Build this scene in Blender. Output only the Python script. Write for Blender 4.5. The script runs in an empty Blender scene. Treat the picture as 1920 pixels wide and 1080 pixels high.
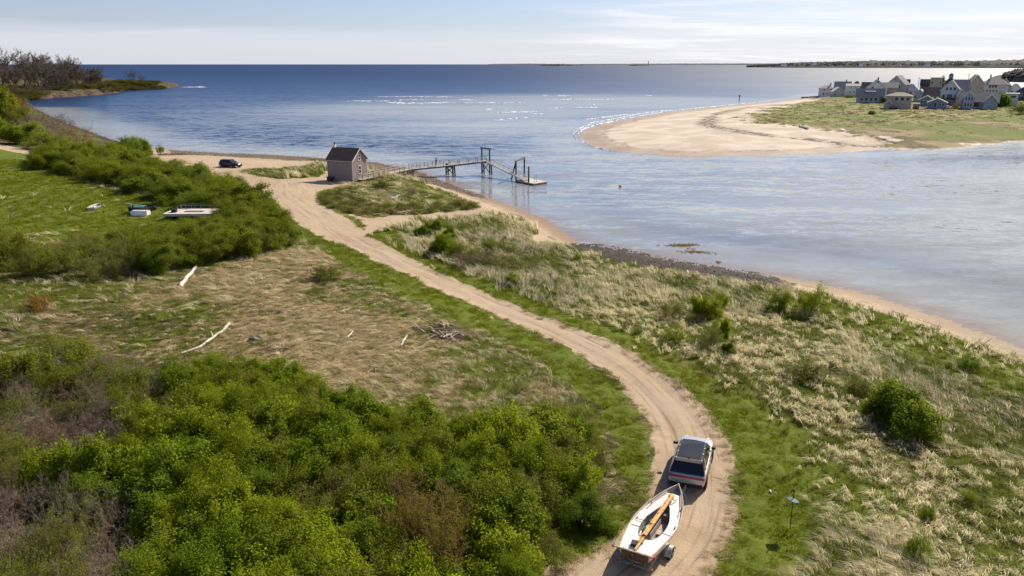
import bpy, math, random
import numpy as np
from mathutils import Vector, Matrix

R = math.radians
scene = bpy.context.scene
C = scene.collection

# ------------------------------------------------------------------ camera
F_PX, CAM_H = 1450.0, 25.0
PITCH = math.atan(420 / F_PX)
cam_d = bpy.data.cameras.new('camera')
cam_d.sensor_width = 36.0
cam_d.lens = 36.0 * F_PX / 1920.0
cam_d.clip_start, cam_d.clip_end = 0.5, 80000.0
cam = bpy.data.objects.new('camera', cam_d)
cam.location = (0, 0, CAM_H)
cam.rotation_euler = (math.pi / 2 - PITCH, 0, 0)
C.objects.link(cam)
scene.camera = cam

# ------------------------------------------------------------------ world, sun, exposure
SUN_AZ, SUN_EL = R(41), R(37)          # azimuth clockwise from the view direction
world = bpy.data.worlds.new('World')
scene.world = world
world.use_nodes = True
wn, wl = world.node_tree.nodes, world.node_tree.links
wn.clear()
w_out = wn.new('ShaderNodeOutputWorld')
w_bg = wn.new('ShaderNodeBackground')
w_sky = wn.new('ShaderNodeTexSky')
w_sky.sky_type = 'NISHITA'
w_sky.sun_disc = False
w_sky.sun_elevation = SUN_EL
w_sky.sun_rotation = SUN_AZ
w_sky.air_density = 1.0
w_sky.dust_density = 0.35
w_sky.ozone_density = 1.6
w_bg.inputs['Strength'].default_value = 0.064
# thin clouds: noise on the cloud deck seen in perspective (direction / height)
w_geo = wn.new('ShaderNodeTexCoord')
w_sep = wn.new('ShaderNodeSeparateXYZ')
wl.new(w_geo.outputs['Generated'], w_sep.inputs[0])


def wmath(op, a, b=None, clamp=False):
    n = wn.new('ShaderNodeMath')
    n.operation = op
    n.use_clamp = clamp
    for i, v in enumerate((a, b)):
        if v is None:
            continue
        if isinstance(v, (int, float)):
            n.inputs[i].default_value = v
        else:
            wl.new(v, n.inputs[i])
    return n.outputs[0]


zc = wmath('MAXIMUM', w_sep.outputs['Z'], 0.0)
zz = wmath('ADD', zc, 0.045)
w_cmb = wn.new('ShaderNodeCombineXYZ')
wl.new(wmath('DIVIDE', w_sep.outputs['X'], zz), w_cmb.inputs[0])
wl.new(wmath('DIVIDE', w_sep.outputs['Y'], zz), w_cmb.inputs[1])


def wnoise(scale, detail, rough, dist, off):
    mp = wn.new('ShaderNodeMapping')
    mp.inputs['Location'].default_value = off
    mp.inputs['Scale'].default_value = (0.55, 1.0, 1.0)
    wl.new(w_cmb.outputs[0], mp.inputs['Vector'])
    n = wn.new('ShaderNodeTexNoise')
    n.inputs['Scale'].default_value = scale
    n.inputs['Detail'].default_value = detail
    n.inputs['Roughness'].default_value = rough
    n.inputs['Distortion'].default_value = dist
    wl.new(mp.outputs[0], n.inputs['Vector'])
    return n.outputs['Fac']


def wramp(fac, lo, hi):
    m = wn.new('ShaderNodeMapRange')
    m.interpolation_type = 'SMOOTHSTEP'
    m.inputs['From Min'].default_value = lo
    m.inputs['From Max'].default_value = hi
    wl.new(fac, m.inputs['Value'])
    return m.outputs['Result']


# a front of broken cloud lies over the right of the view
c_front = wmath('MULTIPLY', wramp(w_sep.outputs['X'], -0.20, 0.62), 0.40)
c_big = wramp(wmath('ADD', wnoise(0.22, 3, 0.5, 0.3, (4.4, 1.3, 0)), c_front), 0.56, 0.78)
c_fine = wramp(wnoise(0.75, 9, 0.62, 0.6, (2.1, 5.2, 0)), 0.42, 0.62)
c_edge = wmath('MULTIPLY', wmath('SUBTRACT', wnoise(0.35, 4, 0.6, 0.2, (7.0, 2.0, 0)), 0.5), 0.03)
c_veil = wramp(wmath('ADD', zc, c_edge), 0.062, 0.024)       # low bank of cloud along the whole horizon
cover = wmath('MULTIPLY', c_big, wmath('ADD', 0.25, wmath('MULTIPLY', c_fine, 0.75)))
cover = wmath('MULTIPLY', cover, 0.92)
veil = wmath('MAXIMUM', wmath('MULTIPLY', c_veil, 0.70), wmath('MULTIPLY', wramp(zc, 0.12, 0.05), 0.22))
w_mix = wn.new('ShaderNodeMix')
w_mix.data_type = 'RGBA'
wl.new(cover, w_mix.inputs['Factor'])
w_tint = wn.new('ShaderNodeMix')
w_tint.data_type, w_tint.blend_type = 'RGBA', 'MULTIPLY'
w_tint.inputs['Factor'].default_value = 1.0
w_tint.inputs['B'].default_value = (0.78, 0.86, 1.18, 1)
wl.new(w_sky.outputs[0], w_tint.inputs['A'])

w_mix.inputs['B'].default_value = (10.6, 10.6, 11.0, 1)
w_mx2 = wn.new('ShaderNodeMix')
w_mx2.data_type = 'RGBA'
wl.new(veil, w_mx2.inputs['Factor'])
w_mx2.inputs['B'].default_value = (8.6, 8.8, 9.7, 1)
wl.new(w_tint.outputs['Result'], w_mx2.inputs['A'])
wl.new(w_mx2.outputs['Result'], w_mix.inputs['A'])
wl.new(w_mix.outputs['Result'], w_bg.inputs['Color'])
wl.new(w_bg.outputs[0], w_out.inputs[0])

sun_d = bpy.data.lights.new('sun', 'SUN')
sun_d.energy = 5.0
sun_d.angle = R(0.55)
sun_d.color = (1.0, 0.90, 0.75)
sun = bpy.data.objects.new('sun', sun_d)
sdir = Vector((math.sin(SUN_AZ) * math.cos(SUN_EL), math.cos(SUN_AZ) * math.cos(SUN_EL), math.sin(SUN_EL)))
sun.rotation_euler = (-sdir).to_track_quat('-Z', 'Y').to_euler()
sun.location = sdir * 200
C.objects.link(sun)

scene.view_settings.view_transform = 'Standard'
scene.view_settings.look = 'None'
scene.view_settings.gamma = 1.0
scene.view_settings.exposure = 0.55
scene.view_settings.use_curve_mapping = False
scene.cycles.max_bounces = 6
scene.cycles.diffuse_bounces = 2
scene.cycles.transparent_max_bounces = 6
scene.cycles.sample_clamp_indirect = 4.0

# ------------------------------------------------------------------ number helpers
rng = np.random.default_rng(7)
random.seed(7)


def hash2(ix, iy, seed):
    h = (ix.astype(np.int64) * 374761393 + iy.astype(np.int64) * 668265263 + seed * 974634777) & 0xffffffff
    h = ((h ^ (h >> 13)) * 1274126177) & 0xffffffff
    return ((h ^ (h >> 16)) & 0xffff) / 65535.0


def vnoise(x, y, seed=0):
    ix, iy = np.floor(x), np.floor(y)
    fx, fy = x - ix, y - iy
    fx, fy = fx * fx * (3 - 2 * fx), fy * fy * (3 - 2 * fy)
    a, b = hash2(ix, iy, seed), hash2(ix + 1, iy, seed)
    c, d = hash2(ix, iy + 1, seed), hash2(ix + 1, iy + 1, seed)
    return (a * (1 - fx) + b * fx) * (1 - fy) + (c * (1 - fx) + d * fx) * fy


def fbm(x, y, seed=0, octv=4):
    x, y = np.asarray(x, float), np.asarray(y, float)
    s, a, t = 0.0, 1.0, 0.0
    for k in range(octv):
        s = s + a * vnoise(x * 2 ** k + 17.3 * k, y * 2 ** k - 9.1 * k, seed + k)
        t += a
        a *= 0.5
    return s / t                                   # 0..1


def sst(a, b, x):
    t = np.clip((x - a) / (b - a), 0, 1)
    return t * t * (3 - 2 * t)


def ray_xy(px, py, z):
    u, v = (px - 960) / F_PX, (540 - py) / F_PX
    dy, dz = math.cos(PITCH) + v * math.sin(PITCH), -math.sin(PITCH) + v * math.cos(PITCH)
    t = (z - CAM_H) / dz
    return u * t, dy * t


def poly_at(pix, z=0.0):
    return np.array([ray_xy(a, b, z) for a, b in pix])


def poly_sd(x, y, poly, closed=True, lim=25):
    """signed distance, positive inside (cut off at -lim)"""
    x, y = np.asarray(x, float), np.asarray(y, float)
    if lim and x.size > 64:
        lo, hi = poly.min(0) - lim, poly.max(0) + lim
        m = (x > lo[0]) & (x < hi[0]) & (y > lo[1]) & (y < hi[1])
        r = np.full(x.shape, -float(lim))
        r[m] = poly_sd(x[m], y[m], poly, closed, 0)
        return r
    d2 = np.full(x.shape, 1e18)
    ins = np.zeros(x.shape, bool)
    n = len(poly)
    for i in range(n if closed else n - 1):
        ax, ay = poly[i]
        bx, by = poly[(i + 1) % n]
        ex, ey = bx - ax, by - ay
        t = np.clip(((x - ax) * ex + (y - ay) * ey) / (ex * ex + ey * ey + 1e-12), 0, 1)
        d2 = np.minimum(d2, (x - ax - t * ex) ** 2 + (y - ay - t * ey) ** 2)
        if closed:
            c = ((ay > y) != (by > y))
            with np.errstate(divide='ignore', invalid='ignore'):
                xi = ax + (y - ay) * ex / (ey if ey != 0 else 1e-12)
            ins ^= c & (x < xi)
    d = np.sqrt(d2)
    return np.where(ins, d, -d) if closed else d


# ------------------------------------------------------------------ land outlines (sea level), traced as map outlines
MAIN_SHORE = poly_at([(-900, 560), (-700, 240), (-300, 215), (-60, 203), (70, 205), (95, 218), (140, 236), (210, 262), (300, 281), (420, 288),
                      (560, 294), (620, 298), (700, 304), (755, 314), (800, 325), (835, 341), (870, 354), (905, 368),
                      (960, 386), (1010, 406), (1050, 429), (1080, 449), (1090, 457), (1150, 464), (1250, 485),
                      (1350, 503), (1450, 517), (1540, 531), (1640, 556), (1700, 574), (1780, 601), (1860, 631),
                      (1920, 654), (2100, 735), (2400, 860), (3000, 1080), (4200, 1500)])
MAIN_SHORE = np.vstack([MAIN_SHORE, [[60, 5], [40, -30], [-260, -30]]])
SPIT = poly_at([(1087, 252), (1092, 262), (1112, 274), (1145, 282), (1190, 287), (1260, 291), (1330, 292), (1400, 291.5),
                (1560, 287), (1700, 278), (1800, 270), (1920, 258), (2150, 246), (2500, 236), (2500, 160), (2100, 162),
                (1900, 165), (1800, 168), (1700, 171), (1600, 173), (1545, 176), (1528, 180), (1505, 185), (1455, 190), (1400, 195.5),
                (1330, 202), (1250, 211), (1190, 221), (1135, 232), (1100, 243)])
HEAD = poly_at([(-800, 230), (-300, 205), (-40, 194), (30, 190), (75, 186), (110, 183), (150, 180.5), (190, 178.5), (222, 174),
                (236, 170.5), (262, 168.5), (290, 167.5), (312, 166), (336, 163.5), (345, 162), (330, 160.5), (300, 159), (250, 157),
                (200, 154), (120, 149), (0, 146), (-300, 143), (-800, 143)])


def sds(x, y):
    return poly_sd(x, y, MAIN_SHORE, lim=0), poly_sd(x, y, SPIT, lim=60), poly_sd(x, y, HEAD, lim=60)


def hgt(x, y, abc=None):
    x, y = np.asarray(x, float), np.asarray(y, float)
    a, b, c = sds(x, y) if abc is None else abc
    n1 = fbm(x / 14, y / 14, 11, 3) - 0.5
    n2 = fbm(x / 3.2, y / 3.2, 5, 3) - 0.5
    hm = -2.0 + 2.0 * sst(-14, 0, a) + 1.5 * sst(0, 11, a) + 1.5 * sst(9, 55, a) + 2.0 * sst(60, 160, -x) * sst(20, 60, a)
    hm = hm + sst(6, 16, a) * n1 * 0.9
    hs = -2.5 + 2.5 * sst(-25, 0, b) + 1.3 * sst(0, 26, b) + 1.3 * sst(18, 60, b) + sst(25, 60, b) * n1 * 1.2
    hh = -3.0 + 3.0 * sst(-12, 0, c) + 4.5 * sst(0, 14, c) + 7.0 * sst(10, 140, c) + 9 * sst(60, 300, -x - 330) * sst(20, 120, c)
    hh = hh + sst(2, 10, c) * n1 * 2.5
    h = np.maximum(np.maximum(hm, hs), hh)
    h = h + np.clip(np.maximum(a - 4, 0) / 6, 0, 1) * n2 * 0.12
    return h


def G_many(pix):
    """points of the ground seen at places of the photograph"""
    pix = np.asarray(pix, float)
    z = np.full(len(pix), 2.0)
    for _ in range(9):
        x, y = ray_xy(pix[:, 0], pix[:, 1], z)
        z = 0.4 * z + 0.6 * np.maximum(hgt(x, y), 0.0)
    return np.stack([x, y, z], 1)


def G(px, py):
    return Vector(G_many([(px, py)])[0])


def gz(x, y):
    return float(hgt(np.array([x]), np.array([y]))[0])


def GP(pix):
    return G_many(pix)[:, :2]


def mpp(p):
    """metres per photograph pixel at a point"""
    d = Vector(p) - Vector((0, 0, CAM_H))
    return (d.y * math.cos(PITCH) - d.z * math.sin(PITCH)) / F_PX


# ------------------------------------------------------------------ object helpers
def tag(o, label=None, cat=None, group=None, kind=None):
    if label:
        o['label'] = label
    if cat:
        o['category'] = cat
    if group:
        o['group'] = group
    if kind:
        o['kind'] = kind
    return o


def empty(name, loc=(0, 0, 0), rz=0.0, label=None, cat=None, group=None):
    o = bpy.data.objects.new(name, None)
    C.objects.link(o)
    o.location = loc
    o.rotation_euler = (0, 0, rz)
    return tag(o, label, cat, group)


class MB:
    """collects shapes and links them as one mesh object"""

    def __init__(s):
        s.v, s.f, s.m = [], [], []
        s.mi = 0

    def add(s, vs, fs):
        b = len(s.v)
        s.v.extend([tuple(p) for p in vs])
        s.f.extend([tuple(i + b for i in q) for q in fs])
        s.m.extend([s.mi] * len(fs))
        return s

    def box(s, c, d, rz=0.0, rx=0.0, ry=0.0):
        M = Matrix.Translation(c) @ Matrix.Rotation(rz, 4, 'Z') @ Matrix.Rotation(ry, 4, 'Y') @ Matrix.Rotation(rx, 4, 'X')
        vs = [M @ Vector((sx * d[0] / 2, sy * d[1] / 2, sz * d[2] / 2)) for sz in (-1, 1) for sy in (-1, 1) for sx in (-1, 1)]
        return s.add(vs, [(0, 2, 3, 1), (4, 5, 7, 6), (0, 1, 5, 4), (2, 6, 7, 3), (0, 4, 6, 2), (1, 3, 7, 5)])

    def bar(s, p, q, w, h=None, up=(0, 0, 1)):
        p, q = Vector(p), Vector(q)
        h = h or w
        t = (q - p).normalized()
        u = Vector(up)
        if abs(t.dot(u)) > 0.99:
            u = Vector((0, 1, 0))
        a = t.cross(u).normalized() * w / 2
        b = a.cross(t).normalized() * h / 2
        vs = [e + i * a + j * b for e in (p, q) for j in (-1, 1) for i in (-1, 1)]
        return s.add(vs, [(0, 1, 3, 2), (4, 6, 7, 5), (0, 4, 5, 1), (2, 3, 7, 6), (0, 2, 6, 4), (1, 5, 7, 3)])

    def tube(s, pts, rad, n=6, cap=True):
        pts = [Vector(p) for p in pts]
        if not hasattr(rad, '__len__'):
            rad = [rad] * len(pts)
        vs, fs = [], []
        ref = None
        for i, p in enumerate(pts):
            t = (pts[min(i + 1, len(pts) - 1)] - pts[max(i - 1, 0)]).normalized()
            if ref is None:
                ref = Vector((0, 0, 1)) if abs(t.z) < 0.9 else Vector((1, 0, 0))
            a = t.cross(ref).normalized()
            b = a.cross(t).normalized()
            ref = b
            for k in range(n):
                w = 2 * math.pi * k / n
                vs.append(p + (a * math.cos(w) + b * math.sin(w)) * rad[i])
        for i in range(len(pts) - 1):
            for k in range(n):
                fs.append((i * n + k, i * n + (k + 1) % n, (i + 1) * n + (k + 1) % n, (i + 1) * n + k))
        if cap:
            fs.append(tuple(range(n))[::-1])
            fs.append(tuple(range((len(pts) - 1) * n, len(pts) * n)))
        return s.add(vs, fs)

    def loft(s, rings, closed=True, cap=True):
        n = len(rings[0])
        vs = [p for r in rings for p in r]
        fs = []
        for i in range(len(rings) - 1):
            for k in range(n if closed else n - 1):
                fs.append((i * n + k, i * n + (k + 1) % n, (i + 1) * n + (k + 1) % n, (i + 1) * n + k))
        if cap:
            fs.append(tuple(range(n))[::-1])
            fs.append(tuple(range((len(rings) - 1) * n, len(rings) * n)))
        return s.add(vs, fs)

    def lathe(s, prof, c, axis='Z', n=16):
        rings = []
        for r, h in prof:
            ring = []
            for k in range(n):
                w = 2 * math.pi * k / n
                a, b = r * math.cos(w), r * math.sin(w)
                ring.append(Vector(c) + Vector({'Z': (a, b, h), 'X': (h, a, b), 'Y': (a, h, b)}[axis]))
            rings.append(ring)
        return s.loft(rings)

    def build(s, name, mats, parent=None, smooth=False, angle=40, label=None, cat=None, group=None, kind=None, loc=None):
        me = bpy.data.meshes.new(name)
        me.from_pydata(s.v, [], s.f)
        if not isinstance(mats, (list, tuple)):
            mats = [mats]
        for m in mats:
            me.materials.append(m)
        if len(mats) > 1:
            me.polygons.foreach_set('material_index', s.m)
        if smooth:
            me.polygons.foreach_set('use_smooth', [True] * len(me.polygons))
            me.set_sharp_from_angle(angle=R(angle))
        me.update()
        o = bpy.data.objects.new(name, me)
        C.objects.link(o)
        if parent is not None:
            o.parent = parent
        if loc is not None:
            o.location = loc
        return tag(o, label, cat, group, kind)


def np_mesh(name, v, quads, mats, attrs=None, smooth=True):
    me = bpy.data.meshes.new(name)
    v = np.asarray(v, np.float32)
    quads = np.asarray(quads, np.int32)
    k = quads.shape[1]
    me.vertices.add(len(v))
    me.vertices.foreach_set('co', v.ravel())
    me.loops.add(quads.size)
    me.loops.foreach_set('vertex_index', quads.ravel())
    me.polygons.add(len(quads))
    me.polygons.foreach_set('loop_start', np.arange(0, quads.size, k, dtype=np.int32))
    me.polygons.foreach_set('loop_total', np.full(len(quads), k, np.int32))
    if smooth:
        me.polygons.foreach_set('use_smooth', np.ones(len(quads), bool))
    for nm, (typ, dat) in (attrs or {}).items():
        a = me.attributes.new(nm, typ, 'POINT')
        a.data.foreach_set({'FLOAT': 'value', 'FLOAT_COLOR': 'color', 'FLOAT_VECTOR': 'vector', 'INT': 'value'}[typ], np.asarray(dat, np.int32 if typ == 'INT' else np.float32).ravel())
    for m in (mats if isinstance(mats, (list, tuple)) else [mats]):
        me.materials.append(m)
    me.update(calc_edges=True)
    me.validate()
    return me


def link_mesh(name, me, parent=None, **k):
    o = bpy.data.objects.new(name, me)
    C.objects.link(o)
    if parent is not None:
        o.parent = parent
    return tag(o, **k)


# ------------------------------------------------------------------ material helpers
class NT:
    def __init__(s, name):
        s.mat = bpy.data.materials.new(name)
        s.mat.use_nodes = True
        s.t = s.mat.node_tree
        s.n, s.l = s.t.nodes, s.t.links
        s.bsdf = s.n['Principled BSDF']
        s.out = s.n['Material Output']

    def node(s, typ, **kw):
        n = s.n.new('ShaderNode' + typ)
        for k, v in kw.items():
            setattr(n, k, v)
        return n

    def put(s, sock, v):
        if hasattr(v, 'default_value') or isinstance(v, bpy.types.NodeSocket):
            s.l.new(v, sock)
        elif isinstance(v, (tuple, list)) and len(v) == 3 and sock.type == 'RGBA':
            sock.default_value = (*v, 1)
        else:
            sock.default_value = v

    def noise(s, scale, detail=4, rough=0.55, vec=None, dist=0.0, out='Fac'):
        n = s.node('TexNoise')
        n.inputs['Scale'].default_value = scale
        n.inputs['Detail'].default_value = detail
        n.inputs['Roughness'].default_value = rough
        n.inputs['Distortion'].default_value = dist
        s.l.new(vec if vec is not None else s.pos(), n.inputs['Vector'])
        return n.outputs[out]

    def pos(s):
        if not hasattr(s, '_pos'):
            s._pos = s.node('NewGeometry').outputs['Position']
        return s._pos

    def obj(s):
        if not hasattr(s, '_obj'):
            s._obj = s.node('TexCoord').outputs['Object']
        return s._obj

    def mapping(s, vec, scale=(1, 1, 1), rot=(0, 0, 0), loc=(0, 0, 0)):
        m = s.node('Mapping')
        m.inputs['Scale'].default_value = scale
        m.inputs['Rotation'].default_value = rot
        m.inputs['Location'].default_value = loc
        s.l.new(vec, m.inputs['Vector'])
        return m.outputs[0]

    def math(s, op, a, b=0.0, clamp=False):
        n = s.node('Math', operation=op)
        n.use_clamp = clamp
        s.put(n.inputs[0], a)
        s.put(n.inputs[1], b)
        return n.outputs[0]

    def step(s, v, lo, hi):
        m = s.node('MapRange')
        m.interpolation_type = 'SMOOTHSTEP'
        m.inputs['From Min'].default_value = lo
        m.inputs['From Max'].default_value = hi
        s.l.new(v, m.inputs['Value'])
        return m.outputs['Result']

    def mix(s, fac, a, b, blend='MIX'):
        m = s.node('Mix', data_type='RGBA', blend_type=blend)
        s.put(m.inputs['Factor'], fac)
        s.put(m.inputs['A'], a)
        s.put(m.inputs['B'], b)
        return m.outputs['Result']

    def attr(s, name, out='Fac', typ='GEOMETRY'):
        a = s.node('Attribute')
        a.attribute_name = name
        a.attribute_type = typ
        return a.outputs[out]

    def bump(s, h, strength=0.5, dist=0.1, normal=None):
        b = s.node('Bump')
        b.inputs['Strength'].default_value = strength
        b.inputs['Distance'].default_value = dist
        s.l.new(h, b.inputs['Height'])
        if normal is not None:
            s.l.new(normal, b.inputs['Normal'])
        return b.outputs[0]

    def set(s, **kw):
        names = dict(color='Base Color', rough='Roughness', metal='Metallic', normal='Normal', ior='IOR', spec='Specular IOR Level', coat='Coat Weight', alpha='Alpha')
        for k, v in kw.items():
            s.put(s.bsdf.inputs[names[k]], v)
        return s.mat


def simple(name, col, rough=0.6, metal=0.0, var=0.12, scale=3.0, bump=0.0, coat=0.0, spec=0.5):
    """plain surface with grain, patches and fine relief"""
    t = NT(name)
    n = t.noise(scale, 5, 0.6, t.obj())
    dark = tuple(c * (1 - var * 1.6) for c in col)
    lite = tuple(min(1, c * (1 + var)) for c in col)
    t.set(color=t.mix(t.step(n, 0.3, 0.7), dark, lite), rough=rough, metal=metal, coat=coat, spec=spec)
    if bump:
        t.set(normal=t.bump(t.noise(scale * 6, 4, 0.6, t.obj()), bump, 0.02))
    return t.mat

# ------------------------------------------------------------------ zones of the ground (map outlines)
ROAD_L = [(960, 1130), (1005, 1085), (1075, 1050), (1133, 1030), (1170, 1000), (1200, 962), (1215, 933), (1223, 907), (1227, 880), (1227, 840), (1223, 807), (1213, 782), (1190, 750), (1163, 720), (1145, 703),
          (1113, 680), (1080, 661), (1040, 642), (1000, 621), (967, 606), (933, 591), (895, 574), (857, 558), (802, 534), (753, 510), (720, 496), (695, 485), (665, 467), (640, 459), (618, 452), (595, 438), (572, 428), (545, 408), (520, 382), (478, 359), (450, 336)]
ROAD_R = [(600, 338), (606, 352), (596, 366), (598, 377), (613, 388), (655, 410), (677, 427), (700, 446), (732, 463), (743, 470), (787, 492), (827, 512), (862, 527), (907, 545), (942, 561), (987, 581), (1040, 599), (1100, 624), (1143, 641),
          (1193, 663), (1217, 680), (1237, 696), (1263, 711), (1290, 736), (1303, 746), (1320, 771), (1341, 802), (1358, 828), (1365, 853), (1376, 885), (1368, 908), (1383, 955), (1380, 1000), (1345, 1045), (1328, 1080), (1320, 1130)]
ROAD = GP(ROAD_L + ROAD_R)
LOT = GP([(285, 292), (420, 290), (560, 296), (612, 302), (640, 318), (690, 322), (690, 334), (660, 345), (600, 358), (560, 360), (520, 350), (470, 336), (430, 333), (380, 330), (310, 312)])
LOT_GRASS = [GP([(450, 322), (500, 316), (560, 314), (606, 309), (609, 322), (596, 331), (540, 336), (480, 331)]), GP([(330, 318), (360, 312), (392, 318), (370, 326)])]
TRACK = GP([(660, 402), (700, 408), (760, 404), (840, 397), (900, 390), (930, 392), (960, 404), (900, 406), (840, 410), (770, 418), (715, 432), (690, 436)])
BEACH_IN = GP([(286, 300), (300, 288), (612, 300), (690, 316), (740, 330), (780, 336), (810, 351), (850, 366), (890, 381), (903, 395), (950, 406), (990, 419), (1004, 434), (992, 450), (1012, 460), (1060, 461),
               (1150, 489), (1250, 508), (1350, 524), (1450, 537), (1550, 557), (1640, 583), (1720, 608), (1800, 635), (1860, 657), (1920, 678),
               (2100, 765), (2500, 960), (3000, 1200), (4300, 900), (3000, 500), (1500, 420), (1000, 300), (600, 270), (280, 262)])
PEBBLE = GP([(1052, 455), (1100, 456), (1150, 462), (1250, 483), (1350, 501), (1440, 515), (1490, 530), (1470, 540), (1440, 536), (1340, 524), (1240, 508), (1140, 489), (1062, 463)])
COBBLE = GP([(300, 278), (420, 287), (560, 292), (620, 297), (700, 303), (760, 314), (802, 326), (840, 342), (880, 356), (930, 374), (900, 372), (850, 358), (800, 344), (760, 337), (690, 322), (600, 303), (420, 294), (320, 290)])
VERGE_L = GP([(545, 425), (590, 465), (650, 500), (730, 545), (800, 572), (880, 607), (960, 652), (1040, 700), (1110, 745), (1150, 800), (1175, 870), (1180, 930), (1150, 985), (1080, 1040), (1000, 1090), (1040, 1060), (1228, 915), (1228, 815), (1160, 715), (1035, 635), (872, 560), (716, 490), (640, 455), (575, 425)])
VERGE_R = GP([(715, 438), (760, 418), (840, 410), (900, 408), (800, 425), (760, 440), (770, 470), (860, 505), (960, 552), (1060, 590), (1150, 622), (1240, 660), (1300, 695), (1350, 740), (1400, 800), (1450, 870),
              (1480, 940), (1460, 1020), (1440, 1100), (1345, 1100), (1378, 960), (1338, 815), (1300, 750), (1212, 682), (1035, 602), (850, 527), (725, 462)])
GREEN_R = GP([(1330, 730), (1400, 742), (1520, 790), (1600, 850), (1680, 900), (1700, 950), (1620, 960), (1540, 960), (1500, 1100), (1340, 1100)])
SHORE_GREEN = GP([(1500, 548), (1640, 585), (1760, 628), (1920, 690), (2200, 820), (2200, 960), (1920, 775), (1800, 720), (1700, 675), (1620, 635), (1540, 595)])
MEADOW = GP([(-400, 270), (0, 280), (66, 288), (130, 330), (220, 365), (330, 385), (450, 385), (480, 420), (330, 440), (120, 450), (-100, 520), (-500, 560)])
STRAW_C = GP([(300, 540), (420, 500), (560, 455), (640, 480), (760, 545), (880, 610), (980, 670), (1040, 720), (1000, 760), (800, 780), (640, 730), (450, 690), (330, 680), (200, 670), (380, 600)])
ISLE = GP([(600, 375), (625, 355), (680, 340), (760, 336), (810, 352), (890, 382), (900, 394), (840, 398), (740, 406), (680, 412), (640, 405), (615, 392)])
PATH_L = GP([(-300, 258), (0, 270), (40, 278), (70, 288), (64, 293), (30, 286), (0, 280), (-300, 270)])


def resample(poly, n):
    s = np.concatenate([[0], np.cumsum(np.hypot(*np.diff(poly, axis=0).T))])
    u = np.linspace(0, s[-1], n)
    return np.stack([np.interp(u, s, poly[:, 0]), np.interp(u, s, poly[:, 1])], 1)


CENTRE = (resample(GP(ROAD_L), 22) + resample(GP(ROAD_R[::-1]), 22)) / 2


def zones(x, y, abc=None):
    """ground cover as weights: sand, pebble, green, dry  (and the road distance)"""
    a, b, c = sds(x, y) if abc is None else abc
    e1 = (fbm(x / 1.6, y / 1.6, 31, 3) - 0.5)
    e2 = (fbm(x / 7, y / 7, 41, 3) - 0.5)
    road = poly_sd(x, y, ROAD)
    lot = poly_sd(x, y, LOT)
    lotg = np.maximum(poly_sd(x, y, LOT_GRASS[0]), poly_sd(x, y, LOT_GRASS[1]))
    track = poly_sd(x, y, TRACK)
    beach = poly_sd(x, y, BEACH_IN)
    pathl = poly_sd(x, y, PATH_L)
    s_road = sst(-0.5, 0.5, road + e1 * 1.1 + e2 * 0.5)
    far = np.clip(np.hypot(x, y) / 120, 0.3, 1.6)
    s_oth = np.maximum.reduce([sst(-0.6, 0.6, lot + e1 * 4) * (1 - sst(-.8, .8, lotg + e1 * 3)), sst(-.5, .5, track + e1 * 2.4),
                               sst(-.4, .4, (beach + e1 * 1.6 * far)), sst(-.4, .4, pathl + e1)])
    main_sand = np.maximum(s_road, s_oth) * (a > -30)
    # sand spit: open sand except the marsh grass of its middle
    spit_g = sst(-7, 7, poly_sd(x, y, SPIT_GRASS) + e2 * 34 + e1 * 14)
    spit_sand = np.where(b > -40, 1 - spit_g, 0)
    on_spit = (b > -30) & (b > a) & (b > c)
    on_head = (c > a) & (c > b)
    sand = np.where(on_spit, spit_sand, main_sand)
    sand = np.where(on_head, 0, sand)
    peb = np.maximum(sst(-.5, .5, poly_sd(x, y, PEBBLE) + e1 * 2), 0.52 * sst(-.6, .8, poly_sd(x, y, COBBLE) + e1 * 3))
    peb = np.where(on_spit | on_head, 0, peb)
    peb = np.where(on_head, sst(13, 3, c + e1 * 8), peb)
    g = np.maximum.reduce([sst(-1.2, 1.2, poly_sd(x, y, VERGE_L) + e1 * 3), sst(-1.2, 1.2, poly_sd(x, y, VERGE_R) + e1 * 3),
                           0.85 * sst(-3, 3, poly_sd(x, y, GREEN_R) + e2 * 10), 0.9 * sst(-2, 2, poly_sd(x, y, SHORE_GREEN) + e2 * 8),
                           sst(-2, 2, poly_sd(x, y, MEADOW) + e2 * 6), 0.42 * sst(-2, 2, poly_sd(x, y, ISLE)), 0.5 * sst(-1, 1, lotg)])
    g = np.where(on_spit, spit_g * (0.10 + 0.85 * fbm(x / 22, y / 14, 47, 5)), g)
    patch = fbm(x / 9, y / 9, 51, 4)
    fine = fbm(x / 2.5, y / 2.5, 57, 3)
    g = np.maximum(g, np.where(on_spit | on_head, 0, 0.62 * sst(0.42, 0.60, patch * 0.6 + fine * 0.4)))
    g = np.where(on_head, 0.08, g)
    straw = sst(-3, 3, poly_sd(x, y, STRAW_C) + e2 * 8)
    right = sst(-2, 2, (x - np.interp(y, CENTRE[:, 1], CENTRE[:, 0])))
    g = np.maximum(g, right * (~on_spit) * (~on_head) * (0.38 + 0.35 * fine))
    pv = fbm(x / 5, y / 5, 59, 3)
    dry = np.clip(np.maximum(straw * (0.45 + 1.0 * pv), right * 0.85) * (1 - 0.7 * g) + 0.30 * (1 - g), 0, 1)
    dry = np.where(on_spit, 0.35 + 0.5 * sst(0.4, 0.7, patch), dry)
    dry = np.where(on_head, 0.05, dry)
    return sand, peb, g, dry, road, lot, track, on_spit, on_head


SPIT_GRASS = poly_at([(1395, 222), (1450, 203), (1520, 190), (1542, 181), (1600, 170), (1750, 160), (2300, 150), (2300, 240), (1920, 252),
                      (1830, 262), (1760, 269), (1690, 262), (1640, 250), (1560, 241), (1470, 235), (1410, 229)], 2.4)


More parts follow.
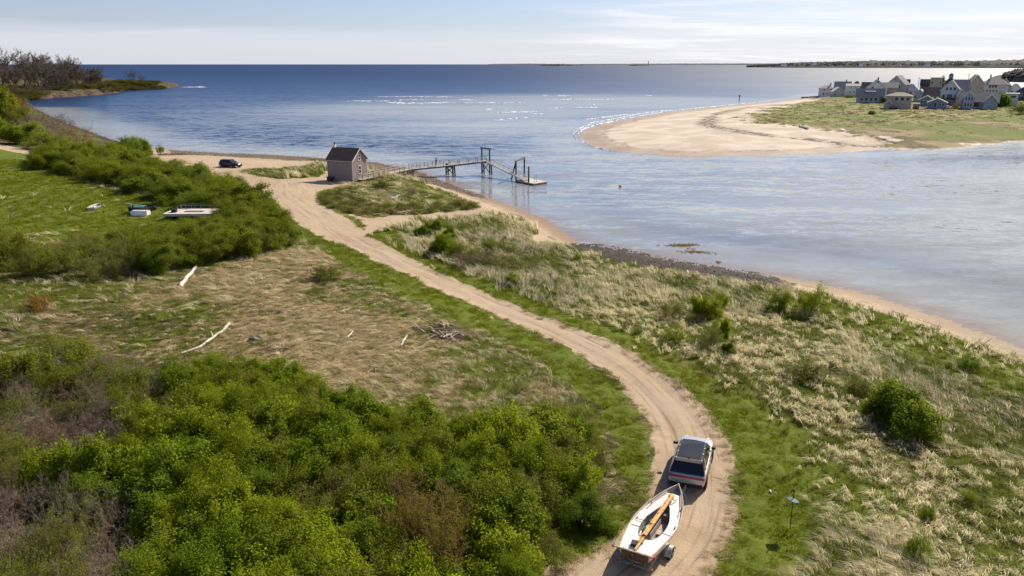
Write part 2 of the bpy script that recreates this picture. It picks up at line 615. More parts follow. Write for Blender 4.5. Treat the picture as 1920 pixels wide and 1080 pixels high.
# ------------------------------------------------------------------ ground material
def ground_material():
    t = NT('ground_cover')
    z = t.attr('zone', 'Color')
    sp = t.node('SeparateColor')
    t.l.new(z, sp.inputs[0])
    sand, peb, green = sp.outputs
    dry = t.attr('dry')
    ruv = t.attr('road_uv', 'Vector')
    onroad = t.attr('onroad')
    p = t.pos()
    big = t.noise(0.09, 4, 0.55)
    mid = t.noise(0.8, 5, 0.62)
    fine = t.noise(5.0, 5, 0.68)
    grit = t.noise(22.0, 4, 0.7)
    # grass turf
    c_gr = t.mix(t.step(fine, 0.35, 0.68), (0.065, 0.09, 0.006), (0.125, 0.165, 0.010))
    c_gr = t.mix(t.step(mid, 0.35, 0.7), c_gr, (0.125, 0.15, 0.018))
    # dry thatch
    c_dr = t.mix(t.step(fine, 0.3, 0.7), (0.13, 0.095, 0.042), (0.40, 0.31, 0.17))
    c_dr = t.mix(t.step(mid, 0.45, 0.75), c_dr, (0.26, 0.185, 0.095))
    # mossy brown soil
    c_so = t.mix(t.step(fine, 0.35, 0.7), (0.045, 0.036, 0.016), (0.12, 0.10, 0.045))
    base = t.mix(t.step(t.math('ADD', dry, t.math('MULTIPLY', t.math('SUBTRACT', mid, 0.5), 0.7)), 0.25, 0.6), c_so, c_dr)
    base = t.mix(t.step(t.math('ADD', green, t.math('MULTIPLY', t.math('SUBTRACT', fine, 0.5), 0.6)), 0.35, 0.65), base, c_gr)
    # sand and dirt: tyre streaks run along the road
    st = t.noise(1.0, 5, 0.65, t.mapping(ruv, (3.4, 0.09, 1)))
    streak = t.math('MULTIPLY', st, onroad)
    c_sa = t.mix(t.step(mid, 0.3, 0.7), (0.365, 0.268, 0.176), (0.45, 0.342, 0.232))
    c_sa = t.mix(t.step(big, 0.35, 0.65), c_sa, (0.425, 0.328, 0.226))
    c_sa = t.mix(t.math('MULTIPLY', t.step(streak, 0.50, 0.66), 0.75), c_sa, (0.21, 0.152, 0.096))
    c_sa = t.mix(t.math('MULTIPLY', t.step(grit, 0.58, 0.75), 0.4), c_sa, (0.22, 0.165, 0.11))
    spit = t.attr('spit')
    c_sa = t.mix(spit, c_sa, t.mix(t.step(big, 0.4, 0.62), (0.47, 0.385, 0.295), (0.58, 0.50, 0.405)))
    # wrack lines on the open beach
    wrack = t.math('MULTIPLY', t.attr('wrack'), t.step(t.noise(0.55, 5, 0.75), 0.43, 0.54))
    c_sa = t.mix(wrack, c_sa, (0.06, 0.042, 0.026))
    base = t.mix(t.step(t.math('ADD', sand, t.math('MULTIPLY', t.math('SUBTRACT', fine, 0.5), 0.75)), 0.38, 0.62), base, c_sa)
    # shingle
    vo = t.node('TexVoronoi')
    vo.inputs['Scale'].default_value = 6.0
    t.l.new(p, vo.inputs['Vector'])
    c_pb = t.mix(t.step(vo.outputs['Color'], 0.2, 0.9), (0.12, 0.093, 0.068), (0.33, 0.262, 0.195))
    c_pb = t.mix(t.step(vo.outputs['Distance'], 0.35, 0.1), (0.04, 0.03, 0.022), c_pb)
    pf = t.step(t.math('ADD', peb, t.math('MULTIPLY', t.math('SUBTRACT', fine, 0.5), 0.8)), 0.35, 0.6)
    base = t.mix(pf, base, c_pb)
    # wet sand next to the water
    sx = t.node('SeparateXYZ')
    t.l.new(p, sx.inputs[0])
    wet = t.step(t.math('ADD', sx.outputs[2], t.math('MULTIPLY', mid, 0.25)), 0.62, 0.22)
    wet = t.math('MULTIPLY', wet, t.math('SUBTRACT', 1.0, t.attr('head')))
    base = t.mix(t.math('MULTIPLY', wet, 0.85), base, t.mix(1.0, base, (0.60, 0.53, 0.47), 'MULTIPLY'))
    # rock and bank of the headland
    c_rk = t.mix(t.step(t.noise(0.35, 6, 0.7), 0.35, 0.65), (0.03, 0.024, 0.018), (0.14, 0.10, 0.07))
    base = t.mix(t.math('MULTIPLY', t.attr('head'), pf), base, c_rk)
    rough = t.mix(wet, (0.9, 0.9, 0.9), (0.62, 0.62, 0.62))
    hsum = t.math('ADD', t.math('MULTIPLY', fine, 0.6), t.math('MULTIPLY', grit, 0.4))
    hsum = t.math('ADD', hsum, t.math('MULTIPLY', vo.outputs['Distance'], t.math('MULTIPLY', pf, -1.2)))
    t.set(color=base, rough=rough, normal=t.bump(hsum, 0.75, 0.12), spec=0.12)
    return t.mat


M_GROUND = ground_material()


def road_frame(x, y):
    """distance across and along the road centre"""
    best = np.full(x.shape, 1e18)
    u = np.zeros(x.shape)
    s = np.zeros(x.shape)
    acc = 0.0
    pts = []
    for i in range(len(CENTRE) - 1):                       # smooth the centre line (Catmull-Rom)
        p0, p1, p2, p3 = CENTRE[max(i - 1, 0)], CENTRE[i], CENTRE[i + 1], CENTRE[min(i + 2, len(CENTRE) - 1)]
        for k in range(6):
            q = k / 6
            pts.append(0.5 * ((2 * p1) + (-p0 + p2) * q + (2 * p0 - 5 * p1 + 4 * p2 - p3) * q * q + (-p0 + 3 * p1 - 3 * p2 + p3) * q ** 3))
    pts.append(CENTRE[-1])
    for (ax, ay), (bx, by) in zip(pts[:-1], pts[1:]):
        ex, ey = bx - ax, by - ay
        L = math.hypot(ex, ey)
        t = np.clip(((x - ax) * ex + (y - ay) * ey) / (L * L), 0, 1)
        dx, dy = x - ax - t * ex, y - ay - t * ey
        d2 = dx * dx + dy * dy
        m = d2 < best
        best[m] = d2[m]
        u[m] = ((dx * ey - dy * ex) / L)[m]
        s[m] = (acc + t * L)[m]
        acc += L
    return u, s


def fan(az0, az1, na, r0, r1, nr):
    az = np.radians(np.linspace(az0, az1, na))
    r = r0 * (r1 / r0) ** np.linspace(0, 1, nr)
    A, RR = np.meshgrid(az, r)
    return (RR * np.sin(A)).ravel(), (RR * np.cos(A)).ravel(), na, nr


def fan_quads(na, nr):
    i = np.arange(na - 1)
    j = np.arange(nr - 1)
    I, J = np.meshgrid(i, j)
    a = (J * na + I).ravel()
    return np.stack([a, a + 1, a + 1 + na, a + na], 1)


def build_land(az0, az1, na, r0, r1, nr, which):
    x, y, na, nr = fan(az0, az1, na, r0, r1, nr)
    abc = sds(x, y)
    sand, peb, g, dry, road, lot, track, on_spit, on_head = zones(x, y, abc)
    a, b, c = abc
    h = hgt(x, y, abc)
    u, s = road_frame(x, y)
    onroad = sst(-1.0, 0.6, road)
    # worn tyre tracks and a slightly raised middle
    rut = np.exp(-((np.abs(u) - 0.85) / 0.35) ** 2) * onroad
    h = h - 0.05 * rut * (road > -1) - 0.08 * sst(-0.8, 0.8, road)
    tuss = (fbm(x / 0.9, y / 0.9, 71, 3) - 0.5) * 0.35 * (1 - sand) * (1 - peb) * (~on_head) * np.clip(70 / np.hypot(x, y), 0.2, 1)
    h = h + tuss + (fbm(x / 0.6, y / 0.6, 75, 2) - 0.5) * 0.22 * peb + (fbm(x / 0.5, y / 0.5, 79, 3) - 0.5) * 0.05 * sand
    rk = on_head & (c < 14)
    h = h + np.where(rk, (fbm(x / 6, y / 6, 81, 4) - 0.5) * 3.5 * sst(-2, 3, c), 0)
    d_sp = b + (fbm(x / 12, y / 12, 91, 3) - 0.5) * 9
    wrack = np.where(on_spit, np.maximum(sst(5, 0, np.abs(poly_sd(x, y, WRACK, False, 0) + (fbm(x / 9, y / 9, 93) - .5) * 9)), 0.5 * sst(1.4, 0.3, np.abs(d_sp - 9))), 0.0)
    edge_b = np.abs(poly_sd(x, y, SPIT_GRASS) + (fbm(x / 5, y / 5, 97) - .5) * 4)
    wrack = np.where(on_spit & (b < 45) & (x > 95) & (y < 330), np.maximum(wrack, 1.3 * sst(2.6, .8, edge_b)), wrack)
    h = h + np.where(on_spit, 0.7 * (1 - sand) * sst(60, 20, b), 0)
    wrack = np.where((~on_spit) & (~on_head), 0.7 * sst(0.7, 0.1, np.abs(a + (fbm(x / 3, y / 3, 95) - .5) * 2 - 4.0)) * (1 - onroad), wrack)
    q = fan_quads(na, nr)
    if which == 'main':
        keep = (a[q] > -16).any(1) & (a[q] > np.maximum(b, c)[q]).any(1)
    elif which == 'spit':
        keep = (b[q] > -22).any(1) & (b[q] > np.maximum(a, c)[q] - 1).any(1)
    else:
        keep = (c[q] > -12).any(1)
    q = q[keep]
    attrs = dict(zone=('FLOAT_COLOR', np.stack([sand, peb, g, np.ones_like(g)], 1)), dry=('FLOAT', dry), onroad=('FLOAT', onroad),
                 road_uv=('FLOAT_VECTOR', np.stack([u, s, 0 * u], 1)), spit=('FLOAT', on_spit * 1.0), head=('FLOAT', on_head * 1.0), wrack=('FLOAT', wrack))
    v = np.stack([x, y, h], 1)
    if which == 'main':
        fr = road[q].mean(1) > -0.1
        fs = (np.maximum(sand, peb)[q].mean(1) > 0.5) & ~fr
        sets = [('dirt_road', fr), ('beach', fs), ('ground', ~fr & ~fs)]
    elif which == 'spit':
        fs = sand[q].mean(1) > 0.5
        sets = [('sand_spit', fs), ('marsh_ground', ~fs)]
    else:
        sets = [('headland', np.ones(len(q), bool))]
    for nm, m in sets:
        qq = q[m]
        used, inv = np.unique(qq, return_inverse=True)
        at = {k: (ty, np.asarray(d)[used]) for k, (ty, d) in attrs.items()}
        link_mesh(nm, np_mesh(nm, v[used], inv.reshape(qq.shape), M_GROUND, at), kind='structure')


WRACK = poly_at([(1460, 197), (1400, 203), (1350, 214), (1330, 225), (1325, 238), (1345, 247), (1390, 254), (1450, 259), (1520, 263), (1600, 268), (1660, 270)], 1.2)
build_land(-58, 52, 640, 7, 560, 640, 'main')
build_land(0, 46, 420, 225, 900, 240, 'spit')
build_land(-52, -15, 260, 380, 1500, 220, 'head')


# ------------------------------------------------------------------ sea
def water_material():
    t = NT('sea_water')
    p = t.pos()
    sh = t.attr('shoal_sheen')  # shallow-water tint together with the painted brightness of the sun side
    patch = t.noise(0.012, 4, 0.6, t.mapping(p, (0.6, 1.6, 1)))
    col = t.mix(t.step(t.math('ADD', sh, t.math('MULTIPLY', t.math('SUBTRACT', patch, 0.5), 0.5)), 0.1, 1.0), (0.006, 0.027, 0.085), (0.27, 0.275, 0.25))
    edge = t.attr('edge')
    col = t.mix(t.step(edge, 0.0, 1.0), col, (0.25, 0.205, 0.16))
    # wave slopes straight from vector noise, so that far water stays as choppy as near water
    def slope(scale, detail, mp, dist):
        n = t.noise(scale, detail, 0.6, mp, dist, out='Color')
        v = t.node('VectorMath', operation='SUBTRACT')
        t.l.new(n, v.inputs[0])
        v.inputs[1].default_value = (0.5, 0.5, 0.5)
        return v.outputs[0]

    def vscale(v, k):
        m = t.node('VectorMath', operation='SCALE')
        t.l.new(v, m.inputs[0])
        t.put(m.inputs['Scale'], k)
        return m.outputs[0]

    def vadd(a, c):
        m = t.node('VectorMath', operation='ADD')
        t.l.new(a, m.inputs[0])
        t.l.new(c, m.inputs[1])
        return m.outputs[0]
    calm = t.step(t.noise(0.018, 3, 0.6, t.mapping(p, (0.5, 1.8, 1), (0, 0, 0.3))), 0.35, 0.62)
    s1 = slope(0.36, 3, t.mapping(p, (0.5, 1.25, 1), (0, 0, 0.25)), 0.5)
    s2 = slope(1.6, 3, t.mapping(p, (0.6, 1.3, 1), (0, 0, -0.2)), 0.4)
    s3 = slope(0.055, 2, t.mapping(p, (0.3, 1.4, 1), (0, 0, 0.12)), 0.0)
    sl = vadd(vscale(vadd(s1, vscale(s2, 0.8)), t.math('MULTIPLY', t.math('ADD', 0.34, t.math('MULTIPLY', calm, 0.52)), t.math('MAXIMUM', t.math('SUBTRACT', 1.75, t.math('MULTIPLY', sh, 2.6)), 0.38))), vscale(s3, 0.16))
    open_ = t.attr('open')
    sl = vscale(sl, t.math('SUBTRACT', 1.0, t.math('MULTIPLY', open_, 0.6)))
    nv = t.node('VectorMath', operation='MULTIPLY_ADD')
    t.l.new(sl, nv.inputs[0])
    nv.inputs[1].default_value = (0.85, 1.25, 0.0)
    nv.inputs[2].default_value = (0, 0, 1)
    nn = t.node('VectorMath', operation='NORMALIZE')
    t.l.new(nv.outputs[0], nn.inputs[0])
    t.set(color=col, rough=t.math('ADD', 0.08, t.math('MULTIPLY', open_, 0.40)), ior=1.33, normal=nn.outputs[0], spec=0.31)
    return t.mat


def build_sea():
    x, y, na, nr = fan(-60, 58, 320, 14, 60000, 520)
    a, b, c = sds(x, y)
    d = np.maximum(np.maximum(a, b), c)
    bar = np.zeros_like(x)
    for (px, py, sx, sy) in SHOALS:
        cx, cy = ray_xy(px, py, 0)
        bar = np.maximum(bar, np.exp(-((x - cx) / sx) ** 2 - ((y - cy) / sy) ** 2))
    sun_sheen = 0.66 * sst(-0.32, 0.52, x / y) * sst(150, 400, y)          # water painted lighter toward the sun side, in place of glitter and reflection
    shoal_sheen = np.clip(np.maximum.reduce([sst(-45, -2, np.maximum(a, b)) * 0.9, bar, sun_sheen]), 0, 1)
    edge = sst(-5.5, -0.2, np.maximum(a, b))
    q = fan_quads(na, nr)
    q = q[(d[q] < 8).any(1)]
    used, inv = np.unique(q, return_inverse=True)
    v = np.stack([x, y, 0 * x], 1)[used]
    link_mesh('sea', np_mesh('sea', v, inv.reshape(q.shape), water_material(), dict(shoal_sheen=('FLOAT', shoal_sheen[used]), edge=('FLOAT', edge[used]), open=('FLOAT', sst(math.log(130), math.log(3500), np.log(np.maximum(y, 1)))[used]))), kind='structure')


SHOALS = [(1500, 340, 75, 70), (1850, 420, 60, 60), (1150, 300, 50, 45), (880, 205, 130, 120), (1000, 235, 90, 70), (1150, 190, 180, 160), (1250, 330, 60, 40), (1330, 470, 14, 10), (1400, 400, 40, 30), (1700, 330, 90, 40)]
build_sea()

# ------------------------------------------------------------------ plants: materials
def leaf_material(name, dark, lite, transl=0.38):
    t = NT(name)
    tone = t.attr('tone')
    oi = t.node('ObjectInfo')
    col = t.mix(tone, dark, lite)
    col = t.mix(1.0, col, oi.outputs['Color'], 'MULTIPLY')
    t.set(color=col, rough=0.6, spec=0.08)
    tr = t.node('BsdfTranslucent')
    t.l.new(t.mix(1.0, col, (1.25, 1.3, 0.7), 'MULTIPLY'), tr.inputs['Color'])
    mx = t.node('MixShader')
    mx.inputs[0].default_value = transl
    t.l.new(t.bsdf.outputs[0], mx.inputs[1])
    t.l.new(tr.outputs[0], mx.inputs[2])
    t.l.new(mx.outputs[0], t.out.inputs[0])
    return t.mat


def bark_material():
    t = NT('bark')
    oi = t.node('ObjectInfo')
    n = t.noise(9.0, 3, 0.6, t.obj())
    col = t.mix(1.0, t.mix(t.step(n, 0.3, 0.7), (0.15, 0.125, 0.10), (0.34, 0.29, 0.245)), oi.outputs['Color'], 'MULTIPLY')
    t.set(color=col, rough=0.85, spec=0.2)
    return t.mat


M_LEAF = leaf_material('shrub_leaf', (0.090, 0.125, 0.009), (0.245, 0.300, 0.024), 0.46)
M_BARK = bark_material()


# ------------------------------------------------------------------ plants: skeletons
def skeleton(seed, stems, L, levels, nchild, spread, r0, up=0.25, jit=0.22, ratio=0.6, base=0.15, first=0.35, nseg=3):
    rd = random.Random(seed)
    segs, tips = [], []

    def vrand():
        return Vector((rd.gauss(0, 1), rd.gauss(0, 1), rd.gauss(0, 1)))

    def grow(p, d, ln, r, lev):
        pts = [p.copy()]
        for k in range(nseg):
            d = (d + vrand() * jit + Vector((0, 0, up * 0.35))).normalized()
            q = p + d * ln / nseg
            ra, rb = r * (1 - 0.7 * k / nseg), r * (1 - 0.7 * (k + 1) / nseg)
            segs.append((*p, *q, ra, rb))
            p = q
            pts.append(p.copy())
        if lev >= levels:
            tips.append((*p, *d))
            tips.append((*pts[-2], *d))
            return
        for c in range(nchild[lev]):
            u = first + (1 - first) * (c + rd.random()) / nchild[lev]
            k = min(int(u * nseg), nseg - 1)
            q = pts[k].lerp(pts[k + 1], u * nseg - k)
            side = d.cross(vrand()).normalized()
            a = R(rd.uniform(22, 62))
            nd = (d * math.cos(a) + side * math.sin(a)).normalized()
            grow(q, nd, ln * ratio * rd.uniform(0.7, 1.15), r * (1 - 0.7 * u) * 0.6, lev + 1)
        tips.append((*p, *d))

    for i in range(stems):
        az = 2 * math.pi * (i + rd.random() * 0.8) / stems
        tl = R(spread) * math.sqrt(rd.random()) * (1.0 if i else 0.2)
        d = Vector((math.sin(tl) * math.cos(az), math.sin(tl) * math.sin(az), math.cos(tl)))
        b = Vector((math.cos(az), math.sin(az), 0)) * base * rd.random()
        b.z = -0.08
        grow(b, d, L * rd.uniform(0.75, 1.1), r0 * rd.uniform(0.7, 1.1), 0)
    return np.array(segs), np.array(tips)


def stems_mesh(name, segs, rmin=0.005):
    p, q = segs[:, 0:3], segs[:, 3:6]
    ra, rb = np.maximum(segs[:, 6], rmin), np.maximum(segs[:, 7], rmin)
    d = q - p
    d /= np.linalg.norm(d, axis=1, keepdims=True) + 1e-9
    ref = np.where(np.abs(d[:, 2:3]) < 0.8, [[0, 0, 1.0]], [[1.0, 0, 0]])
    a = np.cross(d, ref)
    a /= np.linalg.norm(a, axis=1, keepdims=True) + 1e-9
    b = np.cross(a, d)
    vs = []
    for e, r in ((p, ra), (q, rb)):
        for k in range(3):
            w = 2 * math.pi * k / 3
            vs.append(e + (a * math.cos(w) + b * math.sin(w)) * r[:, None])
    v = np.stack(vs, 1).reshape(-1, 3)
    n = len(segs)
    o = np.arange(n)[:, None] * 6
    fq = np.concatenate([o + np.array([[k, (k + 1) % 3, 3 + (k + 1) % 3, 3 + k]]) for k in range(3)], 0)
    return np_mesh(name, v, fq, M_BARK)


def leaves_mesh(name, tips, per, rad, size, seed, mat, flat=0.5, lo_tone=0.0):
    g = np.random.default_rng(seed)
    n = len(tips)
    ctr = tips[:, :3].mean(0)
    ctr[2] *= 0.55
    tone_c = g.random(n)
    P = np.repeat(tips[:, :3], per, 0) + g.normal(0, 1, (n * per, 3)) * rad * np.array([1, 1, 0.75])
    P = P - np.repeat(tips[:, 3:], per, 0) * g.random((n * per, 1)) * rad * 1.5
    m = len(P)
    out = P - ctr
    out /= np.linalg.norm(out, axis=1, keepdims=True) + 1e-9
    nrm = out * 0.55 + np.array([0, 0, flat]) + g.normal(0, 0.55, (m, 3))
    nrm /= np.linalg.norm(nrm, axis=1, keepdims=True) + 1e-9
    t1 = np.cross(nrm, g.normal(0, 1, (m, 3)))
    t1 /= np.linalg.norm(t1, axis=1, keepdims=True) + 1e-9
    t2 = np.cross(nrm, t1)
    s = size * g.uniform(0.6, 1.35, (m, 1))
    v = np.stack([P - t1 * s, P + t2 * s * 0.55 - nrm * s * 0.12, P + t1 * s, P - t2 * s * 0.55 - nrm * s * 0.12], 1).reshape(-1, 3)
    v[:, 2] = np.maximum(v[:, 2], 0.02)
    q = np.arange(m * 4).reshape(-1, 4)
    tone = np.clip(lo_tone + (1 - lo_tone) * (0.55 * np.repeat(tone_c, per) + 0.45 * g.random(m)), 0, 1)
    return np_mesh(name, v, q, mat, dict(tone=('FLOAT', np.repeat(tone, 4))), smooth=False)


PLANTS = {}


def plant_kind(key, variants):
    PLANTS[key] = variants


def make_leafy(key, n, stems, L, nchild, spread, per, rad, size, r0=0.045, levels=2, up=0.25, flat=0.5, ratio=0.6):
    out = []
    for i in range(n):
        sg, tp = skeleton(hash(key) % 1000 + i * 13 if False else sum(map(ord, key)) + i * 13, stems, L, levels, nchild, spread, r0, up, ratio=ratio)
        lm = leaves_mesh(key + '_leaves', tp, per, rad, size, i + 3, M_LEAF, flat) if per else None
        top = max(tp[:, 2].max(), 0.1)
        out.append((stems_mesh(key + '_stems', sg, 0.035 if key == 'tree_bare' else 0.005), lm, top, np.percentile(np.hypot(tp[:, 0], tp[:, 1]), 90)))
    plant_kind(key, out)


make_leafy('leafy', 5, 9, 1.75, (7, 5), 68, 30, 0.165, 0.068)
make_leafy('fineleaf', 3, 9, 1.75, (7, 5), 66, 58, 0.185, 0.044)
make_leafy('bigleaf', 2, 8, 1.7, (7, 5), 68, 20, 0.17, 0.09)
make_leafy('sparse', 3, 9, 1.75, (7, 6), 64, 9, 0.13, 0.055)
make_leafy('bare', 4, 8, 1.9, (7, 6, 4), 62, 0, 0, 0, levels=3, ratio=0.55)
make_leafy('budding', 3, 8, 1.9, (7, 6, 3), 62, 3, 0.10, 0.042, levels=3, ratio=0.55)
make_leafy('brush', 3, 16, 0.75, (6, 5), 60, 2, 0.06, 0.035, r0=0.016)
make_leafy('tree_bare', 4, 3, 7.0, (9, 7, 6), 26, 0, 0, 0, r0=0.22, levels=3, up=0.18, ratio=0.52)
make_leafy('dense', 2, 10, 1.6, (8, 6), 70, 34, 0.17, 0.085)


# heights of the prototypes are scaled to the height asked for
def plant(kind, i, loc, height, width, rz, tint, bark, name, label, cat, group=None, sink=0.0):
    st, lm, top, rad = PLANTS[kind][i % len(PLANTS[kind])]
    o = empty(name, loc, rz, label, cat, group)
    o.location.z -= sink
    k = width / (2 * rad)
    o.scale = (k, k, height / top)
    s = bpy.data.objects.new('trunk' if cat == 'tree' else 'stems', st)
    C.objects.link(s)
    s.parent = o
    s.color = (*bark, 1)
    if lm is not None:
        f = bpy.data.objects.new('crown' if cat == 'tree' else 'foliage', lm)
        C.objects.link(f)
        f.parent = o
        f.color = (*tint, 1)
    return o


GREY, BROWN, WARM, DARK = (0.92, 0.84, 0.74), (0.80, 0.64, 0.50), (1.1, 0.72, 0.5), (0.5, 0.45, 0.4)
T_GREEN, T_LIME, T_DEEP, T_OLIVE, T_RED, T_GOLD = (0.98, 1.0, 0.7), (1.25, 1.2, 0.7), (0.74, 0.84, 0.62), (1.02, 0.90, 0.85), (1.7, 0.75, 0.6), (2.1, 1.5, 0.5)


def scatter(poly, gap, seed):
    """evenly spread points inside a map outline"""
    g = np.random.default_rng(seed)
    lo, hi = poly.min(0), poly.max(0)
    n = int((hi - lo).prod() / gap ** 2 * 14) + 50
    c = lo + g.random((n, 2)) * (hi - lo)
    c = c[poly_sd(c[:, 0], c[:, 1], poly, lim=0) > 0]
    keep = []
    for p in c:
        if all((p[0] - q[0]) ** 2 + (p[1] - q[1]) ** 2 > gap * gap for q in keep):
            keep.append(p)
    return keep


def to_px(x, y, z):
    dz = z - CAM_H
    fw = y * math.cos(PITCH) - dz * math.sin(PITCH)
    up = y * math.sin(PITCH) + dz * math.cos(PITCH)
    return 960 + F_PX * x / fw, 540 - F_PX * up / fw


def build_plants():
    rd = random.Random(5)
    n = 0
    # ---- thicket in the bend of the road
    THICK = GP([(-420, 880), (-100, 850), (60, 812), (180, 790), (270, 748), (340, 722), (440, 710), (540, 724), (640, 772), (720, 802), (850, 822), (950, 828), (1020, 800),
                (1080, 792), (1118, 830), (1135, 890), (1138, 950), (1095, 1010), (1035, 1068), (985, 1120), (930, 1330), (-500, 1330)])
    for k, (x, y) in enumerate(scatter(THICK, 1.75, 3)):
        z = gz(x, y)
        px, py = to_px(x, y, z)
        if px < -260 or px > 1400:
            continue
        e = float(poly_sd(np.array([x]), np.array([y]), THICK)[0])
        h = rd.uniform(2.3, 3.5) * (0.72 + 0.28 * min(1, e / 3.0))
        wd = rd.uniform(2.7, 3.7) * (0.8 + 0.2 * min(1, e / 2))
        nz = float(fbm(np.array([x / 4.0]), np.array([y / 4.0]), 77, 2)[0])
        greyness = px < 190 + (nz - 0.5) * 420
        red = math.hypot(px - 800, (py - 1030) * 1.2) < 78
        where = ('right beside the boat trailer' if px > 930 and py > 960 else 'on the thicket rim facing the car' if px > 980 and py > 860 else 'on the rim at the road bend' if px > 900 and py < 860 else
                 'below the long curved branch' if py < 860 and 290 < px < 500 else 'below the short white stick' if py < 870 and px > 690 else 'bordering the straw meadow' if py < 860 else
                 ('at the lower edge left of the russet shrubs' if px < 680 else 'at the lower edge below the russet shrubs') if py > 1085 else
                 'just left of the russet shrubs' if 600 < px < 720 else 'just right of the russet shrubs' if 720 <= px < 930 and py > 940 else 'just above the russet shrubs' if px > 600 else 'in the left half of the thicket' if py > 960 else 'in the upper left part of the thicket')
        size = ('tall ' if h > 3.15 else 'low ' if h < 2.5 else '') + ('broad ' if wd > 3.4 else 'narrow ' if wd < 2.95 else '')
        if red:
            plant('budding', k, (x, y, z), h * 1.12, wd * 1.05, rd.random() * 6, (1.05, 0.68, 0.9), (1.35, 1.0, 0.82), 'budding_shrub', size + 'russet leafless shrub surrounded by the green thicket', 'shrub', 'russet shrubs in the roadside thicket')
        elif greyness:
            kd = 'bare' if nz > 0.42 else 'budding'
            plant(kd, k, (x, y, z), h * 1.1, wd * 1.05, rd.random() * 6, T_OLIVE, GREY if nz > .5 else BROWN, 'bare_shrub',
                  size + ('grey leafless shrub ' if kd == 'bare' else 'grey twiggy shrub with first buds ') + ('at the upper left end of the thicket' if py < 880 else 'midway down the left picture edge' if py < 1000 else 'in the lower left corner'), 'shrub', 'grey leafless shrubs left of the thicket')
        else:
            q = rd.random()
            tint, word, kd = ((T_LIME, 'lime green', 'leafy') if q < 0.28 else (T_GREEN, 'fresh green', 'leafy') if q < 0.66 else (T_DEEP, 'deep green', 'leafy') if q < 0.76 else (T_OLIVE, 'olive twiggy', 'sparse') if q < 0.92 else (T_OLIVE, 'thin grey budding', 'budding'))
            if 590 < px < 700 and py < 850 and q < 0.5:
                tint, word = (1.45, 1.05, 0.6), 'yellowish green'
            if kd == 'leafy':
                kd = rd.choice(['leafy', 'leafy', 'fineleaf', 'fineleaf', 'bigleaf'])
            j = rd.uniform(0.85, 1.15)
            plant(kd, k, (x, y, z), h, wd, rd.random() * 6, tuple(c * j for c in tint), BROWN, 'leafy_shrub', size + word + ' shrub ' + where, 'shrub', 'green shrubs of the roadside thicket')
        n += 1
    # ---- grey scrub between the straw meadow and the thicket, at the left edge
    SCRUB = GP([(-90, 820), (-70, 712), (50, 700), (150, 692), (235, 722), (285, 765), (180, 792), (60, 808)])
    for k, (x, y) in enumerate(scatter(SCRUB, 2.1, 41)):
        z = gz(x, y)
        px, py = to_px(x, y, z)
        h, wd = rd.uniform(2.2, 3.3), rd.uniform(2.8, 4.0)
        kd = ['bare', 'budding', 'sparse', 'bare'][k % 4]
        plant(kd, k, (x, y, z), h, wd, rd.random() * 6, (0.85, 0.78, 0.8), GREY if k % 2 else BROWN, 'scrub_shrub', ('tall ' if h > 2.9 else 'low ' if h < 2.5 else '') + {'bare': 'leafless', 'budding': 'budding', 'sparse': 'grey green'}[kd] + ' scrub shrub between the straw meadow and the thicket', 'shrub', 'grey scrub at the left edge')
    # ---- thicket between the meadow with the boats and the straw ground
    MID = GP([(55, 520), (200, 524), (330, 508), (470, 482), (525, 466), (540, 446), (520, 418), (480, 397), (440, 400), (400, 425), (300, 452), (170, 468), (60, 490)])
    for k, (x, y) in enumerate(scatter(MID, 2.9, 8)):
        z = gz(x, y)
        px, py = to_px(x, y, z)
        h, wd = rd.uniform(3.0, 4.0), rd.uniform(4.2, 5.8)
        if py < 450 and px < 420:
            h *= 0.7
        grey = px < 330 + rd.uniform(-90, 60)
        where = 'near the dirt road' if px > 470 else 'below the stranded float' if px > 300 else 'in the left middle thicket'
        if grey:
            plant('budding' if rd.random() < .45 else 'sparse', k, (x, y, z), h, wd, rd.random() * 6, T_OLIVE, GREY, 'twiggy_shrub', ('tall ' if h > 3.6 else 'low ' if h < 3 else '') + ('broad ' if wd > 5.2 else '') + 'grey green twiggy shrub ' + where + (' toward the meadow' if py < 470 else ' toward the straw' if py > 500 else ''), 'shrub', 'shrubs of the middle thicket')
        else:
            plant(rd.choice(['leafy', 'fineleaf', 'sparse', 'fineleaf']), k, (x, y, z), h, wd, rd.random() * 6, [(0.92, 0.86, 0.75), T_OLIVE, (0.74, 0.74, 0.65), (0.95, 0.92, 0.7)][k % 4], BROWN, 'leafy_shrub', ['mid green', 'olive green', 'dark green', 'mid green'][k % 4] + (' tall' if h > 3.6 else ' low' if h < 3 else '') + (' broad' if wd > 5.2 else '') + ' shrub ' + where, 'shrub', 'shrubs of the middle thicket')
    # ---- hedge-like row from the parking sand to the left edge
    ROW = GP([(70, 305), (120, 292), (200, 300), (290, 322), (350, 338), (440, 365), (480, 383), (430, 392), (330, 388), (270, 365), (180, 340), (100, 318)])
    for k, (x, y) in enumerate(scatter(ROW, 4.2, 9)):
        z = gz(x, y)
        px, py = to_px(x, y, z)
        h, wd = rd.uniform(3.0, 4.6), rd.uniform(5.5, 8)
        where = 'near the parked black car' if px > 330 else 'above the green meadow' if px > 180 else 'close to the gravel path'
        kd = ['sparse', 'leafy', 'fineleaf', 'fineleaf'][k % 4]
        plant(kd, k, (x, y, z), h, wd, rd.random() * 6, [T_OLIVE, (0.92, 0.88, 0.75), (1.1, 1.02, 0.7), (0.92, 0.92, 0.7), (0.72, 0.74, 0.65)][k % 5], BROWN, 'leafy_shrub', ['olive', 'mid green', 'light green', 'grass green', 'deep green'][k % 5] + (' tall' if h > 4 else ' low' if h < 3.4 else '') + (' broad' if wd > 7 else '') + ' bush in the row ' + where, 'shrub', 'row of bushes above the meadow')
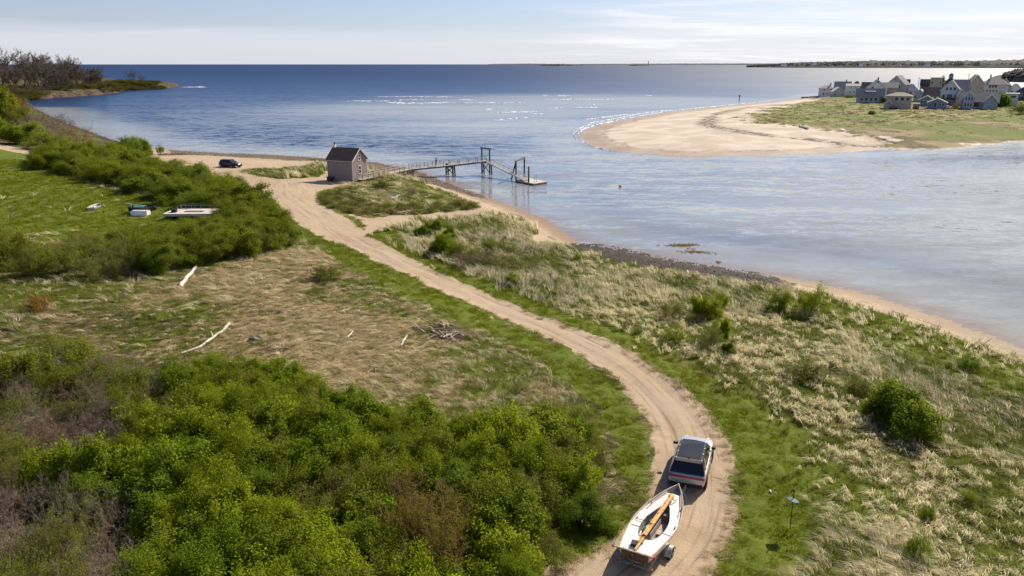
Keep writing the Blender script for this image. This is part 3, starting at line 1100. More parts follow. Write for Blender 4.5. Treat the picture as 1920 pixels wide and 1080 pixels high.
    # ---- bushes one by one: px, py of the foot, height px, width px, kind, tint, bark, label
    singles = [
        (1692, 802, 76, 140, 'leafy', T_GREEN, DARK, 'large round dark green bush in the beach grass'),
        (1640, 786, 38, 62, 'leafy', T_GREEN, DARK, 'small dark bush nestled against the large round bush'),
        (1518, 592, 60, 84, 'sparse', T_LIME, BROWN, 'open branched green bush nearest the bay shore'),
        (1463, 585, 46, 58, 'sparse', T_GREEN, BROWN, 'slender green bush next to the open branched one'),
        (1447, 592, 20, 30, 'leafy', T_GREEN, BROWN, 'low green shoot at the foot of the slender bush'),
        (1347, 582, 46, 46, 'sparse', T_LIME, BROWN, 'upright lime bush behind the clump in the beach grass'),
        (1322, 602, 46, 60, 'leafy', T_LIME, BROWN, 'lime topped bush in the middle of the clump'),
        (1272, 604, 42, 70, 'budding', T_OLIVE, BROWN, 'brown twiggy bush on the left of the clump'),
        (1240, 592, 30, 40, 'bare', T_OLIVE, BROWN, 'thin brown leafless bush leaning off the clump'),
        (1332, 652, 52, 74, 'budding', T_GREEN, GREY, 'grey stemmed bush at the front of the clump'),
        (1352, 640, 40, 36, 'leafy', T_LIME, BROWN, 'narrow yellow green bush behind the grey stemmed one'),
        (1268, 645, 36, 56, 'sparse', T_LIME, BROWN, 'loose light green bush left of the grey stemmed one'),
        (1366, 668, 24, 28, 'dense', T_DEEP, DARK, 'small very dark bush below the clump'),
        (1505, 712, 40, 92, 'brush', T_OLIVE, BROWN, 'wide low brown brush in the pale grass'),
        (1560, 694, 18, 40, 'brush', T_OLIVE, DARK, 'dark patch of brush beside the white plank'),
        (1612, 742, 34, 56, 'brush', T_OLIVE, BROWN, 'low brown brush left of the large round bush'),
        (1815, 694, 26, 44, 'sparse', T_DEEP, DARK, 'small dark bush in the green grass by the beach'),
        (1715, 1048, 54, 56, 'sparse', T_GREEN, BROWN, 'small green sapling in the lower right grass'),
        (1738, 975, 30, 40, 'sparse', T_GREEN, BROWN, 'low green sprout above the lower right sapling'),
        (1815, 945, 26, 30, 'sparse', T_GREEN, BROWN, 'tiny green sprout farthest right in the matted grass'),
        (828, 478, 38, 54, 'leafy', T_GREEN, BROWN, 'green bush on the verge across the road from the straw meadow'),
        (862, 486, 34, 60, 'sparse', T_GREEN, BROWN, 'soft green bush beside the brown brush patch'),
        (870, 502, 44, 66, 'bare', T_OLIVE, BROWN, 'purplish leafless bush at the front of the brown brush patch'),
        (905, 500, 38, 60, 'bare', T_OLIVE, BROWN, 'brown leafless bush in the brown brush patch'),
        (792, 446, 20, 30, 'dense', T_DEEP, DARK, 'small dark bush close to the side track'),
        (815, 436, 22, 34, 'leafy', T_GREEN, BROWN, 'small green bush above the dark one by the side track'),
        (842, 450, 26, 30, 'leafy', T_DEEP, DARK, 'upright dark bush on the grassy knoll'),
        (915, 475, 26, 44, 'sparse', T_OLIVE, BROWN, 'olive bush behind the brown brush patch'),
        (935, 470, 18, 40, 'brush', T_OLIVE, BROWN, 'low brown brush near the sandy inlet'),
        (960, 532, 18, 38, 'leafy', T_LIME, BROWN, 'low lime bush on the right verge of the road'),
        (1080, 494, 20, 24, 'sparse', T_GREEN, BROWN, 'lone small bush behind the pebble strip'),
        (768, 372, 28, 30, 'bare', T_OLIVE, BROWN, 'leafless bush at the driftwood ring'),
        (715, 352, 16, 40, 'brush', T_OLIVE, DARK, 'brown brush at the back of the driftwood ring'),
        (832, 628, 20, 60, 'bare', T_OLIVE, DARK, 'dark brush under the heap of debris sticks'),
        (868, 634, 16, 60, 'bare', T_OLIVE, BROWN, 'low brown brush right of the heap of debris'),
        (790, 622, 12, 44, 'bare', T_OLIVE, BROWN, 'low brown brush left of the heap of debris'),
        (612, 524, 26, 66, 'brush', T_OLIVE, BROWN, 'brown brush in the straw meadow near the road'),
        (75, 584, 34, 50, 'brush', T_RED, WARM, 'rusty brown bush in the left meadow'),
        (130, 690, 74, 140, 'sparse', T_OLIVE, GREY, 'tall grey green bush at the left edge of the straw meadow'),
        (30, 740, 80, 110, 'leafy', T_OLIVE, BROWN, 'olive bush at the left edge of the picture'),
        (215, 720, 66, 110, 'bare', T_OLIVE, GREY, 'leafless grey bush in front of the straw meadow'),
        (160, 760, 84, 130, 'bare', T_OLIVE, BROWN, 'wide brown leafless bush left of the green thicket'),
        (300, 712, 34, 54, 'bare', T_OLIVE, BROWN, 'small twiggy bush between straw and thicket'),
        (20, 492, 74, 96, 'sparse', T_OLIVE, BROWN, 'shaded bush cut by the left edge beside the middle thicket'),
        (240, 292, 30, 66, 'leafy', T_DEEP, DARK, 'dark green bush nearest the cove beach'),
        (265, 290, 30, 40, 'leafy', T_GREEN, DARK, 'bush with upright tips at the cove beach'),
        (302, 289, 18, 16, 'sparse', T_LIME, BROWN, 'tiny pale bush on the beach sand'),
        (206, 300, 30, 70, 'leafy', T_GREEN, DARK, 'broad green bush behind the row'),
        (330, 312, 14, 36, 'brush', T_OLIVE, BROWN, 'low scrub on the sand beside the row of bushes'),
        (155, 272, 40, 50, 'bare', T_RED, WARM, 'reddish leafless bush by the cove'),
        (130, 262, 34, 60, 'bare', T_OLIVE, BROWN, 'brown leafless bush by the cove'),
        (85, 246, 46, 80, 'bare', T_OLIVE, GREY, 'pale grey leafless bush by the cove'),
        (48, 240, 44, 70, 'budding', T_OLIVE, BROWN, 'brown budding bush left of the pale grey one'),
        (112, 240, 34, 56, 'bare', T_OLIVE, GREY, 'small grey leafless bush at the water of the cove'),
        (30, 270, 36, 90, 'leafy', T_GREEN, BROWN, 'bright green bush above the gravel path'),
        (85, 280, 34, 80, 'sparse', T_OLIVE, BROWN, 'olive bush at the end of the gravel path'),
        (-20, 262, 40, 80, 'leafy', T_LIME, BROWN, 'green bush cut by the left edge above the path'),
        (8, 232, 60, 60, 'dense', T_OLIVE, DARK, 'dark thick tree bush cut by the left edge under the headland'),
        (40, 222, 40, 50, 'budding', T_RED, WARM, 'rust coloured bush at the head of the cove'),
    ]
    spots = G_many([q[:2] for q in singles])
    for k, (px, py, hp, wp, kd, ti, bk, lab) in enumerate(singles):
        p = Vector(spots[k])
        m = mpp(p)
        plant(kd, k, p, hp * m * 1.16, wp * m * .92, k * 1.7, ti, bk, {'brush': 'brush', 'bare': 'bare_shrub'}.get(kd, 'leafy_shrub'), lab, 'shrub')
    # ---- low heath around the driftwood ring
    for j, (poly, gap, seed, wrd) in enumerate([(GP([(606, 376), (622, 362), (660, 356), (668, 372), (690, 386), (760, 390), (880, 380), (896, 392), (830, 398), (740, 402), (670, 404), (628, 396)]), 2.2, 21, 'by the driftwood ring'),
                                                (GP([(860, 498), (905, 478), (960, 470), (1000, 490), (980, 512), (920, 516)]), 1.7, 22, 'in the brown roadside patch')]):
        for k, (x, y) in enumerate(scatter(poly, gap, seed)):
            z = gz(x, y)
            hh, ww = rd.uniform(0.8, 1.4), rd.uniform(2.2, 3.2)
            px, py = to_px(x, y, z)
            side = (' near the shack' if px < 650 else ' left of the beam' if px < 695 else ' behind the beam' if px < 805 else ' near the beach tip') if j == 0 else (' on its left' if px < 920 else ' on its right')
            plant('brush', k, (x, y, z), hh, ww, rd.random() * 6, T_OLIVE, BROWN if k % 3 else (0.62, 0.56, 0.42), 'heath_shrub', ('taller ' if hh > 1.2 else 'low ') + ('broad ' if ww > 2.8 else '') + ('brown' if k % 3 else 'olive') + ' heath shrub ' + wrd + side, 'shrub', 'heath shrubs ' + wrd)
    # ---- bare trees and scrub of the headland
    trees = [(-30, 165, 92, 60), (6, 166, 80, 56), (24, 168, 60, 40), (46, 164, 66, 50), (66, 166, 72, 52), (84, 164, 66, 44), (100, 166, 72, 46), (116, 164, 66, 40), (130, 163, 60, 40), (144, 162, 54, 36),
             (156, 162, 46, 30), (168, 160, 38, 28), (182, 160, 40, 32), (58, 172, 50, 40), (92, 172, 46, 36), (124, 168, 40, 34), (247, 152, 26, 22), (266, 152, 21, 16), (176, 163, 34, 26), (190, 163, 30, 26), (150, 166, 46, 30), (136, 167, 52, 34), (110, 169, 56, 36), (74, 170, 62, 40), (35, 175, 56, 44), (-60, 170, 90, 60), (-100, 172, 95, 70)]
    spots = G_many([q[:2] for q in trees])
    for k, (px, py, hp, wp) in enumerate(trees):
        p = Vector(spots[k])
        m = mpp(p)
        lab = ('round bare tree alone on the headland tip' if px == 247 else 'smaller bare tree beside the lone round tree on the headland tip' if px == 266 else ('tall ' if hp > 60 else 'mid height ' if hp > 42 else 'short ') + ('wide ' if wp > 44 else 'slim ' if wp < 32 else '') + 'leafless tree on the headland ' + ('ridge' if py < 166 else 'slope') + (' at the left picture edge' if px < 40 else ' over the low dark house' if px < 128 else ' by the dark cottage'))
        plant('bare' if px in (247, 266) else 'tree_bare', k, p, hp * m * 0.95, wp * m, k * 1.3, T_OLIVE, DARK, 'bare_tree', lab, 'tree', 'leafless trees on the headland')
    HSCRUB = GP([(-60, 186), (20, 184), (90, 180), (150, 177), (200, 174), (216, 170), (230, 168), (290, 165.5), (306, 163.5), (292, 160), (230, 161), (190, 164), (120, 168), (0, 171), (-60, 172)])
    for k, (x, y) in enumerate(scatter(HSCRUB, 7.8, 31)):
        z = gz(x, y)
        px, py = to_px(x, y, z)
        if px > 210:
            kd, h, wd = 'sparse', rd.uniform(3, 5), rd.uniform(12, 17)
        else:
            kd, h, wd = ['budding', 'bare', 'sparse', 'budding'][k % 4], rd.uniform(4, 8), rd.uniform(12, 18)
        plant(kd, k, (x, y, z), h, wd, rd.random() * 6, (0.5, 0.36, 0.5) if k % 4 else (0.42, 0.42, 0.4), (0.42, 0.34, 0.27) if k % 3 else BROWN, 'scrub_bush', ['brown', 'grey', 'dark olive', 'dark'][k % 4] + (' tall' if h > 6.5 else '') + ' scrub bush on the headland ' + ('point beyond the lone trees' if px > 262 else 'point before the lone trees' if px > 210 else 'slope under the cottage' if px > 140 else 'slope under the bare trees' if px > 40 else 'slope at the left picture edge'), 'shrub', 'scrub bushes on the headland')


build_plants()


# ------------------------------------------------------------------ grass (uncountable): tufts set out over the ground
def tuft_mesh(name, n, h, spread, w, lean, seed, mat, curl=0.6):
    g = np.random.default_rng(seed)
    az = g.random(n) * 2 * math.pi
    rr = np.sqrt(g.random(n)) * spread
    b = np.stack([rr * np.cos(az), rr * np.sin(az), np.full(n, -0.03)], 1)
    hh = h * g.uniform(0.55, 1.15, n)
    ld = np.stack([np.ones(n) * lean, np.zeros(n)], 1) + g.normal(0, 0.33, (n, 2)) + 0.35 * np.stack([np.cos(az), np.sin(az)], 1)
    ww = w * g.uniform(0.6, 1.3, n)
    side = np.stack([-np.sin(az + g.normal(0, .8, n)), np.cos(az), np.zeros(n)], 1)
    mid = b + np.stack([ld[:, 0] * hh * 0.30, ld[:, 1] * hh * 0.30, hh * 0.62], 1)
    tip = b + np.stack([ld[:, 0] * hh * (0.55 + curl * .5), ld[:, 1] * hh * (0.55 + curl * .5), hh * (1.0 - curl * 0.42)], 1)
    s = side * ww[:, None]
    v = np.stack([b - s, b + s, mid + s * .8, mid - s * .8, tip + s * .15, tip - s * .15], 1).reshape(-1, 3)
    o = np.arange(n)[:, None] * 6
    q = np.concatenate([o + [[0, 1, 2, 3]], o + [[3, 2, 4, 5]]], 0)
    tone = np.repeat(g.random(n), 6)
    return np_mesh(name, v, q, mat, dict(tone=('FLOAT', tone)), smooth=False)


def grass_material(name, dark, lite, transl):
    t = NT(name)
    oi = t.node('ObjectInfo')
    col = t.mix(t.math('ADD', t.math('MULTIPLY', t.attr('tone'), 0.6), t.math('MULTIPLY', oi.outputs['Random'], 0.4)), dark, lite)
    t.set(color=col, rough=0.65, spec=0.08)
    tr = t.node('BsdfTranslucent')
    t.l.new(col, tr.inputs['Color'])
    mx = t.node('MixShader')
    mx.inputs[0].default_value = transl
    t.l.new(t.bsdf.outputs[0], mx.inputs[1])
    t.l.new(tr.outputs[0], mx.inputs[2])
    t.l.new(mx.outputs[0], t.out.inputs[0])
    return t.mat


def scatter_group(name, protos):
    """node group: put the prototypes on the vertices, turned and scaled by attributes"""
    ng = bpy.data.node_groups.new(name + '_nodes', 'GeometryNodeTree')
    ng.interface.new_socket('Geometry', in_out='INPUT', socket_type='NodeSocketGeometry')
    ng.interface.new_socket('Geometry', in_out='OUTPUT', socket_type='NodeSocketGeometry')
    gi, go = ng.nodes.new('NodeGroupInput'), ng.nodes.new('NodeGroupOutput')
    jn = ng.nodes.new('GeometryNodeGeometryToInstance')
    for me in reversed(protos):
        po = bpy.data.objects.new(me.name, me)
        oi = ng.nodes.new('GeometryNodeObjectInfo')
        oi.inputs['Object'].default_value = po
        oi.inputs['As Instance'].default_value = True
        ng.links.new(oi.outputs['Geometry'], jn.inputs[0])
    # joined instances keep one slot per prototype
    join = ng.nodes.new('GeometryNodeJoinGeometry')
    for l in list(jn.inputs[0].links):
        ng.links.new(l.from_socket, join.inputs[0])
    ng.nodes.remove(jn)
    ip = ng.nodes.new('GeometryNodeInstanceOnPoints')
    ng.links.new(gi.outputs[0], ip.inputs['Points'])
    ng.links.new(join.outputs[0], ip.inputs['Instance'])
    ip.inputs['Pick Instance'].default_value = True

    def at(nm, typ):
        a = ng.nodes.new('GeometryNodeInputNamedAttribute')
        a.data_type = typ
        a.inputs['Name'].default_value = nm
        return a.outputs['Attribute']
    ng.links.new(at('pick', 'INT'), ip.inputs['Instance Index'])
    ng.links.new(at('turn', 'FLOAT_VECTOR'), ip.inputs['Rotation'])
    ng.links.new(at('size', 'FLOAT_VECTOR'), ip.inputs['Scale'])
    ng.links.new(ip.outputs[0], go.inputs[0])
    return ng


def put_grass(name, label, cat, protos, x, y, z, turn, size, pick):
    me = bpy.data.meshes.new(name)
    me.vertices.add(len(x))
    me.vertices.foreach_set('co', np.stack([x, y, z], 1).astype(np.float32).ravel())
    for nm, typ, dat in (('turn', 'FLOAT_VECTOR', turn), ('size', 'FLOAT_VECTOR', size)):
        me.attributes.new(nm, typ, 'POINT').data.foreach_set('vector', dat.astype(np.float32).ravel())
    me.attributes.new('pick', 'INT', 'POINT').data.foreach_set('value', pick.astype(np.int32))
    o = link_mesh(name, me, label=label, cat=cat, kind='stuff')
    md = o.modifiers.new('scatter', 'NODES')
    md.node_group = scatter_group(name, protos)
    return o


M_STRAW = grass_material('straw_blade', (0.46, 0.38, 0.20), (0.90, 0.82, 0.56), 0.45)
M_THATCH = grass_material('thatch_blade', (0.25, 0.185, 0.085), (0.58, 0.46, 0.26), 0.3)
M_REED = grass_material('green_blade', (0.09, 0.115, 0.012), (0.22, 0.25, 0.035), 0.4)
M_TURF = grass_material('turf_blade', (0.12, 0.145, 0.005), (0.24, 0.275, 0.012), 0.45)


def build_grass():
    g = np.random.default_rng(12)
    tall_d = [tuft_mesh('straw_tuft', 16, 0.72, 0.15, 0.015, 0.95, 10 + i, M_STRAW, 0.75) for i in range(4)]
    tall_g = [tuft_mesh('green_tuft', 26, 0.60, 0.20, 0.013, 0.8, 20 + i, M_REED, 0.7) for i in range(4)]
    mat_d = [tuft_mesh('thatch_tuft', 34, 0.5, 0.26, 0.014, 0.8, 15 + i, M_THATCH, 0.85) for i in range(4)]
    short = [tuft_mesh('turf_tuft', 48, 0.13, 0.30, 0.011, 0.2, 30 + i, M_TURF, 0.4) for i in range(3)]
    X, Y, D = [], [], []
    for r0, r1, dens in ((20, 34, 15.0), (34, 50, 13.0), (50, 75, 8.0), (75, 110, 4.2), (110, 210, 1.3)):
        a0, a1 = R(-40), R(44)
        n = int((r1 * r1 - r0 * r0) / 2 * (a1 - a0) * dens)
        r = np.sqrt(g.random(n) * (r1 * r1 - r0 * r0) + r0 * r0)
        a = a0 + g.random(n) * (a1 - a0)
        X.append(r * np.sin(a))
        Y.append(r * np.cos(a))
        D.append(np.full(n, dens))
    x, y, dens = map(np.concatenate, (X, Y, D))
    sand, peb, gr, dry, road, lot, track, sp, hd = zones(x, y)
    aa = poly_sd(x, y, MAIN_SHORE, lim=0)
    bare = np.maximum(sand, peb)
    u = g.random(len(x))
    litter = (road > -0.5) & (road < 0.55) & (g.random(len(x)) < 0.3) & (np.hypot(x, y) < 75)
    keep = (aa > 1.5) & ((bare < 0.35 + 0.35 * u) | litter) & ~sp & ~hd
    keep &= ~((poly_sd(x, y, ISLE) > 0) & (g.random(len(x)) < 0.5))
    x, y, gr, dry, road, dens, litter = x[keep], y[keep], gr[keep], dry[keep], road[keep], dens[keep], litter[keep]
    z = hgt(x, y)
    dist = np.hypot(x, y)
    big = np.clip(np.sqrt(12.0 / dens) * 0.85, 0.8, 2.3)
    clump = fbm(x / 1.1, y / 1.1, 61, 2)
    patch = fbm(x / 6.5, y / 6.5, 63, 3)
    flow = fbm(x / 16, y / 16, 65, 2) * 5.0 + fbm(x / 4, y / 4, 66, 2) * 1.6
    cx = np.interp(y, CENTRE[:, 1], CENTRE[:, 0])
    right = x > cx
    verge = sst(5.0, 1.2, -road + (patch - .5) * 3)
    meadow = poly_sd(x, y, MEADOW) > 0
    u = g.random(len(x))
    p_turf = np.clip(np.maximum(verge, meadow * 1.0) * 1.0 + 0.8 * sst(0.55, 0.9, gr), 0, 1)
    p_turf = np.where(meadow, 0.93, p_turf)
    is_turf = u < p_turf
    is_turf &= ~((g.random(len(x)) < 0.07) & (patch > 0.45))
    is_turf &= ~litter
    rest = ~is_turf
    u2 = g.random(len(x))
    p_dry = np.clip(0.15 + 0.75 * dry + 1.25 * (patch - 0.5) + 0.5 * (clump - 0.5) - 0.30 * gr - 0.04 * right, 0.12, 0.90)
    is_dry = rest & ((u2 < p_dry) | litter)
    right = right & ~litter
    u2 = np.where(litter, 0.5, u2)
    is_gr = rest & ~is_dry
    right &= ~(poly_sd(x, y, ISLE) > -0.5)
    # flattened thatch left of the road, standing grass right of it
    flat = np.where(right, 1.0, 0.42)
    flat = np.where(meadow, 0.3, np.where(litter, 0.16, flat))
    flat = np.where(poly_sd(x, y, ISLE) > -1, 0.45, flat)
    for nm, lab, cat, protos, m, hs, k in (
            ('dry_beach_grass', 'pale straw coloured beach grass leaning in swirls over the field', 'grass', tall_d, is_dry & (clump > 0.2) & (right | (u2 < 0.12)), 1.0, 1),
            ('matted_dead_grass', 'flattened brown dead grass matted over the ground left of the road', 'grass', mat_d, is_dry & ~(right | (u2 < 0.12)) & (clump > 0.25), 0.8, 1),
            ('green_beach_grass', 'green blades of beach grass mixed into the straw', 'grass', tall_g, is_gr, 0.9, 2),
            ('verge_grass', 'short bright green grass along the road and on the meadow', 'grass', short, is_turf, 1.0, 3)):
        n = int(m.sum())
        s = big[m] * g.uniform(0.7, 1.25, n)
        hsc = s * hs * np.where(k == 3, 0.6 + 1.1 * g.random(n) ** 2 + 0.5 * (clump[m] - .4), flat[m] * (0.55 + 0.9 * clump[m]))
        turn = np.stack([g.normal(0, 0.1, n), g.normal(0, 0.1, n), flow[m] + g.normal(0, 0.28, n)], 1)
        put_grass(nm, lab, cat, protos, x[m], y[m], z[m], turn, np.stack([s, s, hsc], 1), g.integers(0, len(protos), n))


build_grass()

# ------------------------------------------------------------------ materials of built things
M = {}
M['shingle'] = None


def shingle_wall(name, a, b, rows=0.14):
    t = NT(name)
    br = t.node('TexBrick')
    br.offset = 0.5
    for k, v in (('Scale', 1.0), ('Mortar Size', 0.006), ('Brick Width', 0.16), ('Row Height', rows), ('Bias', 0.0)):
        br.inputs[k].default_value = v
    br.inputs['Color1'].default_value = (*a, 1)
    br.inputs['Color2'].default_value = (*b, 1)
    br.inputs['Mortar'].default_value = (*(c * 0.5 for c in a), 1)
    cx = t.node('SeparateXYZ')
    t.l.new(t.obj(), cx.inputs[0])
    cb = t.node('CombineXYZ')
    t.l.new(t.math('ADD', cx.outputs[0], cx.outputs[1]), cb.inputs[0])
    t.l.new(cx.outputs[2], cb.inputs[1])
    t.l.new(cb.outputs[0], br.inputs['Vector'])
    wea = t.noise(0.9, 5, 0.65, t.obj())
    col = t.mix(t.math('MULTIPLY', t.step(wea, 0.35, 0.7), 0.45), br.outputs['Color'], tuple(c * 0.62 for c in a))
    t.set(color=col, rough=0.95, normal=t.bump(br.outputs['Fac'], -0.4, 0.02), spec=0.04)
    return t.mat


M['shingle'] = shingle_wall('weathered_shingle', (0.30, 0.245, 0.225), (0.37, 0.31, 0.285))
M['asphalt_roof'] = shingle_wall('dark_roof_shingle', (0.135, 0.098, 0.075), (0.19, 0.142, 0.11), 0.12)
M['white'] = simple('white_paint', (0.72, 0.71, 0.68), 0.5, var=0.06)
M['trim'] = simple('weathered_trim', (0.45, 0.40, 0.37), 0.7, var=0.12)
M['glass'] = simple('window_glass', (0.02, 0.025, 0.03), 0.06, var=0.05, spec=0.7)
M['deck'] = simple('grey_deck_board', (0.46, 0.39, 0.33), 0.8, var=0.2, scale=2.0, bump=0.3)
M['post'] = simple('weathered_post', (0.16, 0.125, 0.10), 0.85, var=0.3, bump=0.4)
M['pile'] = simple('mossy_pile', (0.11, 0.10, 0.07), 0.85, var=0.35, scale=1.5, bump=0.4)
M['float_deck'] = simple('bleached_float_board', (0.56, 0.50, 0.43), 0.8, var=0.15, bump=0.3)
M['alu'] = simple('bare_aluminium', (0.66, 0.65, 0.64), 0.4, metal=0.55, var=0.08)
M['drift'] = simple('bleached_driftwood', (0.62, 0.54, 0.46), 0.85, var=0.25, scale=5, bump=0.5)
M['drift_dark'] = simple('grey_driftwood', (0.30, 0.22, 0.15), 0.85, var=0.3, scale=5, bump=0.5)
M['rubber'] = simple('black_rubber', (0.018, 0.018, 0.019), 0.8, var=0.2)
M['black_plastic'] = simple('black_plastic', (0.02, 0.02, 0.022), 0.6, var=0.15, spec=0.3)
M['car_glass'] = simple('tinted_glass', (0.010, 0.012, 0.014), 0.04, var=0.0, spec=0.45, coat=0.0)
M['silver_paint'] = simple('silver_car_paint', (0.42, 0.425, 0.435), 0.32, metal=0.3, var=0.02, scale=0.6, coat=0.8)
M['navy_paint'] = simple('black_blue_car_paint', (0.016, 0.018, 0.026), 0.22, metal=0.2, var=0.04, coat=0.9)
M['red_lens'] = simple('red_lamp_lens', (0.42, 0.010, 0.022), 0.35, var=0.05, coat=0.1)
M['rim'] = simple('alloy_rim', (0.30, 0.30, 0.31), 0.3, metal=0.8)
M['galv'] = simple('galvanised_steel', (0.40, 0.41, 0.42), 0.45, metal=0.6, var=0.2, scale=8)
M['boat_white'] = simple('white_gelcoat', (0.76, 0.74, 0.69), 0.3, var=0.04, coat=0.4)
M['boat_in'] = simple('grey_cockpit_paint', (0.36, 0.315, 0.285), 0.6, var=0.15)
M['varnish'] = simple('varnished_spruce', (0.66, 0.36, 0.12), 0.55, var=0.2, scale=4, coat=0.0, spec=0.2)
M['teak'] = simple('weathered_teak', (0.44, 0.31, 0.20), 0.6, var=0.25, scale=6)
M['brown_wood'] = simple('dark_brown_wood', (0.17, 0.085, 0.04), 0.5, var=0.3, scale=6)
M['green_cloth'] = simple('green_canvas', (0.02, 0.16, 0.06), 0.8, var=0.2)
M['yellow'] = simple('yellow_rope', (0.75, 0.48, 0.03), 0.7, var=0.2, scale=12)
M['rope'] = simple('pale_rope', (0.55, 0.50, 0.42), 0.8)
M['teal'] = simple('green_tarp', (0.07, 0.24, 0.17), 0.5, var=0.2)
M['dark_hull'] = simple('dark_hull', (0.025, 0.03, 0.028), 0.4, var=0.3)
M['grey_boat'] = simple('grey_aluminium_boat', (0.44, 0.42, 0.42), 0.4, metal=0.2, var=0.15)
M['skin'] = simple('skin', (0.45, 0.27, 0.19), 0.6)
M['jacket'] = simple('navy_jacket', (0.012, 0.016, 0.03), 0.85)
M['jeans'] = simple('dark_trousers', (0.03, 0.032, 0.045), 0.85)
M['foam'] = None
_t = NT('sea_foam')
_t.set(color=(0.82, 0.84, 0.85), rough=0.8)
_tr = _t.node('BsdfTransparent')
_mx = _t.node('MixShader')
_t.l.new(_t.step(_t.noise(0.55, 5, 0.75, _t.mapping(_t.pos(), (1.0, 0.35, 1))), 0.43, 0.60), _mx.inputs[0])
_t.l.new(_tr.outputs[0], _mx.inputs[1])
_t.l.new(_t.bsdf.outputs[0], _mx.inputs[2])
_t.l.new(_mx.outputs[0], _t.out.inputs[0])
M['foam'] = _t.mat
M['rock'] = simple('shore_rock', (0.20, 0.16, 0.125), 0.9, var=0.4, scale=1.2, bump=0.7)
M['weed'] = simple('rockweed', (0.14, 0.085, 0.03), 0.8, var=0.4, scale=6)


def wheel(parent, x, y, r, w, out):
    """wheel with tyre and rim; out = +1/-1 side"""
    t = MB().lathe([(r * 0.62, -w / 2), (r * 0.93, -w / 2), (r, -w * 0.32), (r, w * 0.32), (r * 0.93, w / 2), (r * 0.62, w / 2)], (x, y, r), 'X', 22).build('wheel', M['rubber'], parent, True)
    m = MB().lathe([(r * 0.1, out * w * 0.46), (r * 0.60, out * w * 0.40), (r * 0.66, out * w * 0.5), (r * 0.66, out * w * 0.44)], (x, y, r), 'X', 20)
    for k in range(5):
        a = 2 * math.pi * k / 5
        m.bar((x + out * w * 0.47, y, r), (x + out * w * 0.47, y + math.cos(a) * r * 0.6, r + math.sin(a) * r * 0.6), 0.06, 0.03)
    m.build('rim', M['rim'], t, True)
    return t


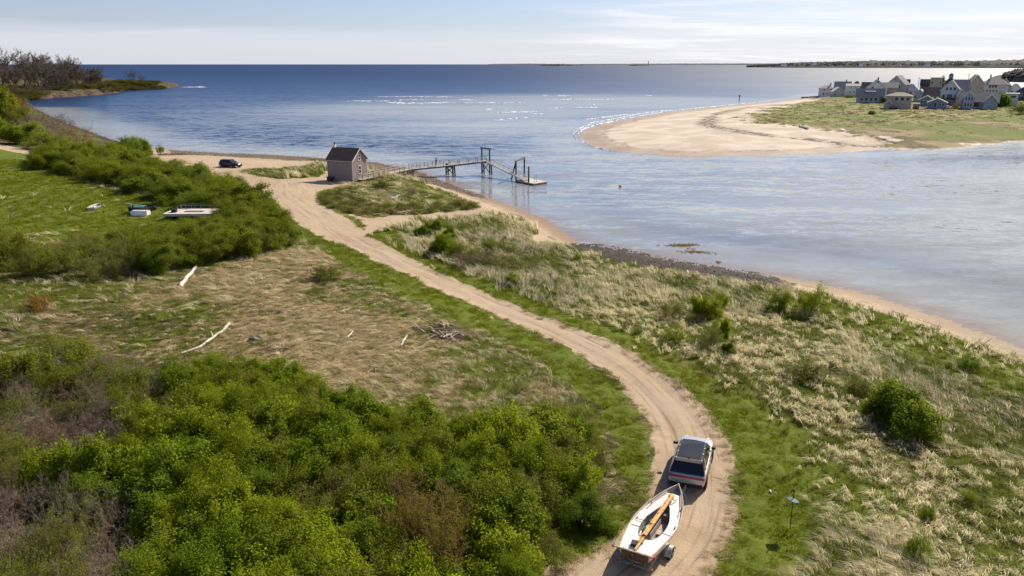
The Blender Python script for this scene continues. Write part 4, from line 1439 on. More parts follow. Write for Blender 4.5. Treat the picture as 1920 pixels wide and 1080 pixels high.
# ------------------------------------------------------------------ sport utility cars
def make_suv(name, loc, rz, paint, label, roof_dark=True, tow=False, L=5.05, W=2.0, Ht=1.86, scr=None, group=None):
    """front points along +Y"""
    o = empty(name, loc, rz, label, 'car', group)
    h = W / 2
    yr, yf = -L / 2, L / 2
    zb, belt = 0.42, 1.14
    # lower body: stations from tail to nose  (y, half width, bottom z, shoulder z, top z at the middle)
    st = [(yr + 0.00, 0.80, 0.62, 0.94, 0.98), (yr + 0.05, 0.90, 0.50, 1.04, 1.07), (yr + 0.16, 0.965, 0.46, 1.10, 1.12), (yr + 0.5, 0.995, zb, belt, belt), (yr + 1.2, 1.0, zb, belt, belt),
          (0.0, 1.0, zb, belt - 0.01, belt), (yf - 1.9, 1.0, zb, belt - 0.02, belt), (yf - 1.45, 0.995, zb, 1.09, 1.15), (yf - 0.9, 0.985, zb, 1.04, 1.12), (yf - 0.40, 0.96, 0.46, 0.99, 1.06),
          (yf - 0.14, 0.90, 0.50, 0.92, 0.98), (yf - 0.03, 0.80, 0.56, 0.80, 0.84), (yf, 0.70, 0.60, 0.72, 0.74)]
    rings = []
    for (y, w, z0, zs, zt) in st:
        w *= h
        half = [(w * 0.80, z0), (w * 0.95, z0 + 0.05), (w * 0.985, z0 + (zs - z0) * 0.30), (w, z0 + (zs - z0) * 0.62), (w * 0.99, zs - 0.10), (w * 0.965, zs - 0.035), (w * 0.91, zs), (w * 0.80, zs + (zt - zs) * 0.45), (w * 0.45, zt - (zt - zs) * 0.06)]
        rings.append([Vector((a, y, b)) for a, b in half] + [Vector((-a, y, b)) for a, b in reversed(half)])
    MB().loft(rings).build('body', paint, o, True, 35)
    # dark sill and bumpers
    m = MB()
    for s in (-1, 1):
        m.box((s * h * 0.93, 0.0, 0.42), (0.16, L * 0.5, 0.16))
    m.build('sill', M['black_plastic'], o)
    MB().loft([[Vector((a * h * w, yr + d, z)) for a, w in ((-1, .84), (1, .84))] + [Vector((h * .9, yr + d + .25, z)), Vector((-h * .9, yr + d + .25, z))] for z, d in ((0.36, 0.06), (0.44, -0.03), (0.60, -0.035), (0.64, 0.02))]).build('rear_bumper', M['black_plastic'], o)
    MB().loft([[Vector((a * h * .74, yf - d, z)) for a in (-1, 1)] + [Vector((h * .9, yf - d - .3, z)), Vector((-h * .9, yf - d - .3, z))] for z, d in ((0.34, 0.08), (0.44, -0.02), (0.60, -0.02), (0.64, 0.03))]).build('front_bumper', M['black_plastic'], o)
    # cabin: belt line ring and roof ring
    yb0, yb1 = yr + 0.14, yf - 1.42            # belt: rear, windscreen foot
    yt0, yt1 = yr + 0.52, yf - 2.20            # roof: rear, windscreen head
    wb, wt = 0.93 * h, 0.735 * h
    zr = Ht - 0.06

    def cab(u, v, side):                       # u along 0..1, v up 0..1
        y = (yb0 + (yb1 - yb0) * u) * (1 - v) + (yt0 + (yt1 - yt0) * u) * v
        x = (wb * (1 - v) + wt * v) * (1 - 0.05 * max(0, u - 0.7) / 0.3)
        return Vector((side * x, y, belt - 0.02 + (zr - belt + 0.02) * v + 0.035 * v * math.sin(math.pi * min(1, max(0, u)))))
    m = MB()
    us = [0, 0.04, 0.12, 0.3, 0.5, 0.7, 0.86, 0.96, 1.0]
    rr = []
    for v in (0, 0.25, 0.5, 0.75, 0.94, 1.0):
        f = 1.0 if v < 0.97 else 0.965
        ring = [cab(u, v, 1) for u in us] + [cab(u, v, -1) for u in reversed(us)]
        rr.append([Vector((p.x * f, p.y, p.z)) for p in ring])
    m.loft(rr, cap=False)
    top = rr[-1]
    n = len(us)
    for i in range(n - 1):
        m.add([top[i], top[i + 1], top[2 * n - 2 - i], top[2 * n - 1 - i]], [(0, 1, 2, 3)])
    m.build('cabin_frame', M['black_plastic'] if roof_dark else paint, o, True, 40)

    def panel(nm, u0, u1, v0, v1, side, mat, proud=0.012, par=None):
        g = [[cab(u0 + (u1 - u0) * a, v0 + (v1 - v0) * b, side) + Vector((side * proud, 0, proud * .3)) for a in (0, .5, 1)] for b in (0, .5, 1)]
        mm = MB()
        k = [p for row in g for p in row]
        mm.add(k, [(j * 3 + i, j * 3 + i + 1, j * 3 + i + 4, j * 3 + i + 3) for j in (0, 1) for i in (0, 1)])
        return mm.build(nm, mat, par or o, True)
    for s in (-1, 1):
        for (a, b) in ((0.03, 0.20), (0.285, 0.60), (0.63, 0.93)):
            panel('side_window', a, b, 0.10, 0.86, s, M['car_glass'])
        panel('rear_pillar', 0.20, 0.27, 0.02, 0.94, s, paint, 0.016)
    # glass across the cabin: tailgate window, windscreen, roof
    def across(nm, pts, mat, proud):
        k = []
        for (u, v, f, dx) in pts:
            a, b = cab(u, v, 1), cab(u, v, -1)
            k += [Vector((a.x * f, a.y, a.z)) + Vector(dx), Vector((0, a.y, a.z)) + Vector(dx) + Vector(proud), Vector((b.x * f, b.y, b.z)) + Vector(dx)]
        mm = MB()
        mm.add(k, [(j * 3 + i, j * 3 + i + 1, j * 3 + i + 4, j * 3 + i + 3) for j in range(len(pts) - 1) for i in (0, 1)])
        return mm.build(nm, mat, o, True)
    across('rear_window', [(0, 0.06, 0.93, (0, -0.02, 0)), (0, 0.5, 0.93, (0, -0.022, 0)), (0, 0.88, 0.93, (0, -0.02, 0))], M['car_glass'], (0, -0.03, 0))
    across('windscreen', [(1, 0.04, 0.93, (0, 0.02, 0.012)), (1, 0.5, 0.93, (0, 0.022, 0.012)), (1, 0.94, 0.93, (0, 0.02, 0.012))], scr or M['car_glass'], (0, 0.05, 0.01))
    if roof_dark:
        across('roof_glass', [(0.10, 1, 0.86, (0, 0, 0.016)), (0.35, 1, 0.86, (0, 0, 0.016)), (0.7, 1, 0.86, (0, 0, 0.016)), (0.97, 1, 0.86, (0, 0, 0.014))], M['car_glass'], (0, 0, 0.022))
    else:
        across('roof', [(0.02, 1, 0.96, (0, 0, 0.01)), (0.5, 1, 0.96, (0, 0, 0.01)), (0.98, 1, 0.96, (0, 0, 0.01))], paint, (0, 0, 0.022))
    p0 = cab(0.0, 1, 1)
    MB().loft([[Vector((s * wt * 0.93, p0.y + d, zr + e)) for s in (-1, 1)] + [Vector((wt * .93, p0.y + d, zr + e - .05)), Vector((-wt * .93, p0.y + d, zr + e - .05))] for d, e in ((0.22, 0.025), (0.0, 0.02), (-0.16, -0.02))]).build('roof_spoiler', M['black_plastic'] if roof_dark else paint, o)
    MB().loft([[Vector((s * 0.02 * f, p0.y + 0.16 + d, zr + z)) for s, d in ((-1, -.07 * f), (1, -.07 * f), (1, .07), (-1, .07))] for z, f in ((0.02, 1), (0.08, 0.5), (0.11, .15))]).build('antenna_fin', M['black_plastic'], o)
    if tow:
        for s in (-1, 1):
            for u in (0.05, 0.34, 0.63, 0.95):
                q = cab(u, 1, s)
                MB().box((q.x * 0.93, q.y, q.z + 0.022), (0.05, 0.075, 0.035)).build('roof_mount', M['white'], o)
    # lamps and plates
    m = MB()
    for a, b in ((-.95, -.55), (-.55, 0), (0, .55), (.55, .95)):
        ya = lambda q: yr - 0.035 + 0.20 * max(0, abs(q) - .75)
        m.add([Vector((a * h, ya(a), 0.93)), Vector((b * h, ya(b), 0.93)), Vector((b * h, ya(b) + .03, 1.035)), Vector((a * h, ya(a) + .03, 1.035)),
               Vector((a * h, ya(a) + .1, 0.93)), Vector((b * h, ya(b) + .1, 0.93)), Vector((b * h, ya(b) + .13, 1.035)), Vector((a * h, ya(a) + .13, 1.035))],
              [(0, 1, 2, 3), (4, 7, 6, 5), (3, 2, 6, 7), (0, 4, 5, 1)])
    m.build('tail_light_bar', M['red_lens'], o)
    MB().box((0, yr - 0.012, 0.78), (0.50, 0.03, 0.13)).build('number_plate', M['white'] if not tow else M['galv'], o)
    for s in (-1, 1):
        MB().loft([[Vector((s * (h * .56 + a), yf - d, z)) for a, d in ((0, -.012), (.16, .05), (.16, .15), (0, .1))] for z in (0.72, 0.92)]).build('headlight', M['alu'], o)
        q = cab(0.90, 0.0, s)
        MB().loft([[Vector((q.x + s * (0.05 + a), q.y + d * f, q.z + 0.10 + b)) for d, b in ((-.07, -.06), (.07, -.05), (.08, .06), (-.07, .08))] for a, f in ((0.0, .6), (0.05, 1.0), (0.19, 1.0), (0.24, .6))]).build('mirror', M['black_plastic'], o, True, 50)
        for y in (-0.55, 0.45):
            MB().box((s * (h + 0.005), y, belt - 0.17), (0.03, 0.2, 0.035)).build('door_handle', paint, o)
    r = 0.40
    for s in (-1, 1):
        for y in (yr + 1.02, yf - 0.98):
            m = MB()
            for k in range(9):
                a0, a1 = math.pi * k / 9, math.pi * (k + 1) / 9
                ring = []
                for a in (a0, a1):
                    for rad in (r + 0.03, r + 0.13):
                        ring.append((y + math.cos(a) * rad, r + math.sin(a) * rad))
                v = [Vector((s * (h + dx), yy, zz)) for dx in (-0.02, 0.012) for yy, zz in ring]
                m.add(v, [(4, 5, 7, 6), (1, 3, 7, 5), (0, 4, 6, 2)])
            m.build('wheel_arch', M['black_plastic'], o)
            MB().lathe([(r + 0.06, 0.0), (r + 0.06, 0.02)], (s * (h * 0.995) - 0.0, y, r), 'X', 18).build('wheel_well', M['rubber'], o)
            wheel(o, s * (h - 0.10), y, r, 0.27, s)
    if tow:
        MB().bar((0, yr + 0.3, 0.42), (0, yr - 0.2, 0.42), 0.07).lathe([(0.03, 0.0), (0.03, 0.09), (0.045, 0.12), (0.03, 0.16)], (0, yr - 0.18, 0.42), 'Z', 10).build('tow_hitch', M['galv'], o)
    return o


def on_plane(px, py, z):
    x, y = ray_xy(px, py, z)
    return Vector((x, y, z))


car_rear = (on_plane(1253, 886, 3.9) + on_plane(1322, 903, 3.9)) / 2
car_mirr = (on_plane(1263, 832, 4.1) + on_plane(1340, 844, 4.1)) / 2
c0 = (car_rear + car_mirr) / 2
zr = gz(c0.x, c0.y) - 0.09
car_rear = (on_plane(1253, 886, zr + 0.99) + on_plane(1322, 903, zr + 0.99)) / 2
car_mirr = (on_plane(1263, 832, zr + 1.22) + on_plane(1340, 844, zr + 1.22)) / 2
hd = (car_mirr - car_rear)
CAR_RZ = math.atan2(-hd.x, hd.y)
hdn = Vector((hd.x, hd.y, 0)).normalized()
car_c = car_rear + hdn * 2.56
make_suv('towing_car', (car_c.x, car_c.y, zr), CAR_RZ, M['silver_paint'], 'silver electric car with dark glass roof and red light bar towing a boat', True, True, L=5.15, Ht=1.79)

q = G(433, 313.5)
make_suv('parked_car', (q.x, q.y, q.z - 0.06), R(-108), M['navy_paint'], 'black car parked on the sand above the cove', False, L=5.0, W=2.0, Ht=1.85)


# ------------------------------------------------------------------ trailer and sailing boat
def make_boat_trailer():
    zb = zr + 1.15
    bow, tl, tr_ = on_plane(1272, 909, zr + 1.55), on_plane(1160, 1020, zr + 1.30), on_plane(1223, 1047, zr + 1.30)
    tm = (tl + tr_) / 2
    ax = (bow - tm)
    Lb = math.hypot(ax.x, ax.y)
    rz = math.atan2(-ax.x, ax.y)
    d = Vector((ax.x, ax.y, 0)).normalized()
    org = Vector((tm.x, tm.y, zr))
    hitch = Vector((car_rear.x, car_rear.y, zr)) - hdn * 0.22
    Minv = (Matrix.Translation(org) @ Matrix.Rotation(rz, 4, 'Z')).inverted()
    hl = Minv @ hitch
    # --- trailer
    t = empty('boat_trailer', org, rz, 'galvanised two wheeled trailer under the white boat', 'trailer')
    m = MB()
    yx = 1.95
    for s in (-1, 1):
        m.bar((s * 0.62, 0.2, 0.52), (s * 0.62, 2.6, 0.52), 0.08, 0.1).bar((s * 0.62, 2.6, 0.52), (hl.x * 0.6, Lb * 0.86, 0.50), 0.08, 0.1)
    for y in (0.25, yx, 2.5):
        m.bar((-0.62, y, 0.50), (0.62, y, 0.50), 0.07, 0.08)
    m.bar((hl.x * 0.6, Lb * 0.82, 0.50), (hl.x, hl.y, 0.50), 0.09, 0.1)
    m.build('frame', M['galv'], t)
    MB().bar((-1.04, yx, 0.33), (1.04, yx, 0.33), 0.07).build('axle', M['galv'], t)
    for s in (-1, 1):
        wheel(t, s * 1.02, yx, 0.33, 0.2, s)
        f = []
        for k in range(7):
            a = math.pi * (0.06 + 0.88 * k / 6)
            f.append([Vector((s * 1.02 + dx, yx + math.cos(a) * rr, 0.32 + math.sin(a) * rr)) for dx, rr in ((-.14, .42), (.14, .42), (.14, .385), (-.14, .385))])
        MB().loft(f).build('mudguard', M['galv'], t, True, 30)
        MB().bar((s * 0.66, -0.1, 0.58), (s * 0.66, 2.4, 0.66), 0.12, 0.06).build('bunk', M['drift_dark'], t)
    MB().bar((-0.80, 0.12, 0.50), (0.80, 0.12, 0.50), 0.08, 0.1).build('rear_light_bar', M['galv'], t)
    for s in (-1, 1):
        MB().box((s * 0.78, 0.06, 0.50), (0.11, 0.05, 0.07)).build('tail_lamp', M['red_lens'], t)
    MB().bar((hl.x * 0.75, Lb * 0.93, 0.5), (hl.x * 0.62, Lb * 0.93 - .15, 1.15), 0.07).build('winch_post', M['galv'], t)
    MB().tube([(hl.x * 0.9, hl.y - 0.45, 0.5), (hl.x * 0.9 + .12, hl.y - 0.45, 0.25)], 0.03, 8).lathe([(0.09, -.03), (0.09, .03)], (hl.x * 0.9 + .16, hl.y - 0.45, 0.12), 'X', 12).build('jockey_wheel', M['galv'], t)
    # --- boat: transom at y=0, stem at y=Lb
    b = empty('sailing_boat', org + Vector((0, 0, 0.60)), rz, 'white open sailing boat with orange wooden mast laid along it on the trailer', 'boat')
    W2 = 1.07

    def half(u):                                # half beam at the sheer
        return W2 * max(0.0, (1 - max(0, (u - 0.38) / 0.62) ** 2.1)) ** 0.92 * (0.70 + 0.30 * min(1, u / 0.36) ** 0.8)

    def sheer(u):
        return 0.66 + 0.30 * max(0, (u - 0.25) / 0.75) ** 2 + 0.02 * (1 - u)

    def keel(u):
        return 0.02 + 0.22 * max(0, (u - 0.75) / 0.25) ** 2 + 0.10 * (1 - min(1, u / 0.3)) ** 2
    us = [0, .06, .13, .22, .32, .42, .52, .62, .71, .79, .86, .92, .965, .99, 1.0]
    rings = []
    for u in us:
        w, zs, zk = max(half(u), 0.012), sheer(u), keel(u)
        pr = [(1.0, 1.0), (0.985, 0.72), (0.90, 0.42), (0.70, 0.18), (0.38, 0.05), (0.0, 0.0)]
        rings.append([Vector((w * a, u * Lb, zk + (zs - zk) * c)) for a, c in pr] + [Vector((-w * a, u * Lb, zk + (zs - zk) * c)) for a, c in pr[-2::-1]])
    hull = MB().loft(rings, closed=False, cap=False)
    hull.add(rings[0], [tuple(range(len(rings[0])))])
    hull.build('hull', M['boat_white'], b, True, 50)
    # deck with cockpit opening
    def rim(u):                                 # half width of the cockpit opening
        if u <= 0.20 or u >= 0.74:
            return 0.0
        return 0.60 * math.sin(math.pi * min(1, max(0, (u - 0.20) / 0.54)) ** 0.72) ** 0.55 * (1 if u < .5 else 1 - 0.25 * (u - .5) / .2)
    dk = MB()
    cu = [0.0, .08, .15, .20, .205, .23, .27, .32, .38, .44, .50, .56, .62, .68, .72, .74, .78, .83, .88]
    for s in (-1, 1):
        rows = []
        for u in cu:
            w, z = half(u) - 0.03, sheer(u) - 0.10
            i = rim(u)
            rows.append([Vector((s * i, u * Lb, z + 0.02)), Vector((s * (i + w) / 2, u * Lb, z + 0.01)), Vector((s * w, u * Lb, z)), Vector((s * (w + .01), u * Lb, sheer(u)))])
        for r0, r1 in zip(rows[:-1], rows[1:]):
            dk.add(r0 + r1, [(0, 1, 5, 4) if s > 0 else (0, 4, 5, 1), (1, 2, 6, 5) if s > 0 else (1, 5, 6, 2), (2, 3, 7, 6) if s > 0 else (2, 6, 7, 3)])
    dk.build('deck', M['boat_white'], b, True, 30)
    # inside of the bow forward of the deck: lining and side planks
    ln = MB()
    for s in (-1, 1):
        rows = []
        for u in (0.86, 0.92, 0.96, 0.985):
            w = half(u) - 0.02
            rows.append([Vector((0, u * Lb, sheer(u) - 0.28)), Vector((s * w * 0.75, u * Lb, sheer(u) - 0.25)), Vector((s * w, u * Lb, sheer(u) - 0.01))])
        for r0, r1 in zip(rows[:-1], rows[1:]):
            ln.add(r0 + r1, [(0, 1, 4, 3), (1, 2, 5, 4)])
    ln.build('bow_lining', M['trim'], b)
    cp = MB()
    for s in (-1, 1):
        us2 = [.205, .23, .27, .32, .38, .44, .50, .56, .62, .68, .735]
        rows = [[Vector((s * rim(u), u * Lb, sheer(u) - 0.06)), Vector((s * rim(u) * 1.02, u * Lb, 0.14)), Vector((0, u * Lb, 0.13))] for u in us2]
        for r0, r1 in zip(rows[:-1], rows[1:]):
            cp.add(r0 + r1, [(0, 1, 4, 3)])
    cp.build('cockpit_side', M['boat_in'], b)
    for k in range(6):
        x = -0.49 + 0.196 * k
        MB().box((x, 0.46 * Lb, 0.16), (0.18, Lb * 0.5, 0.02)).build('floor_board', M['teak'] if k % 2 else M['boat_in'], b)
    MB().box((0.04, 0.42 * Lb, 0.34), (0.05, Lb * 0.24, 0.4)).build('centreboard_case', M['boat_in'], b)
    MB().box((0.26, 0.40 * Lb, 0.26), (0.20, 0.34, 0.16), 0.1).build('box', M['teak'], b)
    MB().box((0.0, 0.63 * Lb, 0.45), (0.80, 0.16, 0.03)).build('thwart', M['brown_wood'], b)
    for s in (-1, 1):
        g = []
        for u in us:
            w = max(half(u), 0.012)
            z = sheer(u)
            g.append([Vector((s * (w + dx), u * Lb + (0.03 if u == 1.0 else 0), z + dz)) for dx, dz in ((-.02, -.03), (.035, -.03), (.035, .02), (-.02, .02))])
        MB().loft(g).build('rub_rail', M['teak'], b)
        MB().tube([(s * (half(.60) - .16), .60 * Lb, sheer(.6) - .05), (s * (half(.74) - .10), .74 * Lb, sheer(.74) - .04), (s * (half(.88) - .06), .88 * Lb, sheer(.88) - .03)], 0.025, 6).build('oar', M['rope'], b)
        MB().box((s * (half(.45) - .12), .45 * Lb, sheer(.45) - .05), (0.05, 0.14, 0.06)).build('cleat', M['brown_wood'], b)
        MB().box((s * (half(.68) - .12), .68 * Lb, sheer(.68) - .05), (0.05, 0.16, 0.06)).build('cleat', M['black_plastic'], b)
    MB().bar((0, Lb * 0.985, sheer(1) - 0.5), (0, Lb + 0.02, sheer(1) + 0.05), 0.07, 0.09).build('stem_post', M['teak'], b)
    MB().box((0, -0.03, 0.40), (1.28, 0.035, 0.40)).build('transom', M['brown_wood'], b)
    MB().bar((-1.02, -0.10, 0.72), (0.92, -0.06, 0.70), 0.09, 0.06).build('boom_crutch', M['teak'], b)
    for x in (-1.02, 0.93):
        MB().box((x, -0.08, 0.71), (0.10, 0.11, 0.10)).build('crutch_end', M['brown_wood'] if x < 0 else M['red_lens'], b)
    MB().box((-0.05, -0.16, 0.34), (0.06, 0.22, 0.62)).build('rudder', M['brown_wood'], b)
    for k, (px_, s) in enumerate(((-0.5, 1), (0.5, -1))):
        MB().tube([(px_, -0.05, 0.26), (px_, -0.14, 0.22)], 0.02, 6).build('gudgeon', M['galv'], b)
    MB().box((-0.22, 0.09 * Lb, sheer(0.1) + 0.02), (0.34, 0.34, 0.14), 0.2).build('motor_mount', M['black_plastic'], b)
    MB().box((-0.40, 0.36 * Lb, 0.42), (0.05, 0.42, 0.24)).build('life_jacket', M['green_cloth'], b)
    MB().box((-0.36, 0.50 * Lb, 0.40), (0.05, 0.24, 0.18)).build('gear_bag', M['green_cloth'], b)
    MB().tube([(-half(.42) + .04, .42 * Lb, sheer(.42) - .04), (-.1, .42 * Lb, sheer(.42) + .02), (0.05, .42 * Lb, .72)], 0.014, 5).build('lashing', M['black_plastic'], b)
    for s in (-1, 1):
        MB().bar((s * 0.55, .34 * Lb, sheer(.34) - .066), (s * (half(.34) - .04), .34 * Lb, sheer(.34) - .076), 0.015, 0.02).build('deck_seam', M['trim'], b)
    MB().tube([(0.1, .26 * Lb, .2), (0.22, .36 * Lb, .24), (0.12, .46 * Lb, .2)], 0.02, 5).build('rope_coil', M['rope'], b)
    # mast and sprit laid along the boat
    ms = MB().tube([(-0.02, 0.0, 0.76), (0.03, 0.3 * Lb, 0.86), (0.06, 0.62 * Lb, 0.94), (0.07, 0.80 * Lb, 0.98)], [0.05, 0.08, 0.095, 0.09], 10).build('mast', M['varnish'], b, True)
    MB().tube([(-0.13, 0.10 * Lb, 0.78), (-0.06, 0.4 * Lb, 0.88), (-0.03, 0.78 * Lb, 0.95)], [0.04, 0.06, 0.055], 8).build('sprit', M['varnish'], b, True)
    for u in (0.18, 0.34, 0.5, 0.66):
        MB().lathe([(0.115, -.02), (0.12, 0), (0.115, .02)], (0.0 + 0.03 * u, u * Lb, 0.80 + 0.16 * u), 'Y', 10).build('mast_tie', M['brown_wood'], ms)
    MB().lathe([(0.10, -.16), (0.15, -.04), (0.14, .1), (0.06, .16)], (0.04, 0.79 * Lb, 0.94), 'Y', 10).build('rolled_flag', M['yellow'], b, True)
    MB().tube([(0.04, 0.79 * Lb, 0.95), (0.22, 0.77 * Lb, 0.86), (0.30, 0.80 * Lb, 0.80)], 0.03, 6).build('flag_cord', M['teal'], b)
    MB().bar((0.0, 0.13 * Lb, 0.62), (0.0, 0.13 * Lb, 0.78), 0.1, 0.06).build('mast_crutch', M['brown_wood'], b)


make_boat_trailer()


# ------------------------------------------------------------------ fishing shack
def make_shack():
    B = G(662, 342.5)
    th = R(23.5)
    L1, L2, hw, hrd = 6.1, 5.2, 4.45, 2.15
    o = empty('fishing_shack', (B.x, B.y, B.z), -th, 'weathered grey shingled shack with dark gable roof at the foot of the pier', 'shack')
    # local: x from -L1 (left) to 0, y from 0 (front) to L2 (back)
    wz = 0.15
    MB().add([(-L1, 0, wz), (0, 0, wz), (0, 0, hw), (-L1, 0, hw)], [(0, 1, 2, 3)]).add([(-L1, L2, wz), (0, L2, wz), (0, L2, hw), (-L1, L2, hw)], [(1, 0, 3, 2)]).build('wall', M['shingle'], o)
    for x, fl in ((0, 0), (-L1, 1)):
        f = (0, 1, 2, 3, 4)
        MB().add([(x, 0, wz), (x, L2, wz), (x, L2, hw), (x, L2 / 2, hw + hrd), (x, 0, hw)], [f if not fl else f[::-1]]).build('gable_wall', M['shingle'], o)
    ov, e = 0.28, 0.30
    sl = hrd / (L2 / 2)
    for s, yy in ((1, -e), (-1, L2 + e)):
        z0 = hw - e * sl
        v = [(-L1 - ov, yy, z0), (ov, yy, z0), (ov, L2 / 2, hw + hrd), (-L1 - ov, L2 / 2, hw + hrd)]
        v += [(a, b, c + 0.14) for a, b, c in v]
        MB().add(v, [(4, 5, 6, 7), (0, 3, 2, 1), (0, 1, 5, 4), (1, 2, 6, 5), (3, 0, 4, 7)]).build('roof_slope', M['asphalt_roof'], o)
    for s, yy in ((1, -e), (-1, L2 + e)):
        MB().bar((ov + 0.02, yy, hw - e * sl + 0.02), (ov + 0.02, L2 / 2, hw + hrd + 0.02), 0.05, 0.20).build('rake_board', M['white'] if s > 0 else M['trim'], o)
    MB().bar((-L1 - ov, -e - .02, hw - e * sl + .04), (ov, -e - .02, hw - e * sl + .04), 0.04, 0.16).build('fascia', M['trim'], o)
    for x, y in ((0.012, 0.07), (0.012, L2 - 0.07), (-L1 - .012, 0.07)):
        MB().box((x, y, (wz + hw) / 2), (0.03, 0.15, hw - wz)).build('corner_board', M['trim'], o)
    MB().box((-0.06, -0.014, (wz + hw) / 2), (0.14, 0.03, hw - wz)).build('corner_board', M['trim'], o)

    def win(y, z, w, h, rows, name='window'):
        f = MB()
        x = 0.03
        f.box((x, y, z + h / 2), (0.07, w + 0.2, 0.10)).box((x, y, z - h / 2), (0.10, w + 0.26, 0.11)).box((x, y - w / 2 - .03, z), (0.066, 0.10, h)).box((x, y + w / 2 + .03, z), (0.066, 0.10, h)).box((x, y, z), (0.06, w, 0.07))
        wo = f.build(name, M['white'], o)
        for k in range(rows):
            zz = z - h / 2 + (k + 0.5) * h / rows
            for i in (-1, 1):
                MB().box((0.016, y + i * w / 4, zz), (0.03, w / 2 - 0.05, h / rows - 0.06)).build('pane', M['glass'], wo)
    win(L2 / 2, 2.35, 0.85, 1.55, 2)
    win(L2 / 2, 4.85, 0.72, 1.2, 2)
    MB().box((-L1 / 2, L2 / 2, 0.12), (L1 - 0.1, L2 - 0.1, 0.3)).build('sill_beam', M['post'], o)
    # little white chimney with a dark cowl on the ridge
    ch = MB().box((-L1 + 0.25, L2 / 2, hw + hrd + 0.12), (0.42, 0.42, 0.95)).build('chimney', M['white'], o)
    MB().lathe([(0.13, 0), (0.13, 0.4), (0.22, 0.42), (0.05, 0.6)], (-L1 + 0.25, L2 / 2, hw + hrd + 0.58), 'Z', 10).build('cowl', M['black_plastic'], ch)
    # dark cart left against the wall
    p = o.matrix_basis
    w0 = Matrix.Translation((B.x, B.y, B.z)) @ Matrix.Rotation(-th, 4, 'Z')
    c = w0 @ Vector((-L1 + 1.0, -0.55, 0))
    k = empty('hand_cart', (c.x, c.y, gz(c.x, c.y)), -th, 'dark blue cart standing against the shack wall', 'cart')
    MB().loft([[Vector((sx * a, sy * 0.35, z)) for sx, sy in ((-1, -1), (1, -1), (1, 1), (-1, 1))] for a, z in ((0.62, 0.42), (0.75, 1.0))]).build('body', M['navy_paint'], k)
    for s in (-1, 1):
        MB().lathe([(0.24, -.05), (0.24, .05)], (s * 0.45, -0.3, 0.24), 'Y', 12).build('wheel', M['rubber'], k)
        MB().bar((s * .6, 0.3, 0.5), (s * .6, 0.3, 0.0), 0.06).build('leg', M['galv'], k)
    MB().bar((-.75, 0, .95), (-1.2, 0, 1.05), 0.05).build('handle', M['galv'], k)
    return o, w0


SHACK, SHACK_M = make_shack()


